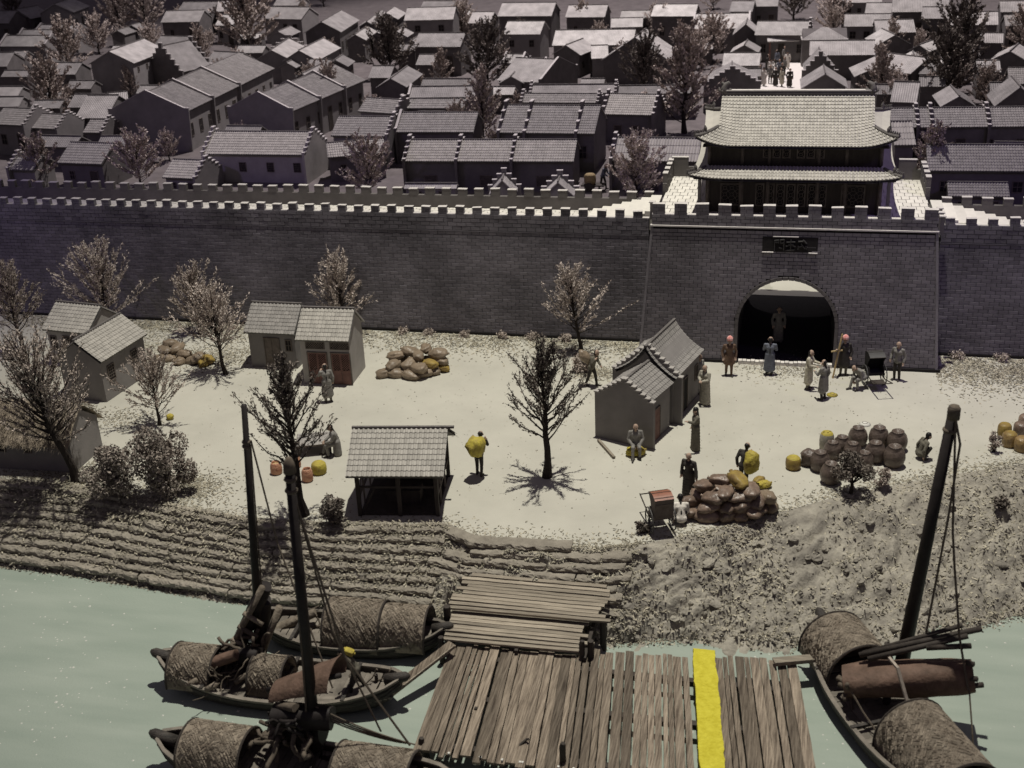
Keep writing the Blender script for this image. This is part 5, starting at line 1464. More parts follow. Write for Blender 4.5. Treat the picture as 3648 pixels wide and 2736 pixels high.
plank_thing('worn gangplank with red traces from the sampan up to the landing', (-9.779, 24.453, -1.12), (-8.529, 26.277, -0.72), 0.3, 0.05, 'plank')
plank_thing('short plank bridging the pier edge and the right-hand boat', (0.117, 27.16, -0.9), (1.274, 27.531, -0.9), 0.28, 0.06, 'plank_x')
plank_thing('pale stick of timber lying on the ground by the annex', (-6.276, 37.671, 0.03), (-5.538, 36.431, 0.03), 0.1, 0.06, 'plank_x', 'timber_stick', 'stick')


# ---------------------------------------------------------------- boats
def boat_root(name, label, a, b_, cat='boat'):
    a = Vector(a); b_ = Vector(b_); m = (a + b_) / 2; d = b_ - a
    t = thing(name, label, cat, (m.x, m.y, WZ), math.atan2(d.y, d.x))
    return t, math.hypot(d.x, d.y)


def hull(t, L, B, fb=0.42, sheer=0.45, n=22, seed=0, fore=1.0, blunt=0.07):
    """open wooden hull with planked sides, rails, deck boards and cross beams"""
    rnd = R(seed)
    def half(s): return B / 2 * max(0.0, 1 - abs(s) ** 2.6) ** 0.75 + blunt * B * abs(s) ** 4
    def top(s): return fb + sheer * abs(s) ** 2.4 * (1.0 if s < 0 else fore)
    outer = []; inner = []
    for i in range(n + 1):
        s = -1 + 2 * i / n; x = s * L / 2; h = half(s); z = top(s); kz = -0.12 + (z - 0.02) * 0.75 * abs(s) ** 5
        xx = x
        outer.append([(xx, -h, z), (xx, -h * 0.98, lerp(z, kz, 0.35)), (xx, -h * 0.86, lerp(z, kz, 0.7)), (xx, -h * 0.45, kz), (xx, h * 0.45, kz), (xx, h * 0.86, lerp(z, kz, 0.7)), (xx, h * 0.98, lerp(z, kz, 0.35)), (xx, h, z)])
        inner.append([(xx, -h + 0.06, z), (xx, -h + 0.08, lerp(z, kz, 0.6)), (xx, h - 0.08, lerp(z, kz, 0.6)), (xx, h - 0.06, z)])
    mb = MB().grid(outer); mb.grid([r[::-1] for r in inner])
    mb.add(outer[0], [tuple(range(8))]); mb.add(outer[-1], [tuple(range(8))[::-1]])
    ho = mb.build('hull', 'hull', t)
    for sg in (-1, 1):
        pts = [(p[0][0], sg * abs(p[0][1]), p[0][2] + 0.02) for p in outer]
        rows_ = [[(x, y - 0.06, z - 0.03), (x, y - 0.06, z + 0.03), (x, y + 0.06, z + 0.03), (x, y + 0.06, z - 0.03)] for x, y, z in pts]
        MB().grid(rows_, closed=True).build('gunwale', 'deck', t)
        for kz in (0.3, 0.62):
            pts = []
            for i in range(n + 1):
                o = outer[i]; y = lerp(abs(o[0][1]), abs(o[2][1]), kz); z = lerp(o[0][2], o[2][2], kz); pts.append((o[0][0], sg * (y + 0.01), z))
            MB().tube(pts, 0.028, 5).build('rubbing_strake', 'hull', t)
    # rounded stem and stern beams
    for sg in (-1, 1):
        z = top(sg)
        MB().tube([(sg * L * 0.44, 0, z - 0.12), (sg * L * 0.49, 0, z - 0.04), (sg * (L * 0.5 + 0.16), 0, z + 0.05), (sg * (L * 0.5 + 0.26), 0, z + 0.08)], [0.16, 0.16, 0.13, 0.05], 10).build('stem_beam', 'hull', t, True)
    # deck boards
    x = -L * 0.43
    while x < L * 0.43:
        w_ = rnd.uniform(0.16, 0.24); s = (x + w_ / 2) / (L / 2); h = max(0.1, half(s) - 0.1)
        MB().box(x, x + w_ - 0.015, -h, h, top(s) - 0.17, top(s) - 0.13).build('deck_board', 'deck', t, rot=(0, rnd.uniform(-0.02, 0.02), 0))
        x += w_
    for f in (-0.55, 0.05, 0.6):
        h = half(f); MB().box(f * L / 2 - 0.05, f * L / 2 + 0.05, -h - 0.05, h + 0.05, top(f) + 0.0, top(f) + 0.08).build('cross_beam', 'hull', t)
    return half, top


def canopy(t, x0, x1, r, h, z, seed=0, material='matting', drop=0.0):
    """woven mat hood bent over the hull, an open tunnel with thickness and lashings"""
    rnd = R(seed); rows_o = []; rows_i = []; nx = 14; na = 16
    for i in range(nx + 1):
        x = lerp(x0, x1, i / nx); ro = []; ri = []
        for j in range(na + 1):
            a = PI * j / na
            k = 1 + 0.015 * nz(x + seed, a, 0, 2.5) + 0.02 * (1 if i in (0, nx) else 0)
            ro.append((x, -math.cos(a) * r * k, z + math.sin(a) ** 0.8 * h * k))
            ri.append((x, -math.cos(a) * (r - 0.05) * k, z + math.sin(a) ** 0.8 * (h - 0.05) * k))
        rows_o.append(ro); rows_i.append(ri)
    mb = MB().grid([r_[::-1] for r_ in rows_o]); mb.grid(rows_i)
    for ro, ri, fl in ((rows_o[0], rows_i[0], 0), (rows_o[-1], rows_i[-1], 1)):
        mb.grid([ro, ri] if fl else [ri, ro])
    c = mb.build('mat_canopy', material, t, True)
    wv = MB()
    for _ in range(int(430 * (x1 - x0) * r)):
        x = rnd.uniform(x0 + 0.06, x1 - 0.06); a = rnd.uniform(0.15, PI - 0.15)
        d = rnd.choice((1, -1)); l = rnd.uniform(0.07, 0.13)
        pts = []
        for q in (-1, 1):
            xx = x + q * l * 0.6; aa = a + d * q * l / r * 0.7
            pts.append(Vector((xx, -math.cos(aa) * (r + 0.012), z + math.sin(aa) ** 0.8 * (h + 0.012))))
        wv.tube(pts, 0.019, 3)
    wv.build('woven_strips', material, c, kind='stuff')
    for x in (x0, x1):
        MB().tube([(x, -math.cos(PI * j / na) * r * 1.02, z + math.sin(PI * j / na) ** 0.8 * h * 1.02) for j in range(na + 1)], 0.03, 5).build('hoop', 'wood_dark', c)
    return c


def rope(t, pts, r=0.022, material='rope', sag=0.0, name='rope'):
    out = []
    for k in range(len(pts) - 1):
        a = Vector(pts[k]); b_ = Vector(pts[k + 1])
        for i in range(8):
            u = i / 8; p = a.lerp(b_, u); p.z -= sag * 4 * u * (1 - u); out.append(p)
    out.append(Vector(pts[-1]))
    return MB().tube(out, r, 5).build(name, material, t)


def mast_of(t, base, top_, r0, r1, rings=(0.82, 0.86)):
    a = Vector(base); b_ = Vector(top_)
    m = MB().tube([a, a.lerp(b_, 0.5), b_], [r0, (r0 + r1) / 2, r1], 12).build('mast', 'mast', t, True)
    for f in rings:
        c = a.lerp(b_, f); d = (b_ - a).normalized(); rr = lerp(r0, r1, f)
        MB().tube([c - d * 0.05, c, c + d * 0.05], [rr + 0.015, rr + 0.045, rr + 0.015], 10).build('mast_band', 'rope', m, True)
    return m


def L2(t, p):
    """world point to the boat's own coordinates"""
    c = math.cos(-t.rotation_euler[2]); s = math.sin(-t.rotation_euler[2]); d = Vector(p) - t.location
    return Vector((d.x * c - d.y * s, d.x * s + d.y * c, d.z))


def roll(t, a, b_, r, material='sail', name='furled_sail', seed=0, ends=True, flat=0.75):
    """a rolled-up sail: an uneven fat roll with folds"""
    a = Vector(a); b_ = Vector(b_); d = (b_ - a); n = 14; rows_ = []
    u = d.normalized(); v = Vector((-u.y, u.x, 0)).normalized(); w_ = u.cross(v)
    for i in range(n + 1):
        s = i / n; c = a + d * s; row = []
        for j in range(18):
            q = 2 * PI * j / 18
            k = r * (1 + 0.1 * math.sin(3 * q + s * 2) + 0.12 * nz(s * 3 + seed, math.cos(q), math.sin(q), 1.5)) * (1 - 0.12 * (2 * s - 1) ** 4)
            row.append(c + v * math.cos(q) * k + w_ * math.sin(q) * k * flat)
        rows_.append(row)
    mb = MB().grid(rows_, closed=True); mb.add(rows_[0], [tuple(range(18))[::-1]]); mb.add(rows_[-1], [tuple(range(18))])
    return mb.build(name, material, t, True)


def tangle(t, c, r, n, seed, rr=0.05, material='rope'):
    rnd = R(seed); c = Vector(c)
    for i in range(n):
        p = c + Vector((rnd.gauss(0, r), rnd.gauss(0, r * 0.6), rnd.gauss(0, r * 0.35)))
        pts = [p]
        d = Vector((rnd.gauss(0, 1), rnd.gauss(0, 1), rnd.gauss(0, 0.4))).normalized()
        for k in range(6):
            d = (d + Vector((rnd.gauss(0, 0.5), rnd.gauss(0, 0.5), rnd.gauss(0, 0.3)))).normalized(); pts.append(pts[-1] + d * 0.14)
        MB().tube(pts, rr * rnd.uniform(0.5, 1.1), 6).build('rope_coil', material, t, True)


def boat_a():
    t, L = boat_root('covered_sampan', 'sampan with two woven mat hoods moored against the landing', (-14.61, 26.881, -1.2), (-9.013, 27.125, -1.2))
    half, top = hull(t, L, 1.7, 0.4, 0.42, seed=1)
    canopy(t, -0.6, 1.05, 0.82, 1.12, 0.28, 2)
    canopy(t, 1.05, 2.35, 0.72, 1.0, 0.34, 3)
    tangle(t, (-1.3, 0.1, 0.35), 0.2, 5, 4, 0.03)
    MB().box(-2.2, -0.7, -0.5, -0.1, 0.3, 0.36).build('loose_board', 'deck', t)
    roll(t, (-2.3, -0.1, 0.35), (-1.15, 0.35, 0.75), 0.17, 'matting', 'rolled_mat', 5)
    return t


def boat_b():
    t, L = boat_root('sampan', 'dark sampan with mast, two mat hoods and a porter on deck', (-16.433, 24.454, -1.2), (-9.51, 24.602, -1.2))
    half, top = hull(t, L, 1.9, 0.42, 0.5, seed=6)
    canopy(t, -3.0, -1.75, 0.72, 0.86, 0.34, 7)
    canopy(t, -0.7, 0.25, 0.62, 0.8, 0.3, 8)
    b0 = L2(t, (-13.931, 25.428, -1.2)); t0 = L2(t, (-13.309, 25.43, 6.666))
    mast_of(t, (b0.x, b0.y, 0.2), t0, 0.13, 0.075, (0.855, 0.87))
    # furled dark sail hauled up against the mast
    roll(t, (b0.x - 0.75, b0.y - 0.05, 0.55), (b0.x + 0.42, b0.y + 0.1, 2.75), 0.24, 'mast', seed=9, flat=0.9)
    for k, (dx, dz) in enumerate(((-0.55, 0.6), (-0.35, 1.0), (-0.1, 1.45), (0.12, 1.9))):
        MB().tube([(b0.x + dx - 0.3, b0.y - 0.25, dz + 0.15), (b0.x + dx + 0.25, b0.y - 0.3, dz - 0.15)], 0.07, 8).build('sail_batten', 'matting' if k % 2 else 'rope', t, True)
    MB().tube([(b0.x - 0.9, b0.y - 0.2, 0.5), (b0.x + 0.5, b0.y - 0.25, 2.95)], 0.09, 8).build('yard', 'matting', t, True)
    MB().tube([(b0.x + 0.1, b0.y - 0.1, 0.6), (b0.x + 0.75, b0.y + 0.1, 2.1)], 0.1, 8).build('yard', 'matting', t, True)
    roll(t, (-2.5, -0.35, 0.7), (-1.1, -0.1, 1.25), 0.2, 'sail', 'rolled_cloth', 10)
    for x, y in ((-2.35, -0.75), (-1.75, -0.85), (-1.1, -0.4)): MB().tube([(x, y, 0.55), (x + 0.3, y + 0.1, 0.72)], 0.09, 8).build('fender_roll', 'matting', t, True)
    tangle(t, (-1.4, -0.3, 0.7), 0.3, 16, 11, 0.025)
    rope(t, [t0 * 1.0 + Vector((0.05, 0, -1.0)), (b0.x + 1.0, b0.y, 4.2), (1.6, -0.2, 0.5)], 0.025)
    rope(t, [t0 + Vector((0.02, 0, -1.2)), (b0.x + 0.15, b0.y + 0.1, 0.5)], 0.02)
    tangle(t, (2.4, 0.1, 0.5), 0.2, 4, 12, 0.02)
    tangle(t, (b0.x - 0.2, b0.y - 0.3, 1.0), 0.3, 14, 71, 0.05)
    roll(t, (-2.0, 0.3, 0.8), (-0.6, 0.25, 1.0), 0.3, 'mast', 'furled_sail', 72)
    roll(t, (b0.x - 0.1, b0.y + 0.15, 0.5), (b0.x + 0.3, b0.y + 0.2, 2.2), 0.26, 'mast', 'furled_sail', 73)
    tangle(t, (-0.9, 0.1, 0.9), 0.3, 12, 74, 0.03)
    MB().tube([(2.75, 0.1, 0.3), (2.75, 0.1, 0.85)], 0.05, 7).build('bollard', 'wood_dark', t)
    # loose floor boards at the bow
    for k in range(5): MB().para((0.9 + k * 0.12, -0.75 + k * 0.06, 0.36), (1.9, 0.2, 0.06), (-0.02, 0.11, 0), (0, 0, 0.04)).build('loose_board', 'deck', t)
    return t


def boat_c():
    t, L = boat_root('sampan', 'nearest sampan at the bottom edge with tall mast and brown furled sail', (-14.85, 21.4, -1.2), (-7.25, 21.25, -1.2))
    half, top = hull(t, L, 2.0, 0.42, 0.45, seed=13)
    canopy(t, -3.0, -1.35, 0.78, 0.95, 0.34, 14)
    canopy(t, 1.0, 2.9, 0.8, 0.9, 0.34, 15)
    b0 = L2(t, (-10.95, 22.01, -1.2)); t0 = L2(t, (-10.64, 22.01, 6.883))
    mast_of(t, (b0.x, b0.y, 0.2), t0, 0.16, 0.11, (0.93, 0.965))
    MB().tube([t0 - Vector((0, 0, 0.12)), t0 + Vector((0, 0, 0.1)), t0 + Vector((0.02, 0, 0.25))], [0.15, 0.13, 0.06], 9).build('mast_cap', 'rope', t, True)
    # brown cloth draped from the yard
    rows_ = []
    a = Vector((b0.x - 1.05, b0.y + 0.3, 1.85)); d = Vector((1.6, 0.3, 0.5))
    for i in range(13):
        s = i / 12; c = a + d * s; r = []
        for j in range(11):
            q = j / 10
            ang = PI * (0.98 - 1.15 * q)
            rr = 0.52 * (0.75 + 0.5 * s) * (1 + 0.07 * nz(s * 4, q * 3, 1, 1.4))
            r.append((c.x, c.y - math.cos(ang) * rr * -1.0, c.z + math.sin(ang) * rr * 0.75))
        rows_.append(r)
    mb = MB().grid(rows_); mb.grid([[(x, y, z - 0.03) for x, y, z in r][::-1] for r in rows_])
    mb.build('furled_sail', 'sail', t, True)
    MB().tube([a + Vector((-0.2, 0, 0.05)), a + d + Vector((0.1, 0, 0.05))], 0.07, 8).build('yard', 'mast', t, True)
    roll(t, (b0.x - 0.95, b0.y - 0.1, 1.5), (b0.x + 0.55, b0.y + 0.05, 1.55), 0.34, 'mast', 'furled_sail', 16, flat=0.9)
    tangle(t, (b0.x - 0.55, b0.y - 0.3, 1.05), 0.3, 16, 17, 0.07, 'rope')
    roll(t, (b0.x - 1.2, b0.y + 0.2, 0.75), (b0.x + 0.2, b0.y + 0.2, 0.95), 0.42, 'mast', 'furled_sail', 75)
    tangle(t, (b0.x - 0.2, b0.y - 0.2, 1.5), 0.35, 10, 76, 0.05, 'mast')
    rope(t, [t0 - Vector((0.05, 0, 0.7)), (b0.x - 0.05, b0.y - 0.2, 1.0)], 0.025)
    roll(t, (b0.x - 0.8, b0.y, 1.75), (b0.x - 0.25, b0.y - 0.25, 1.95), 0.13, 'rope', 'rolled_cloth', 18)
    rope(t, [t0 - Vector((0, 0, 0.6)), (b0.x + 1.1, b0.y, 3.5), (b0.x + 2.5, b0.y + 0.1, 0.95)], 0.03)
    rope(t, [t0 - Vector((0, 0, 0.5)), (b0.x + 0.7, b0.y + 0.3, 4.0), (b0.x + 1.6, b0.y + 0.5, 0.9)], 0.026)
    for k in range(4): rope(t, [(b0.x + 0.15, b0.y - 0.05, 1.9 - 0.08 * k), (b0.x + 2.6 - 0.12 * k, b0.y + 0.2, 0.9)], 0.02, sag=0.1)
    MB().tube([(b0.x - 0.05, b0.y, 0.2), (b0.x + 1.9, b0.y - 0.25, 0.7)], 0.07, 7).build('boom', 'mast', t)
    return t


def boat_d():
    t, L = boat_root('junk', 'right-hand boat with thick dark mast and large rolled brown sail', (1.35, 29.1, -1.2), (4.75, 22.4, -1.2))
    half, top = hull(t, L, 2.3, 0.5, 0.5, seed=20)
    canopy(t, -3.15, -1.55, 0.95, 1.05, 0.45, 21)
    canopy(t, 0.85, 3.2, 0.95, 1.15, 0.45, 22)
    b0 = L2(t, (3.658, 28.701, -1.2)); t0 = L2(t, (4.12, 28.59, 6.24))
    b0 = L2(t, (3.3, 27.2, -1.2)); t0 = L2(t, (3.92, 27.2, 6.875))
    mast_of(t, (b0.x, b0.y, 0.2), t0, 0.19, 0.125, (0.925,))
    MB().tube([t0 - Vector((0, 0, 0.32)), t0 - Vector((0, 0, 0.05)), t0 + Vector((0, 0, 0.02))], [0.15, 0.15, 0.11], 12).build('mast_cap', 'rope', t, True)
    pa = L2(t, (1.877, 26.2, -0.546)); pb = L2(t, (4.947, 26.2, 0.059))
    sl = roll(t, pa, pb, 0.52, 'sail', seed=23, flat=0.8)
    for (xa, ya, xb, yb, yy, r) in ((985, 700, 1890, 500, 26.5, 0.075), (1050, 735, 1790, 560, 26.35, 0.07), (1000, 720, 1700, 545, 26.6, 0.06)):
        MB().tube([L2(t, g_) for g_ in yard_pts[(xa, xb)]], r, 8).build('yard', 'wood_dark', t, True)
    for p in batten_pts: MB().tube([L2(t, p[0]), L2(t, p[1])], 0.07, 8).build('sail_batten', 'wood_dark', t, True)
    tangle(t, pa + Vector((0.1, 0, -0.1)), 0.13, 6, 24, 0.06, 'rope')
    rope(t, [L2(t, p) for p in rope_pts[0]], 0.05, 'rope_pale')
    for k in (1, 2, 3): rope(t, [L2(t, p) for p in rope_pts[k]], 0.03 if k < 3 else 0.022, 'rope')
    rope(t, [L2(t, p) for p in rope_pts[4]], 0.025, 'rope')
    MB().tube([(b0.x - 0.1, b0.y - 0.2, 0.3), (b0.x + 0.75, b0.y - 0.75, 0.55)], 0.1, 8).build('boom', 'mast', t, True)
    MB().box(-0.9, 0.7, -0.75, -0.35, 0.34, 0.4).build('loose_board', 'deck', t)
    roll(t, (-2.75, 0.35, 0.75), (-2.45, 0.05, 0.8), 0.14, 'jar_tan', 'rope_bundle', 25)
    return t


yard_pts = {(985, 1890): [(2.235, 26.5, 0.085), (5.056, 26.5, 1.231)], (1050, 1790): [(2.44, 26.35, 0.098), (4.731, 26.35, 1.082)], (1000, 1700): [(2.32, 26.6, 0.084), (4.619, 26.6, 1.209)]}
batten_pts = [((3.8, 26.3, 0.648), (4.792, 26.1, 0.973)), ((4.775, 25.9, -0.098), (5.132, 25.8, 0.075)), ((4.719, 26.0, 0.542), (4.874, 25.9, 0.576)), ((4.75, 25.9, 0.141), (4.983, 25.8, 0.227))]
rope_pts = [[(2.882, 25.75, 0.637), (3.058, 25.4, 0.621), (3.358, 25.0, -0.187), (3.518, 24.3, -0.635), (3.755, 23.8, -1.011)],
            [(3.958, 27.1, 6.6), (4.113, 27.0, 5.993), (4.013, 26.8, 4.089), (3.769, 26.6, 0.548)],
            [(3.964, 27.1, 6.541), (4.157, 26.8, 3.714), (4.268, 26.6, 2.839), (4.506, 26.2, 1.162), (4.777, 25.7, -0.024)],
            [(4.807, 25.7, -0.019), (4.892, 25.0, -0.817), (4.968, 24.6, -1.524)],
            [(1.903, 25.9, -0.312), (2.343, 25.4, -0.812), (2.699, 25.0, -1.096)]]
boat_a(); boat_b(); boat_c(); boat_d()


# ---------------------------------------------------------------- sacks, jars
def sack_mesh(seed, material, lx=0.34, ly=0.22, lz=0.16):
    rnd = R(seed); rows_ = []
    for i in range(15):
        th = PI * i / 14 - PI / 2; r = []
        for j in range(20):
            ph = 2 * PI * j / 20
            x, y, z = math.cos(th) * math.cos(ph), math.cos(th) * math.sin(ph), math.sin(th)
            k = 1 + 0.22 * nz(x + seed, y, z, 1.4) + 0.12 * nz(x, y + seed, z, 3.2) + 0.05 * nz(x, y, z + seed, 7)
            sx = math.copysign(abs(x) ** 0.75, x); sy = math.copysign(abs(y) ** 0.75, y)
            r.append((sx * lx * k, sy * ly * k, z * lz * k))
        rows_.append(r)
    mb = MB().grid(rows_, closed=True)
    mb.tube([(lx * 0.85, 0, 0.01), (lx * 1.02, 0, 0.02), (lx * 1.12, 0, 0.03)], [0.05, 0.035, 0.055], 7)
    mb.smooth = True
    return mb.mesh('sack', material)


def jar_mesh(seed, material, r=0.3, h=0.62):
    rnd = R(seed); prof = [(0.62, 0), (0.85, 0.12), (1.0, 0.38), (0.98, 0.6), (0.82, 0.82), (0.55, 0.95), (0.6, 1.0), (0.42, 1.0), (0.36, 0.93), (0.0, 0.9)]
    rows_ = []
    for k, (a, z) in enumerate(prof):
        rows_.append([(math.cos(2 * PI * j / 16) * a * r * (1 + 0.05 * nz(j * 0.5, z * 3, seed, 1)), math.sin(2 * PI * j / 16) * a * r * (1 + 0.05 * nz(j * 0.5, z * 3, seed + 3, 1)), z * h * (1 + 0.03 * nz(j * 0.4, seed, 2, 1))) for j in range(16)])
    mb = MB().grid(rows_, closed=True); mb.smooth = True
    return mb.mesh('jar', material)


SK = {m: [sack_mesh(s + i * 7, m) for i in range(4)] for s, m in ((1, 'sack'), (2, 'sack_tan'), (3, 'mustard_sack'), (4, 'yellow_sack'))}
rnd = R(9)


def sack(p, material, label, group, sc=1.0, rz=None, tilt=0.25):
    o = inst('sack', rnd.choice(SK[material]), None, p, (rnd.uniform(-tilt, tilt), rnd.uniform(-tilt, tilt), rnd.uniform(0, PI) if rz is None else rz), sc * rnd.uniform(0.92, 1.08))
    return tag(o, label, 'sack', group)


ORD = ['first', 'second', 'third', 'fourth', 'fifth', 'sixth', 'seventh', 'eighth', 'ninth', 'tenth', 'eleventh', 'twelfth']


def courses(pts, zs):
    """for each sack: its course in the heap and its place in that course from the left"""
    lay = [sum(p[2] > z for z in zs) for p in pts]
    out = []
    for i, p in enumerate(pts):
        r = sorted(q[0] for j, q in enumerate(pts) if lay[j] == lay[i]).index(p[0])
        out.append('%s from left in the %s course' % (ORD[r], ('bottom', 'middle', 'upper', 'top')[lay[i]]))
    return out


PILE1 = [(-15.702, 42.219, 0.14), (-15.197, 42.252, 0.14), (-14.552, 42.134, 0.14), (-14.128, 42.418, 0.14), (-13.529, 43.117, 0.16), (-13.884, 42.79, 0.16), (-15.392, 42.431, 0.42), (-14.752, 42.55, 0.45), (-14.251, 42.262, 0.42), (-13.942, 42.722, 0.42), (-13.61, 43.126, 0.42), (-15.451, 42.967, 0.62), (-14.904, 43.213, 0.72), (-14.281, 43.42, 0.8), (-13.703, 43.181, 0.7), (-14.469, 42.943, 0.68), (-15.289, 43.397, 0.3), (-14.3, 43.358, 0.3)]
CO1 = courses(PILE1, (0.22, 0.5))
for i, p in enumerate(PILE1):
    sack(p, 'mustard_sack' if i in (4, 9) else 'sack_tan', ('mustard-stained' if i in (4, 9) else 'tan') + ' sack of the red-door cottage heap, ' + CO1[i], 'tan sacks heaped before the wall', 1.12)
PILE2 = [((-2.114, 32.802, 0.18), 'sack'), ((-1.485, 32.897, 0.18), 'sack'), ((-1.094, 33.082, 0.18), 'sack'), ((-0.569, 33.446, 0.18), 'sack'), ((-0.239, 33.716, 0.2), 'sack_tan'), ((-2.675, 32.972, 0.16), 'sack'), ((-2.636, 33.192, 0.42), 'sack'), ((-2.061, 32.842, 0.45), 'sack'), ((-1.488, 33.055, 0.45), 'sack'), ((-1.027, 33.092, 0.45), 'sack'), ((-0.623, 33.319, 0.5), 'sack'), ((-0.341, 33.56, 0.55), 'sack_tan'), ((-2.274, 33.448, 0.85), 'sack'), ((-1.955, 32.897, 0.75), 'sack'), ((-1.592, 33.06, 0.85), 'sack'), ((-1.161, 33.137, 0.7), 'sack'), ((-0.837, 33.334, 0.85), 'sack'), ((-1.79, 33.641, 1.0), 'sack'), ((-1.225, 33.505, 1.1), 'mustard_sack'), ((-2.423, 33.437, 0.5), 'sack'), ((-1.767, 33.142, 0.25), 'sack'), ((-0.777, 33.141, 0.3), 'sack'), ((-1.424, 34.047, 0.5), 'sack'), ((-1.891, 33.96, 0.4), 'sack')]
CO2 = courses([q[0] for q in PILE2], (0.22, 0.6, 0.95))
for i, (p, m) in enumerate(PILE2):
    lb = 'glossy brown sack of the rickshaw heap, ' + CO2[i]
    if m == 'mustard_sack': lb = 'large mustard-brown sack on top of the big glossy heap'
    if m == 'sack_tan': lb = 'tan sack at the right end of the glossy heap, ' + ('lower one' if i == 4 else 'upper one')
    sack(p, m, lb, 'glossy sacks heaped near the bank', 1.25 if m == 'mustard_sack' else 1.14)
sack((-0.626, 35.335, 0.14), 'mustard_sack', 'yellow-stained sack behind the big glossy heap, left of two', 'yellow-stained sacks behind the heap', 0.75)
sack((-0.473, 35.116, 0.14), 'yellow_sack', 'yellow-stained sack behind the big glossy heap, right of two', 'yellow-stained sacks behind the heap', 0.75)
PILE3 = [(-25.924, 42.496, 0.1), (-25.49, 42.615, 0.1), (-24.849, 42.436, 0.1), (-24.366, 42.56, 0.1), (-23.765, 42.442, 0.1), (-25.828, 43.012, 0.3), (-25.688, 43.343, 0.5), (-24.781, 42.792, 0.28), (-24.032, 42.494, 0.28), (-23.639, 42.557, 0.22), (-25.249, 43.105, 0.4)]
CO3 = courses(PILE3, (0.15, 0.33))
for i, p in enumerate(PILE3): sack(p, 'mustard_sack' if i in (4, 9) else 'sack_tan', ('round full sack on the low tree-side heap, ' if i == 6 else 'flattened sack of the low tree-side heap, ') + CO3[i], 'flattened sacks at left', 1.05)

JR = [jar_mesh(i, 'jar') for i in range(3)]
jars = [((2.559, 38.627, 0.0), 1.1), ((3.247, 38.679, 0.0), 1.15), ((3.837, 38.449, 0.0), 1.15), ((3.673, 37.256, 0.0), 1.2), ((3.08, 37.511, 0.0), 1.15), ((2.015, 37.969, 0.0), 1.0), ((1.697, 37.529, 0.0), 1.0), ((1.286, 36.616, 0.0), 1.1), ((1.619, 35.801, 0.0), 1.15), ((2.353, 37.536, 0.0), 1.0), ((2.714, 36.907, 0.0), 1.0)]
jl = ['dark clay jar, left rear one of the jar cluster', 'dark clay jar, middle rear one of the jar cluster', 'dark clay jar with open rim, right rear one of the cluster', 'dark rough clay jar at the right front of the cluster', 'dark clay jar just behind the small round tree', 'dark clay jar partly hidden left of the small tree crown', 'dark jar next to the yellow-topped one', 'smooth dark jar with narrow rim at the left front of the cluster', 'foremost dark clay jar of the cluster', 'dark jar hidden behind the small tree crown', 'dark jar at the trunk of the small round tree']
for (p, s), lb in zip(jars, jl):
    o = inst('jar', rnd.choice(JR), None, p, rnd.uniform(0, 6), s); tag(o, lb, 'jar', 'dark clay jars')
o = inst('jar', sack_mesh(50, 'jar', 0.3, 0.28, 0.3), None, (0.953, 36.944, 0.27)); tag(o, 'smooth round dark bale at the left end of the jar cluster', 'bale')


def barrel(p, label, material, r, h, top_mat, name='basket_bale', cat='bale', rz=0.0):
    t = thing(name, label, cat, p, rz)
    rows_ = [[(math.cos(2 * PI * j / 18) * r * a * (1 + 0.04 * nz(j * 0.6, z * 4, r * 9, 1)), math.sin(2 * PI * j / 18) * r * a * (1 + 0.04 * nz(j * 0.6, z * 4, 3, 1)), z * h) for j in range(18)] for a, z in ((0.86, 0), (1.0, 0.2), (1.02, 0.5), (0.98, 0.8), (0.86, 0.93))]
    b_ = MB().grid(rows_, closed=True).build('body', material, t, True)
    rows_ = [[(math.cos(2 * PI * j / 18) * r * a, math.sin(2 * PI * j / 18) * r * a, z * h) for j in range(18)] for a, z in ((0.87, 0.92), (0.7, 1.02), (0.35, 1.05), (0.0, 1.04))]
    tp = MB().grid(rows_, closed=True).build('top', top_mat, t, True)
    return t, tp


t, tp = barrel((1.517, 38.21, 0.0), 'tall pale bale with bright yellow top carrying small dark curls', 'bone_bale', 0.24, 0.62, 'yellow_sack') if 'bone_bale' in MATS else barrel((1.517, 38.21, 0.0), 'tall pale bale with bright yellow top carrying small dark curls', 'cloth_bone', 0.24, 0.62, 'yellow_sack')
for dx, dy in ((-0.1, -0.06), (0.03, -0.1), (0.1, 0.02)):
    MB().tube([(dx + 0.03 * math.cos(q), dy + 0.03 * math.sin(q), 0.655) for q in (0.5, 1.5, 2.5, 3.5)], 0.008, 4).build('dark_curl', 'hair', tp)
barrel((0.432, 36.618, 0.0), 'short yellow-topped bale standing apart left of the jars', 'mustard_sack', 0.25, 0.42, 'yellow_sack')
for k, (p, lb, m, r, h) in enumerate((((7.484, 40.048, 0.0), 'yellow-stained bale at the right edge, rear left of its group', 'mustard_sack', 0.23, 0.45), ((7.546, 39.285, 0.0), 'yellow-stained bale at the right edge, front left of its group', 'jar_tan', 0.25, 0.5), ((7.899, 38.98, 0.0), 'tan knotted bale at the right edge, front one', 'jar_tan', 0.26, 0.48), ((8.063, 40.268, 0.0), 'brown glossy bale cut by the right edge, middle one', 'sack', 0.26, 0.42), ((8.291, 40.91, 0.0), 'brown bale cut by the right edge, rearmost', 'sack', 0.24, 0.42))):
    barrel(p, lb, m, r, h, 'mustard_sack' if k < 2 else m)


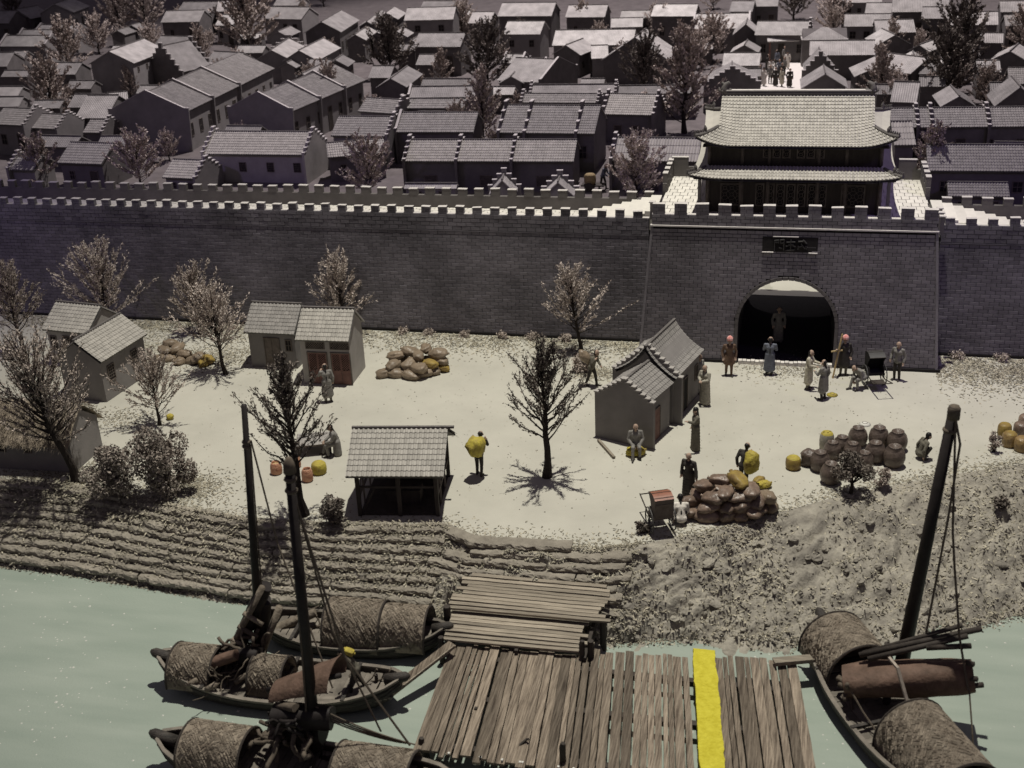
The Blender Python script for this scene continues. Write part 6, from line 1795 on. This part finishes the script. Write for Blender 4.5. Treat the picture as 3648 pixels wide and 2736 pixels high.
def open_bag(p, label, material, inner, r=0.2, h=0.42):
    t = thing('open_bag', label, 'bag', p)
    rows_ = []
    for k, (a, z) in enumerate(((0.75, 0), (1.0, 0.12), (1.02, 0.5), (0.95, 0.8), (0.78, 0.98), (0.68, 1.05), (0.62, 0.98), (0.6, 0.85))):
        rows_.append([(math.cos(2 * PI * j / 16) * r * a * (1 + 0.09 * nz(j * 0.7, z * 2, r * 30 + h, 1)), math.sin(2 * PI * j / 16) * r * a * (1 + 0.09 * nz(j * 0.7, z * 2, 3, 1)), z * h * (1 + 0.06 * nz(j * 0.9, 1, h, 1))) for j in range(16)])
    MB().grid(rows_, closed=True).build('body', material, t, True)
    MB().grid([[(math.cos(2 * PI * j / 12) * r * a, math.sin(2 * PI * j / 12) * r * a, h * z) for j in range(12)] for a, z in ((0.62, 0.86), (0.3, 0.92), (0.0, 0.94))], closed=True).build('contents', inner, t, True)


open_bag((-16.804, 33.746, 0.0), 'orange open bag left of the tall dark tree', 'terracotta', 'bamboo')
open_bag((-15.527, 33.399, 0.0), 'pinkish orange open bag right of the tall dark trunk', 'terracotta', 'brown_fill' if 'brown_fill' in MATS else 'cloth_brown', 0.19, 0.45)
open_bag((-16.32, 34.296, 0.0), 'orange bag hidden behind the tall dark trunk', 'terracotta', 'bamboo', 0.18, 0.4)
barrel((-15.344, 34.001, 0.0), 'yellow round bale beside the low table', 'yellow_sack', 0.26, 0.4, 'yellow_sack')


# ---------------------------------------------------------------- people
def capsule(mb, a, b_, r0, r1, n=10):
    a = Vector(a); b_ = Vector(b_); d = b_ - a; ln = d.length
    t = d.normalized() if ln > 1e-6 else Vector((0, 0, 1))
    pts = []; rad = []
    for k in range(4):
        q = PI / 2 * k / 4; pts.append(a - t * r0 * math.cos(q)); rad.append(max(0.002, r0 * math.sin(q)))
    pts.append(a); rad.append(r0); pts.append(b_ if ln > 1e-6 else a + t * 1e-4); rad.append(r1)
    for k in range(1, 5):
        q = PI / 2 * k / 4; pts.append(b_ + t * r1 * math.sin(q)); rad.append(max(0.002, r1 * math.cos(q)))
    mb.tube(pts, rad, n)


def seg_d(p, c):
    a, b_, r0, r1 = c[0], c[1], c[2], c[3]
    d = b_ - a; L_ = d.length_squared
    u = 0.0 if L_ < 1e-9 else max(0.0, min(1.0, (p - a).dot(d) / L_))
    return (p - (a + d * u)).length - lerp(r0, r1, u)


HIDDEN = []


def person(label, loc, rz, coat='grey', legs='dark', robe=0.0, lean=0.0, la=None, ra=None, sit=False, squat=False, stride=0.0, hat=None, head=(0, 0), bald=True, queue=True, sc=1.0, twist=0.0, group=None):
    """one continuous body grown from limb volumes; faces local -y. la/ra: (elbow, hand) in body space"""
    caps = []

    def c(a, b_, r0, r1, m): caps.append((Vector(a), Vector(b_), r0, r1, m))
    hz = 0.86
    if sit: hz = 0.47
    if squat: hz = 0.24
    def T(x, y, z):        # torso space: pivot at the hips, leaning forward
        cz, sz = math.cos(lean), math.sin(lean)
        return Vector((x, y * cz - z * sz, hz + y * sz + z * cz))
    M = {'coat': 0, 'legs': 1, 'skin': 2, 'hair': 3, 'shoe': 4, 'white': 5}
    # torso
    c(T(0, 0, 0.0), T(0, 0, 0.2), 0.145, 0.135, 'coat'); c(T(-0.06, 0, 0.0), T(0.06, 0, 0.0), 0.13, 0.13, 'coat')
    c(T(-0.07, 0, 0.36), T(0.07, 0, 0.36), 0.125, 0.125, 'coat'); c(T(0, 0, 0.2), T(0, 0, 0.36), 0.135, 0.14, 'coat')
    c(T(-0.14, 0.01, 0.46), T(0.14, 0.01, 0.46), 0.07, 0.07, 'coat')
    # neck and head
    nk = T(0, 0.0, 0.5); hb = T(0, -0.02 - 0.1 * math.sin(head[0]), 0.66)
    c(nk, T(0, -0.01, 0.58), 0.05, 0.048, 'skin')
    fw = Vector((math.sin(head[1]), -math.cos(head[1]), -0.35 * head[0] - 0.4 * lean)).normalized(); sd = Vector((-fw.y, fw.x, 0)).normalized()
    c(hb + Vector((0, 0, 0.025)), hb + Vector((0, 0, 0.045)), 0.095, 0.09, 'skin'); c(hb - Vector((0, 0, 0.05)) + fw * 0.03, hb - Vector((0, 0, 0.02)) + fw * 0.02, 0.058, 0.07, 'skin')
    c(hb + fw * 0.092 - Vector((0, 0, 0.015)), hb + fw * 0.1 - Vector((0, 0, 0.035)), 0.014, 0.02, 'skin')
    for s in (-1, 1):
        c(hb + sd * s * 0.095 - Vector((0, 0, 0.01)), hb + sd * s * 0.1 + Vector((0, 0, 0.02)), 0.018, 0.02, 'skin')
        c(hb + fw * 0.088 + sd * s * 0.036 + Vector((0, 0, 0.012)), hb + fw * 0.089 + sd * s * 0.036 + Vector((0, 0, 0.013)), 0.014, 0.014, 'hair')
    c(hb + fw * 0.082 - Vector((0, 0, 0.062)) - sd * 0.02, hb + fw * 0.082 - Vector((0, 0, 0.062)) + sd * 0.02, 0.012, 0.012, 'hair')
    c(hb - fw * 0.035 + Vector((0, 0, 0.03)), hb - fw * 0.03 - Vector((0, 0, 0.03)), 0.085, 0.075, 'hair')
    if not bald: c(hb + Vector((0, 0, 0.06)), hb - fw * 0.02 + Vector((0, 0, 0.06)), 0.092, 0.09, 'hair')
    if queue: c(hb - fw * 0.1 - Vector((0, 0, 0.04)), T(0, 0.145, 0.15), 0.022, 0.014, 'hair')
    # arms with five fingers
    for s, arm in ((-1, la), (1, ra)):
        sh = T(s * 0.2, 0.01, 0.46)
        el, hd = arm if arm else ((s * 0.27, 0.04, 0.2), (s * 0.26, -0.06, -0.04))
        el = T(*el); hd = T(*hd)
        c(sh, el, 0.066, 0.056, 'coat'); c(el, el.lerp(hd, 0.86), 0.06, 0.052, 'coat')
        d = (hd - el).normalized(); sdv = d.cross(Vector((0, 0, 1)) if abs(d.z) < 0.9 else Vector((0, 1, 0))).normalized(); up = sdv.cross(d)
        c(hd - d * 0.03, hd + d * 0.04, 0.03, 0.034, 'skin')
        for f, fl in zip((-0.034, -0.012, 0.011, 0.033), (0.06, 0.075, 0.07, 0.05)):
            b0 = hd + d * 0.06 + sdv * f; k1 = b0 + d * fl * 0.55; k2 = k1 + (d * 0.4 - up * 0.55) * fl
            c(b0, k1, 0.0125, 0.0115, 'skin'); c(k1, k2, 0.0115, 0.01, 'skin')
        tb = hd + d * 0.0 - sdv * 0.035 * s
        c(tb, tb - sdv * 0.03 * s + d * 0.045 - up * 0.015, 0.014, 0.011, 'skin')
    # legs and feet
    for s in (-1, 1):
        hp = Vector((s * 0.085, 0, hz))
        if sit: kn = Vector((s * 0.12, -0.4, 0.47)); an = Vector((s * 0.13, -0.42 + 0.08 * s, 0.09))
        elif squat: kn = Vector((s * 0.17, -0.3, 0.46)); an = Vector((s * 0.14, -0.1, 0.08))
        else: kn = Vector((s * 0.095, -0.03 - stride * s * 0.5, 0.46)); an = Vector((s * 0.1, 0.02 - stride * s, 0.08))
        c(hp, kn, 0.092, 0.068, 'legs'); c(kn, an, 0.066, 0.05, 'legs')
        c(an + Vector((0, 0.03, -0.03)), an + Vector((s * 0.02, -0.15, -0.045)), 0.045, 0.034, 'shoe')
    if robe:
        zb = robe
        for k in range(8):
            u = k / 7; z = lerp(hz + 0.05, zb, u); w_ = lerp(0.1, 0.135 + 0.25 * abs(stride), u)
            c((-w_ * 0.6, 0.0, z), (w_ * 0.6, 0.0, z), lerp(0.14, 0.16, u), lerp(0.14, 0.16, u), 'coat')
    t0 = bpy.data.meshes.new('tmp'); mb = MB()
    for a, b_, r0, r1, m in caps: capsule(mb, a, b_, r0, r1)
    t0.from_pydata(mb.v, [], mb.f); t0.update()
    ob = bpy.data.objects.new('tmp', t0); C.objects.link(ob)
    md = ob.modifiers.new('r', 'REMESH'); md.mode = 'VOXEL'; md.voxel_size = 0.019
    sm = ob.modifiers.new('s', 'SMOOTH'); sm.iterations = 2; sm.factor = 0.4
    dg = bpy.context.evaluated_depsgraph_get(); dg.update()
    me = bpy.data.meshes.new_from_object(ob.evaluated_get(dg)); me.name = 'person'
    bpy.data.objects.remove(ob); bpy.data.meshes.remove(t0)
    me.materials.clear()
    for m in ('cloth_' + coat, 'cloth_' + legs, 'skin', 'hair', 'cloth_dark'): me.materials.append(MATS[m])
    n = len(me.polygons); ce = np.empty(n * 3, dtype=np.float32); me.polygons.foreach_get('center', ce); ce = ce.reshape(-1, 3)
    best = np.full(n, 9.0); idx = np.zeros(n, dtype=np.int32)
    for a, b_, r0, r1, m in caps:
        a3 = np.array(a); d = np.array(b_) - a3; L_ = float(d @ d)
        u = np.clip(((ce - a3) @ d) / L_, 0, 1) if L_ > 1e-9 else np.zeros(n)
        dist = np.linalg.norm(ce - (a3 + u[:, None] * d), axis=1) - (r0 + (r1 - r0) * u)
        if m == 'hair': dist = dist - 0.006
        k = dist < best; best[k] = dist[k]; idx[k] = M[m]
    idx = idx.tolist()
    me.polygons.foreach_set('material_index', idx); me.polygons.foreach_set('use_smooth', [True] * len(idx))
    o = inst('person', me, None, loc, rz, sc * 0.97)
    tag(o, label, 'person', group)
    if hat:     # a red and white padded cap
        rows_ = []
        for a, z in ((0.115, -0.005), (0.13, 0.03), (0.125, 0.09), (0.085, 0.15), (0.02, 0.19), (0.0, 0.195)):
            rows_.append([(math.cos(2 * PI * j / 14) * a, math.sin(2 * PI * j / 14) * a, z) for j in range(14)])
        h = MB().grid(rows_, closed=True).build('cap', 'red', o, True); h.location = hb + Vector((0, 0, 0.05)) - fw * 0.01
    return o


P_ = person


def off(p, dx, dy, dz): return (p[0] + dx, p[1] + dy, p[2] + dz)


P_('guard in red cap with white apron standing left of the gate arch', (-2.137, 44.022, 0.0), 0.15, 'brown', 'brown', 0.62, 0.05, hat=True, queue=False, stride=0.08)
P_('person in slate-blue long gown seen from behind at the gate arch', (-0.596, 44.268, 0.0), PI, 'slate', 'dark', 0.3, 0.0, la=((-0.25, -0.1, 0.22), (-0.08, -0.24, 0.26)), ra=((0.25, -0.1, 0.22), (0.08, -0.24, 0.26)))
P_('person in cream gown reaching out a hand before the gate', (0.888, 43.149, 0.0), 1.3, 'cream', 'olive', 0.35, 0.05, ra=((0.24, -0.12, 0.24), (0.12, -0.36, 0.26)), la=((-0.24, -0.08, 0.22), (-0.14, -0.3, 0.2)))
P_('person with shaved forehead facing the one in cream gown', (1.425, 42.247, 0.0), -2.2, 'grey', 'dark', 0.42, 0.03, ra=((0.25, -0.1, 0.22), (0.12, -0.32, 0.26)))
P_('guard in red cap holding a staff right of the gate arch', (2.206, 44.624, 0.0), 0.1, 'dark', 'olive', 0.5, 0.0, la=((-0.3, -0.12, 0.26), (-0.34, -0.26, 0.34)), hat=True, queue=False)
P_('stooping person with red cuffs sitting on the rickshaw step by the gate', (2.89, 43.503, 0.0), -0.9, 'grey', 'grey', 0, 0.7, sit=True, la=((-0.22, -0.18, 0.2), (-0.08, -0.36, 0.16)), ra=((0.22, -0.18, 0.2), (0.06, -0.36, 0.14)), head=(0.5, 0))
P_('bald person in grey jacket at the right side of the gate wall', (4.176, 44.386, 0.0), -0.5, 'grey', 'dark', 0, 0.05, la=((-0.28, 0.02, 0.22), (-0.26, -0.1, 0.02)), queue=False)
P_('person in long pale gown beside the swept-roof cottage, hands joined', (-2.845, 41.248, 0.0), -0.6, 'bone', 'bone', 0.12, 0.05, la=((-0.24, -0.08, 0.24), (-0.04, -0.24, 0.2)), ra=((0.24, -0.08, 0.24), (0.04, -0.24, 0.2)))
P_('person half hidden at the corner of the swept-roof cottage', (-3.168, 42.225, 0.0), 0.9, 'grey', 'grey', 0.2, 0.05, la=((-0.24, -0.08, 0.24), (-0.06, -0.26, 0.18)))
P_('person in dark narrow gown and round cap alone right of the annex', (-2.875, 37.538, 0.0), -1.2, 'olive', 'dark', 0.1, 0.0, ra=((0.24, -0.14, 0.3), (0.2, -0.34, 0.36)), bald=False)
P_('person in faded jacket sitting on a yellow bale at the annex corner', (-4.86, 36.852, 0.0), 0.2, 'grey', 'grey', 0, 0.12, sit=True, la=((-0.26, -0.08, 0.2), (-0.1, -0.3, 0.06)), ra=((0.26, -0.08, 0.2), (0.1, -0.3, 0.06)), head=(0, 0.5))
o = inst('sack', SK['yellow_sack'][0], None, (-4.857, 36.826, 0.16), 0.3, 1.0); tag(o, 'yellow bale under the seated person at the annex corner', 'bale')
P_('porter striding with a tan sack on the back near the leaning tree', (-7.295, 42.356, 0.0), 1.3, 'olive', 'dark', 0, 0.35, stride=0.2, la=((-0.28, -0.06, 0.3), (-0.18, -0.1, 0.46)), ra=((0.26, -0.1, 0.22), (0.2, -0.28, 0.12)))
o = inst('sack', SK['sack_tan'][1], None, off((-7.295, 42.356, 0.0), -0.25, 0.0, 1.22), (0.5, 0.9, 0.4), 0.95); tag(o, 'tan sack on the back of the striding porter', 'sack')
P_('porter seen from behind bent under a round yellow sack', (-9.833, 34.615, 0.0), PI - 0.1, 'dark', 'dark', 0, 0.45, stride=0.06, la=((-0.28, -0.05, 0.34), (-0.24, 0.06, 0.5)), ra=((0.28, -0.05, 0.34), (0.24, 0.06, 0.5)))
o = inst('sack', sack_mesh(77, 'yellow_sack', 0.36, 0.29, 0.34), None, off((-9.833, 34.615, 0.0), -0.02, -0.16, 1.16), (0.3, 1.45, 1.5), 1.0); tag(o, 'round bright yellow sack carried by the porter in mid square', 'sack')
P_('person in long grey gown holding hands up before the red doors', (-17.107, 39.548, 0.0), -2.6, 'grey', 'olive', 0.35, 0.05, ra=((0.26, -0.1, 0.3), (0.16, -0.2, 0.44)))
P_('seated person in grey robe at the low table', (-15.195, 35.399, 0.0), -1.1, 'grey', 'grey', 0.1, 0.25, sit=True, la=((-0.24, -0.14, 0.24), (-0.1, -0.38, 0.2)), ra=((0.24, -0.14, 0.24), (0.08, -0.38, 0.2)))
P_('overseer in dark gown with pale collar beside the big sack heap', (-2.798, 34.18, 0.0), -0.4, 'dark', 'dark', 0.15, 0.05, ra=((0.28, -0.04, 0.2), (0.34, -0.12, -0.02)))
P_('porter behind the big heap with a large yellow sack', (-1.124, 35.003, 0.0), PI - 0.4, 'dark', 'dark', 0, 0.3, la=((-0.28, -0.05, 0.34), (-0.24, 0.06, 0.5)))
o = inst('sack', sack_mesh(78, 'yellow_sack', 0.4, 0.27, 0.3), None, off((-1.124, 35.003, 0.0), 0.24, -0.16, 1.05), (0.2, 1.35, 1.5), 0.95); tag(o, 'large yellow sack on the porter behind the glossy heap', 'sack')
P_('crouching person in white jacket between rickshaw and glossy heap', (-2.866, 32.376, 0.0), PI + 0.2, 'white', 'dark', 0, 0.5, squat=True, bald=False, la=((-0.24, -0.1, 0.24), (-0.14, -0.3, 0.12)))
P_('crouching person in grey right of the jar cluster', (4.526, 37.891, 0.0), 1.9, 'olive', 'dark', 0, 0.4, squat=True, bald=False)
P_('porter with yellow patterned headscarf striding on the dark sampan', (-10.712, 24.493, -1.28), -1.2, 'olive', 'dark', 0, 0.5, stride=0.22, la=((-0.26, -0.12, 0.24), (-0.14, -0.3, 0.2)), bald=False)
o = inst('headscarf_bundle', sack_mesh(79, 'yellow_sack', 0.2, 0.15, 0.1), None, off((-10.712, 24.493, -1.28), -0.12, -0.03, 1.36), (0.2, 0.5, 0.2), 0.8); tag(o, 'small yellow and white bundle on the shoulders of the sampan porter', 'bundle')
P_('person pushing a round wicker basket on a cart behind the wall', (-11.386, 71.355, -0.0), 1.2, 'slate', 'dark', 0, 0.35, stride=0.2, la=((-0.24, -0.14, 0.24), (-0.16, -0.42, 0.2)), ra=((0.24, -0.14, 0.24), (0.16, -0.42, 0.2)), sc=1.0)
t, tp = barrel((-12.089, 70.878, 0.45), 'round golden wicker basket pushed along behind the wall', 'wicker', 0.36, 0.6, 'wicker', 'wicker_basket', 'basket')
MB().box(-0.5, 0.9, -0.35, 0.35, -0.1, -0.02).build('cart_bed', 'wood_dark', t)
for s in (-1, 1): MB().tube([(0.0, s * 0.38, -0.15), (0.0, s * 0.44, -0.15)], 0.3, 14).build('cart_wheel', 'wood_dark', t)
P_('porter in grey with yellow sleeve handling rope on the right-hand boat', (1.382, 28.134, -1.2), 0.9, 'olive', 'brown', 0, 0.6, squat=True, bald=False)

# street crowd: five poses, copied
_crowd = []
for k, (co, le, rb) in enumerate((('white', 'dark', 0.3), ('grey', 'dark', 0.0), ('dark', 'dark', 0.25), ('cream', 'olive', 0.4), ('slate', 'dark', 0.0))):
    _crowd.append((co, le, rb))
CROWD = [((-2.98, 104.803, 0.0), 'crowd figure in white gown at the left front of the street', 0), ((-2.505, 105.849, 0.0), 'crowd figure in grey at the left of the street', 1), ((-2.028, 104.794, 0.0), 'crowd figure in dark gown nearest the tower ridge', 2), ((-1.514, 104.444, 0.0), 'crowd figure in cream gown mid front of the street', 3), ((-0.882, 104.232, 0.0), 'lone dark crowd figure at the right front of the street', 2), ((-2.542, 109.121, 0.0), 'crowd figure in white with basket, left middle of the street', 0), ((-1.875, 108.736, 0.0), 'crowd figure in slate jacket, centre of the street', 4), ((-1.376, 109.848, 0.0), 'crowd figure in grey, right middle of the street', 1), ((-2.949, 111.417, 0.0), 'dark crowd figure at the left kerb of the street', 2), ((-1.238, 112.943, 0.0), 'crowd figure in white headcloth, farthest right of the street', 0), ((-2.14, 113.77, 0.0), 'crowd figure in slate under the canopy, left', 4), ((-1.639, 115.803, 0.0), 'crowd figure in grey under the canopy, right', 1), ((-3.274, 105.858, 0.0), 'dark crowd figure outside the left kerb', 2), ((-1.572, 106.906, 0.0), 'crowd figure in dark gown amid the street crowd', 2)]
_cm = {}
for i, (p, lb, k) in enumerate(CROWD):
    if k not in _cm:
        co, le, rb = _crowd[k]
        _cm[k] = person(lb, p, rnd.uniform(-1, 1), co, le, rb, 0.08, stride=0.1, bald=k != 0, group='people crowding the street behind the tower')
    else:
        q = _cm[k].copy(); C.objects.link(q); q.location = p; q.rotation_euler = (0, 0, rnd.uniform(-3, 3)); q['label'] = lb
P_('figure in the courtyard behind the gate, seen through the arch, left', (-1.15, 55.2, 0), 2.4, 'dark', 'dark', 0.2, 0.0)
P_('dim figure in grey standing inside the dark gate passage', (-0.35, 47.6, 0.02), 0.2, 'grey', 'grey', 0.2, 0.0)
P_('figure in grey gown in the courtyard behind the gate, farther', (-0.75, 57.0, 0), 0.4, 'grey', 'grey', 0.15, 0.0)


# ---------------------------------------------------------------- rickshaws, table, staff, odds and ends
def rickshaw(label, loc, rz, hood, seat, open_front=True):
    t = thing('rickshaw', label, 'rickshaw', loc, rz)
    for s in (-1, 1):
        n = 22; r = 0.4
        w_ = MB().tube([(s * 0.36, math.cos(2 * PI * j / n) * r, 0.42 + math.sin(2 * PI * j / n) * r) for j in range(n + 1)], 0.022, 6, cap=False).build('wheel', 'iron', t)
        for j in range(10):
            a = 2 * PI * j / 10
            MB().tube([(s * 0.36, 0, 0.42), (s * 0.36, math.cos(a) * r, 0.42 + math.sin(a) * r)], 0.008, 4).build('spoke', 'iron', w_)
        MB().tube([(s * 0.33, 0, 0.42), (s * 0.4, 0, 0.42)], 0.045, 8).build('hub', 'iron', w_)
        MB().tube([(s * 0.26, 0.2, 0.42), (s * 0.27, -0.5, 0.42), (s * 0.27, -1.3, 0.62)], 0.022, 6).build('shaft', 'wood_dark', t)
    MB().tube([(-0.27, -1.28, 0.61), (0.27, -1.28, 0.61)], 0.02, 6).build('cross_bar', 'wood_dark', t)
    MB().tube([(-0.38, 0, 0.42), (0.38, 0, 0.42)], 0.022, 6).build('axle', 'iron', t)
    MB().box(-0.27, 0.27, -0.28, 0.22, 0.5, 0.62).build('seat', seat, t)
    MB().para((-0.27, 0.16, 0.6), (0.54, 0, 0), (0, 0.08, 0), (0, 0.12, 0.5)).build('backrest', seat, t)
    MB().para((-0.25, -0.65, 0.3), (0.5, 0, 0), (0, 0.35, 0.0), (0, 0, 0.04)).build('footrest', 'wood_dark', t)
    for s in (-1, 1): MB().para((s * 0.28 - 0.02, -0.28, 0.5), (0.04, 0, 0), (0, 0.5, 0), (0, 0.08, 0.3)).build('side_panel', seat, t)
    # upright folding hood: back panel, side panels and a rounded top over the seat
    back = [(0.3, 0.62), (0.36, 1.2)]
    arc = [(0.36 - 0.66 * u, 1.2 + 0.16 * math.sin(PI * (0.15 + 0.75 * u)) - 0.02) for u in [k / 8 for k in range(9)]]
    prof = [back[0]] + arc
    mb = MB().grid([[(-0.3, y, z), (0.3, y, z)] for y, z in prof[1:]], 0)
    mb.grid([[(-0.285, y, z - 0.03), (0.285, y, z - 0.03)][::-1] for y, z in prof[1:]], 1)
    mb.add([(-0.3, *prof[0]), (0.3, *prof[0]), (0.3, *prof[1]), (-0.3, *prof[1])], [(0, 1, 2, 3)], 1)
    for s in (-1, 1): mb.add([(s * 0.3, *q) for q in prof] + [(s * 0.3, -0.1, 1.0), (s * 0.3, 0.02, 0.7)], [tuple(range(len(prof) + 2))], 1)
    mb.build('hood', [hood, seat], t)
    for i in (1, 4, 8): MB().tube([(-0.305, *arc[i]), (0.305, *arc[i])], 0.014, 5).build('hood_rib', 'wood_dark', t)


rickshaw('rickshaw with copper-red hood parked at the edge of the bank', (-3.447, 31.982, 0.0), PI + 0.42, 'copper', 'wood_mid')
rickshaw('black rickshaw with raised grey hood beside the gate guards', (3.311, 43.842, 0.0), 0.25, 'iron', 'black')


def low_table():
    t = thing('low_table', 'low table with a stone-patterned top under the tall dark tree', 'table', (-16.132, 35.635, 0.0), 0.35)
    me = {}
    rr = R(4); y = -0.5
    MB().box(-0.62, 0.62, -0.5, 0.5, 0.36, 0.42).build('table_frame', 'wood_mid', t)
    r = 0
    while y < 0.48:
        x = -0.62 - (r % 2) * 0.1
        while x < 0.6:
            xa = max(x, -0.61); xb = min(x + 0.2, 0.61)
            if xb - xa > 0.04: MB().box(xa + 0.006, xb - 0.006, y + 0.006, y + 0.106, 0.42, 0.44 + rr.uniform(0, 0.006)).build('top_tile', 'plaster_pale', t)
            x += 0.2
        y += 0.112; r += 1
    for sx in (-1, 1):
        for sy in (-1, 1): MB().box(sx * 0.56 - 0.03, sx * 0.56 + 0.03, sy * 0.44 - 0.03, sy * 0.44 + 0.03, 0, 0.36).build('leg', 'wood_dark', t)


low_table()
g0 = (1.819, 44.279, 0.0)
t = thing('wooden_staff', 'tall wooden staff with short crosspiece held by the right-hand guard', 'staff', g0)
MB().tube([(0, 0, 0), (0.25, 0.25, 1.75)], 0.035, 7).build('shaft', 'bamboo', t)
MB().tube([(-0.12, 0.13, 1.05), (0.3, 0.2, 1.1)], 0.035, 7).build('crosspiece', 'bamboo', t)
for i, (p, lb) in enumerate((((2.868, 40.298, 0.0), 'small pale conical hat lying on the square above the jars'), ((1.779, 42.687, 0.0), 'tiny yellow-topped hat on the ground near the gate'))):
    t = thing('conical_hat', lb, 'hat', p)
    MB().grid([[(math.cos(2 * PI * j / 16) * a, math.sin(2 * PI * j / 16) * a, z) for j in range(16)] for a, z in ((0.2, 0.0), (0.21, 0.015), (0.1, 0.07), (0.0, 0.11))], closed=True).build('brim', 'scrap' if i == 0 else 'yellow_sack', t, True)
    MB().tube([(math.cos(2 * PI * j / 12) * 0.09, math.sin(2 * PI * j / 12) * 0.09, 0.075) for j in range(13)], 0.01, 4).build('band', 'rope', t)
for i, (p, lb) in enumerate((((-23.863, 32.003, 0.14), 'pale round ball by the big leaning trunk, left one'), ((-23.241, 32.131, 0.12), 'pale round ball by the big leaning trunk, right one'), ((-22.636, 37.269, 0.1), 'yellow-green round gourd under the small spreading tree'))):
    o = inst('gourd', sack_mesh(90 + i, 'cloth_bone' if i < 2 else 'yellow_sack', 0.15, 0.15, 0.13), None, p, i, 0.9); tag(o, lb, 'gourd')
# short bare twigs stuck in the square and pebbles
pb = MB(); rr = R(8)
for _ in range(420):
    x = rr.uniform(-24, 9); y = rr.uniform(31.5, 46); s = rr.uniform(0.012, 0.035)
    if y < poly_at(EDGE, x): continue
    pb.add([(x - s, y - s * 0.6, 0), (x + s, y - s * 0.5, 0), (x + s * 0.4, y + s, 0), (x, y, s * 1.1)], [(0, 1, 3), (1, 2, 3), (2, 0, 3)])
o = pb.build('pebbles', 'earth', None, kind='stuff'); o['label'] = 'tiny dark pebbles scattered over the square'; o['category'] = 'pebbles'
wv = MB()
for _ in range(2600):
    x = rr.uniform(-26, 8); y = rr.uniform(18, 31); s = rr.uniform(0.008, 0.026) * (1 if rr.random() < 0.9 else 1.7)
    if nz(x, y, 0, 0.45) + 0.5 * nz(x, y, 2, 1.3) < rr.uniform(-0.5, 0.6): continue
    wv.add([(x - s, y - s, WZ), (x + s, y - s, WZ), (x + s, y + s, WZ), (x - s, y + s, WZ), (x, y, WZ + s * 0.7)], [(0, 1, 4), (1, 2, 4), (2, 3, 4), (3, 0, 4)])
o = wv.build('water_flecks', 'scrap', None, kind='stuff'); o['label'] = 'tiny pale bubbles and flecks scattered over the green water'; o['category'] = 'bubbles'
gl = MB()
for _ in range(900):      # wet lumps glinting along the waterline
    x = rr.uniform(-25, 9.5); t = 1 + rr.gauss(-0.02, 0.03); s = rr.uniform(0.02, 0.05)
    y = lerp(poly_at(EDGE, x), poly_at(SHORE, x), t); z = max(WZ, bank_z(x, t)) - 0.005
    gl.add([(x - s, y - s, z), (x + s, y - s * 0.8, z), (x + s * 0.9, y + s, z), (x - s, y + s * 0.7, z), (x, y, z + s * 0.9)], [(0, 1, 4), (1, 2, 4), (2, 3, 4), (3, 0, 4)])
o = gl.build('wet_mud_lumps', 'wet_mud', None, kind='stuff'); o['label'] = 'small wet mud lumps glinting along the waterline'; o['category'] = 'mud'
